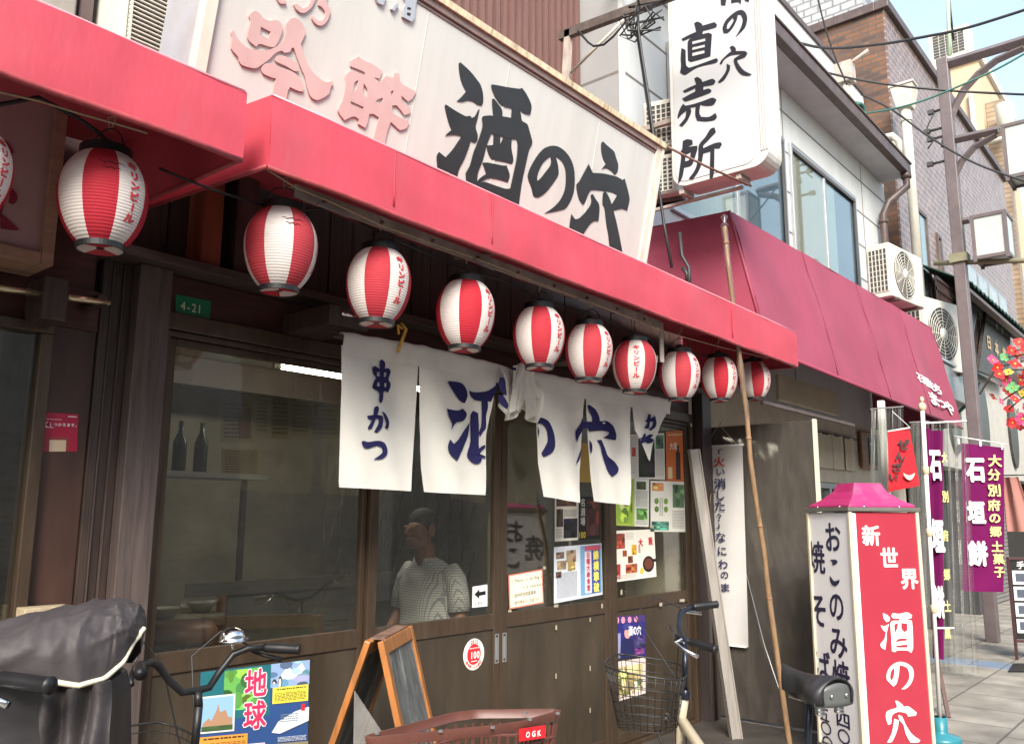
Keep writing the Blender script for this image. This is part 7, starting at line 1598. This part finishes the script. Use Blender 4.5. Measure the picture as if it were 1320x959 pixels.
        m = MB(); m.tube([o + Vector((-.02, 0, -.12)), Vector((fx - .02, .0, wr + .30)), Vector((fx, .05, wr))], .006, 6); m.lathe([(.02, 0), (.02, .012)], o + Vector((-.09, .04, -.09)), 10, axis=(1, 0, 0)); m.lathe([(.02, 0), (.02, .012)], o + Vector((-.09, -.04, -.09)), 10, axis=(1, 0, 0)); B_(turn(m), 'basket_stay', BLACKP)
    return t
CREAMB = mat('cream bicycle paint', (.47, .40, .29), .3, var=.05, scale=10, coat=.4)
def place(hand, seat):   # loc + heading so that the bar clamp and saddle centre land there
    d = Vector((hand[0] - seat[0], hand[1] - seat[1])); return math.atan2(d.y, d.x)
hA = R(66); sA = Vector((3.17, -2.04, 0)); oA = sA + Vector((math.cos(hA), math.sin(hA), 0)) * .185
bk = bicycle('bicycle', 'cream bicycle with black saddle and wire basket beside the box sign', oA, hA, CREAMB, hb=.985, wr=.235, hz=(.44, .76), mfrac=.62, mr=.024, roll=R(13), bs=1.22, wheelbase=1.12, basket='wire', bar=(.25, .065, .08), steer=R(50), seat_h=.93, handle_x=.535, stem=mat('blue black alloy', (.025, .03, .045), .3, metal=.5), fb_off=(-.03, -.02, -.03))
m = MB()
for i, ch in enumerate('Karo'):
    vs, fs, bb_ = glyph(ch, .01); d0 = Vector((.59, -.0265, .635)); dd_ = (Vector((.535 * .45, -.0265, .404)) - d0).normalized(); up_ = Vector((0, -1, 0)).cross(dd_)
    up_ = Vector((-dd_.z, 0, dd_.x)); up_ = up_ if up_.z > 0 else -up_
    m.add([d0 + dd_ * (.06 + i * .028 + x * .04) + up_ * ((y - .36) * .03) for x, y, ly in vs], fs, False)
m.build('frame_lettering', BLACKP, bk, local=True)
bB = bicycle('bicycle', 'black bicycle with a chrome bell and swept handlebar under the big window', (0, 0, 0), 0, mat('black bicycle paint', (.02, .02, .022), .3, coat=.3), hb=.95, wr=.27, basket='wire', bar=(.26, .11, .07), seat_h=.76, handle_x=.34, bell=True, levers=BLACKP, steer=R(15), wheelbase=.98, fb_off=(.0, .09, -.07))
hB = R(80); bB.rotation_euler = (0, 0, hB); hp_ = Vector((1.545, -.67, 0)); bB.location = hp_ - Vector((math.cos(hB), math.sin(hB), 0)) * .37
bC = bicycle('bicycle', 'bicycle whose front basket hides under a grey brown rain cover', (0, 0, 0), 0, mat('dark grey bicycle paint', (.05, .05, .055), .3), hb=1.10, wr=.30, basket=None, bar=(.27, .07, .10), seat_h=.82, handle_x=.36, levers=CHROME, wheelbase=1.1)
hC = R(141); bC.rotation_euler = (0, 0, hC); bC.location = Vector((.90, -1.15, 0)) - Vector((math.cos(hC), math.sin(hC), 0)) * .30
bD = bicycle('bicycle', 'bicycle carrying the brown plastic basket with a red badge', (0, 0, 0), 0, mat('brown bicycle paint', (.12, .05, .035), .3), hb=.84, wr=.32, seat_h=.74)
# rain cover, modelled in the picture's lower left corner at its real place over the front of the third bicycle
CP = Plane((.92, -1.22, 1.1), (math.cos(R(-39)), math.sin(R(-39)), 0), (0, 0, 1))
COVM = mat('grey brown nylon cover', (.045, .038, .040), .68, var=.2, scale=6, bump=.3, bscale=24, dirt=(.10, .09, .09), dirt_amt=.3)
top = [(-60, 815), (0, 803), (40, 796), (80, 786), (110, 778), (140, 773), (165, 777), (180, 788), (186, 806)]
bot = [(-60, 870), (0, 852), (25, 840), (60, 838), (100, 848), (130, 854), (155, 851), (172, 838), (178, 822)]
def pl2(poly, t_):
    n = len(poly) - 1; i = min(int(t_ * n), n - 1); f = t_ * n - i; return poly[i][0] * (1-f) + poly[i+1][0] * f, poly[i][1] * (1-f) + poly[i+1][1] * f
def cov_dep(u): return .20 * math.sqrt(max(.05, min(1, (1.02 - u) * 2.6))) * (.82 + .18 * math.sin(u * 4.1 + .6))
def cover(u, v):
    a, b = CP.at(*pl2(top, u)), CP.at(*pl2(bot, u)); ph = math.pi * (v * 1.12 - .06); d = cov_dep(u)
    hgt = max(0., math.sin(ph)) ** .62 if math.sin(ph) > 0 else math.sin(ph)
    P = b + (a - b) * hgt + CP.n * (d * math.cos(ph))
    f = .018 * noise.noise(Vector((u * 4, v * 2.4, 1))) + .002 * noise.noise(Vector((u * 22 - v * 8, v * 16 + u * 9, 9)))
    for (ka, kb, amp, sd_) in ((6, 2.6, .011, 3), (3.2, -5.5, .008, 8), (9, 4, .006, 12)):
        q = abs(noise.noise(Vector((u * ka + v * kb * .6, v * kb - u * 1.2, sd_)))); f += amp * (max(0, 1 - q * 4.5) - .3)
    edge = min(1, min(v, 1 - v) * 9)
    return P + (CP.n * math.cos(ph) * .9 + Vector((0, 0, 1)) * math.sin(ph) * .55) * f * edge
m = MB(); m.grid(cover, 120, 90); cv = m.build('rain_cover', COVM, None, solid=.003)
cv.name = 'rain_cover'; tag(cv, 'grey brown nylon rain cover with pale piping pulled over a bicycle basket', 'cover')
m = MB(); pp = [pl2(bot, t_) for t_ in [.48 + .52 * k / 24 for k in range(25)]]
m.tube([cover(.48 + .52 * k / 24, .012) + CP.n * .004 for k in range(25)] + [cover(.999, .1 + .08 * k) + CP.u * .004 for k in range(4)], .006, 8)
pc = m.build('piping', mat('ivory piping', (.66, .60, .46), .5), cv); 
# basket body below the cover
m = MB(); bx_c = [( -60, 872), (0, 862), (60, 856), (105, 862), (128, 866), (144, 876), (150, 900), (150, 1010), (-60, 1010)]
m.slab([CP.at(*q) - CP.n * .15 for q in bx_c], CP.n * .27); bl_ = m.build('lower_bag', mat('black basket liner', (.016, .014, .016), .5, var=.3, scale=4, bump=.5, bscale=9), cv, .03)
m = MB()
def drape(u, v):
    a = CP.at(85 + 78 * u, 862 + 20 * (1 - u) * .6 + 120 * v); return a + CP.n * (.15 + .018 * math.sin(u * 16 + v * 3) + .01 * math.sin(v * 7 + u * 4))
m.grid(drape, 36, 20); m.build('hanging_drape', COVM, cv, solid=.003)
m = MB(); m.add([CP.at(92, 848) + CP.n * .17, CP.at(97, 846) + CP.n * .17, CP.at(96, 853) + CP.n * .17, CP.at(91, 855) + CP.n * .17], [(0,1,2,3)]); m.build('tag', WHITEP, cv, solid=.003)
q = atZ(5, 945, 1.02); m = MB(); m.lathe([(.055, 0), (.058, .01), (.045, .03), (.001, .04)], q + Vector((0, 0, -.02)), 24); m.tube([q + Vector((-.03, 0, 0)), q + Vector((.03, -.02, .02)), q + Vector((.08, -.05, -.02))], .007, 8)
tag(m.build('chrome_bell', CHROME), 'chrome bell and lever cut by the lower left photo corner', 'bell')
# brown plastic rear basket
zb_ = .95
c2_, c3_ = atZ(663, 931, zb_), atZ(455, 952, zb_); c1_ = atZ(728, 913, zb_); c4_ = atZ(598, 915, zb_)
t = thing('plastic_basket', 'brown plastic bicycle basket with a red badge before the sliding doors', 'basket', (c2_ + c4_) / 2 - Vector((0, 0, .30)))
BRN = mat('brown basket plastic', (.115, .042, .032), .45, var=.12, scale=10)
loop = [c1_, c2_, c3_, c4_]; cc_ = sum(loop, Vector()) / 4
def rl_(a, f):
    i = int(a * 4) % 4; q = a * 4 - int(a * 4); rad = .22
    p = loop[i].lerp(loop[(i+1) % 4], q)
    if q < rad: pv = loop[i].lerp(loop[i-1], rad - q) if False else None
    e = (p - cc_); 
    # rounded corners
    dcorner = min(q, 1 - q); k = 1 - .14 * max(0, 1 - dcorner / .16) ** 2
    e = e * k; s_ = 1 - .20 * (1 - f); return cc_ + Vector((e.x * s_, e.y * s_, (f - 1) * .27))
m = MB(); m.grid(lambda u, v: rl_(u % .9999, 1 - .09 * v) + (rl_(u % .9999, 1) - cc_).normalized() * (.006 if v < .99 else 0), 80, 2, True); rim = m.build('rim', BRN, t, solid=.008)
m = MB()
for k in range(44):
    if k % 1 == 0: a = k / 44 % .9999; m.bar(rl_(a, .87), rl_(a, 0), .006, .006)
for f in (.74, .60, .46, .30, .15, .0): m.tube([rl_(k / 60 % .9999, f) for k in range(60)] + [rl_(0, f)], .0045, 5, smooth=False)
m.build('lattice', BRN, t)
m = MB(); m.slab([rl_(k / 60 % .9999, .0) for k in range(60)], (0, 0, .006)); m.build('bottom', BRN, t)
d12 = (loop[1] - loop[0]); e0, e1_ = loop[0].lerp(loop[1], .985), loop[1].lerp(loop[2], .2)
GPn = planeY(0)
nrm = Vector((-(c1_ - c2_).y, (c1_ - c2_).x, 0)).normalized()
if nrm.dot(CAM - c2_) < 0: nrm = -nrm
BPg = Plane(c2_.lerp(c1_, .5) + nrm * .012, (c1_ - c2_).normalized(), (0, 0, 1))
bq = [BPg.at(669, 939), BPg.at(702, 934), BPg.at(702, 950), BPg.at(669, 955)]
m = MB(); m.slab(bq, nrm * .004); bd = m.build('badge', flat((214, 34, 44), .3), t)
m = MB(); px_glyphs(m, [('O', 678.5, 946, 8, 1.1), ('G', 686, 945, 8, 1.0), ('K', 693, 944, 8, 1.0)], BPg, .05, off=.0055); m.build('badge_lettering', WLET, bd)
m = MB()
for px, py in ((486, 947), (568, 944), (635, 939), (683, 929), (719, 921), (678, 920)): q = atZ(px, py - 2, zb_); m.box(q + Vector((-.004, -.004, -.003)), q + Vector((.004, .004, .003)))
m.build('clip', ALU, t)
# bicycle under that basket: rear wheel below it, front towards the street
hD = math.atan2((c2_ - c4_).y, (c2_ - c4_).x); cb = (c2_ + c4_) / 2
hD = R(239); bD.rotation_euler = (0, 0, hD); bD.location = Vector((cb.x, cb.y, 0)) + Vector((math.cos(hD), math.sin(hD), 0)) * .42
m = MB(); m.tube([(-.60, -.07, .675), (-.18, -.07, .655)], .006, 6); m.tube([(-.60, .07, .675), (-.18, .07, .655)], .006, 6); m.tube([(-.60, -.07, .675), (-.60, .07, .675)], .006, 6)
for s in (-1, 1): m.tube([(-.55, .07 * s, .675), (-.44, .065 * s, .33)], .006, 6)
m.build('rear_carrier', ALU, bD, local=True)
# pale box left by the panel
t = tag(MB().box(atY(32, 783, -.10) - Vector((0, .0, .5)), atY(82, 778, -.02) + Vector((0, 0, .0))).build('wooden_box', mat('pale torn carton', (.40, .32, .21), .8, var=.2, scale=20), None, .004), 'pale torn carton standing behind the grey rain cover', 'box')
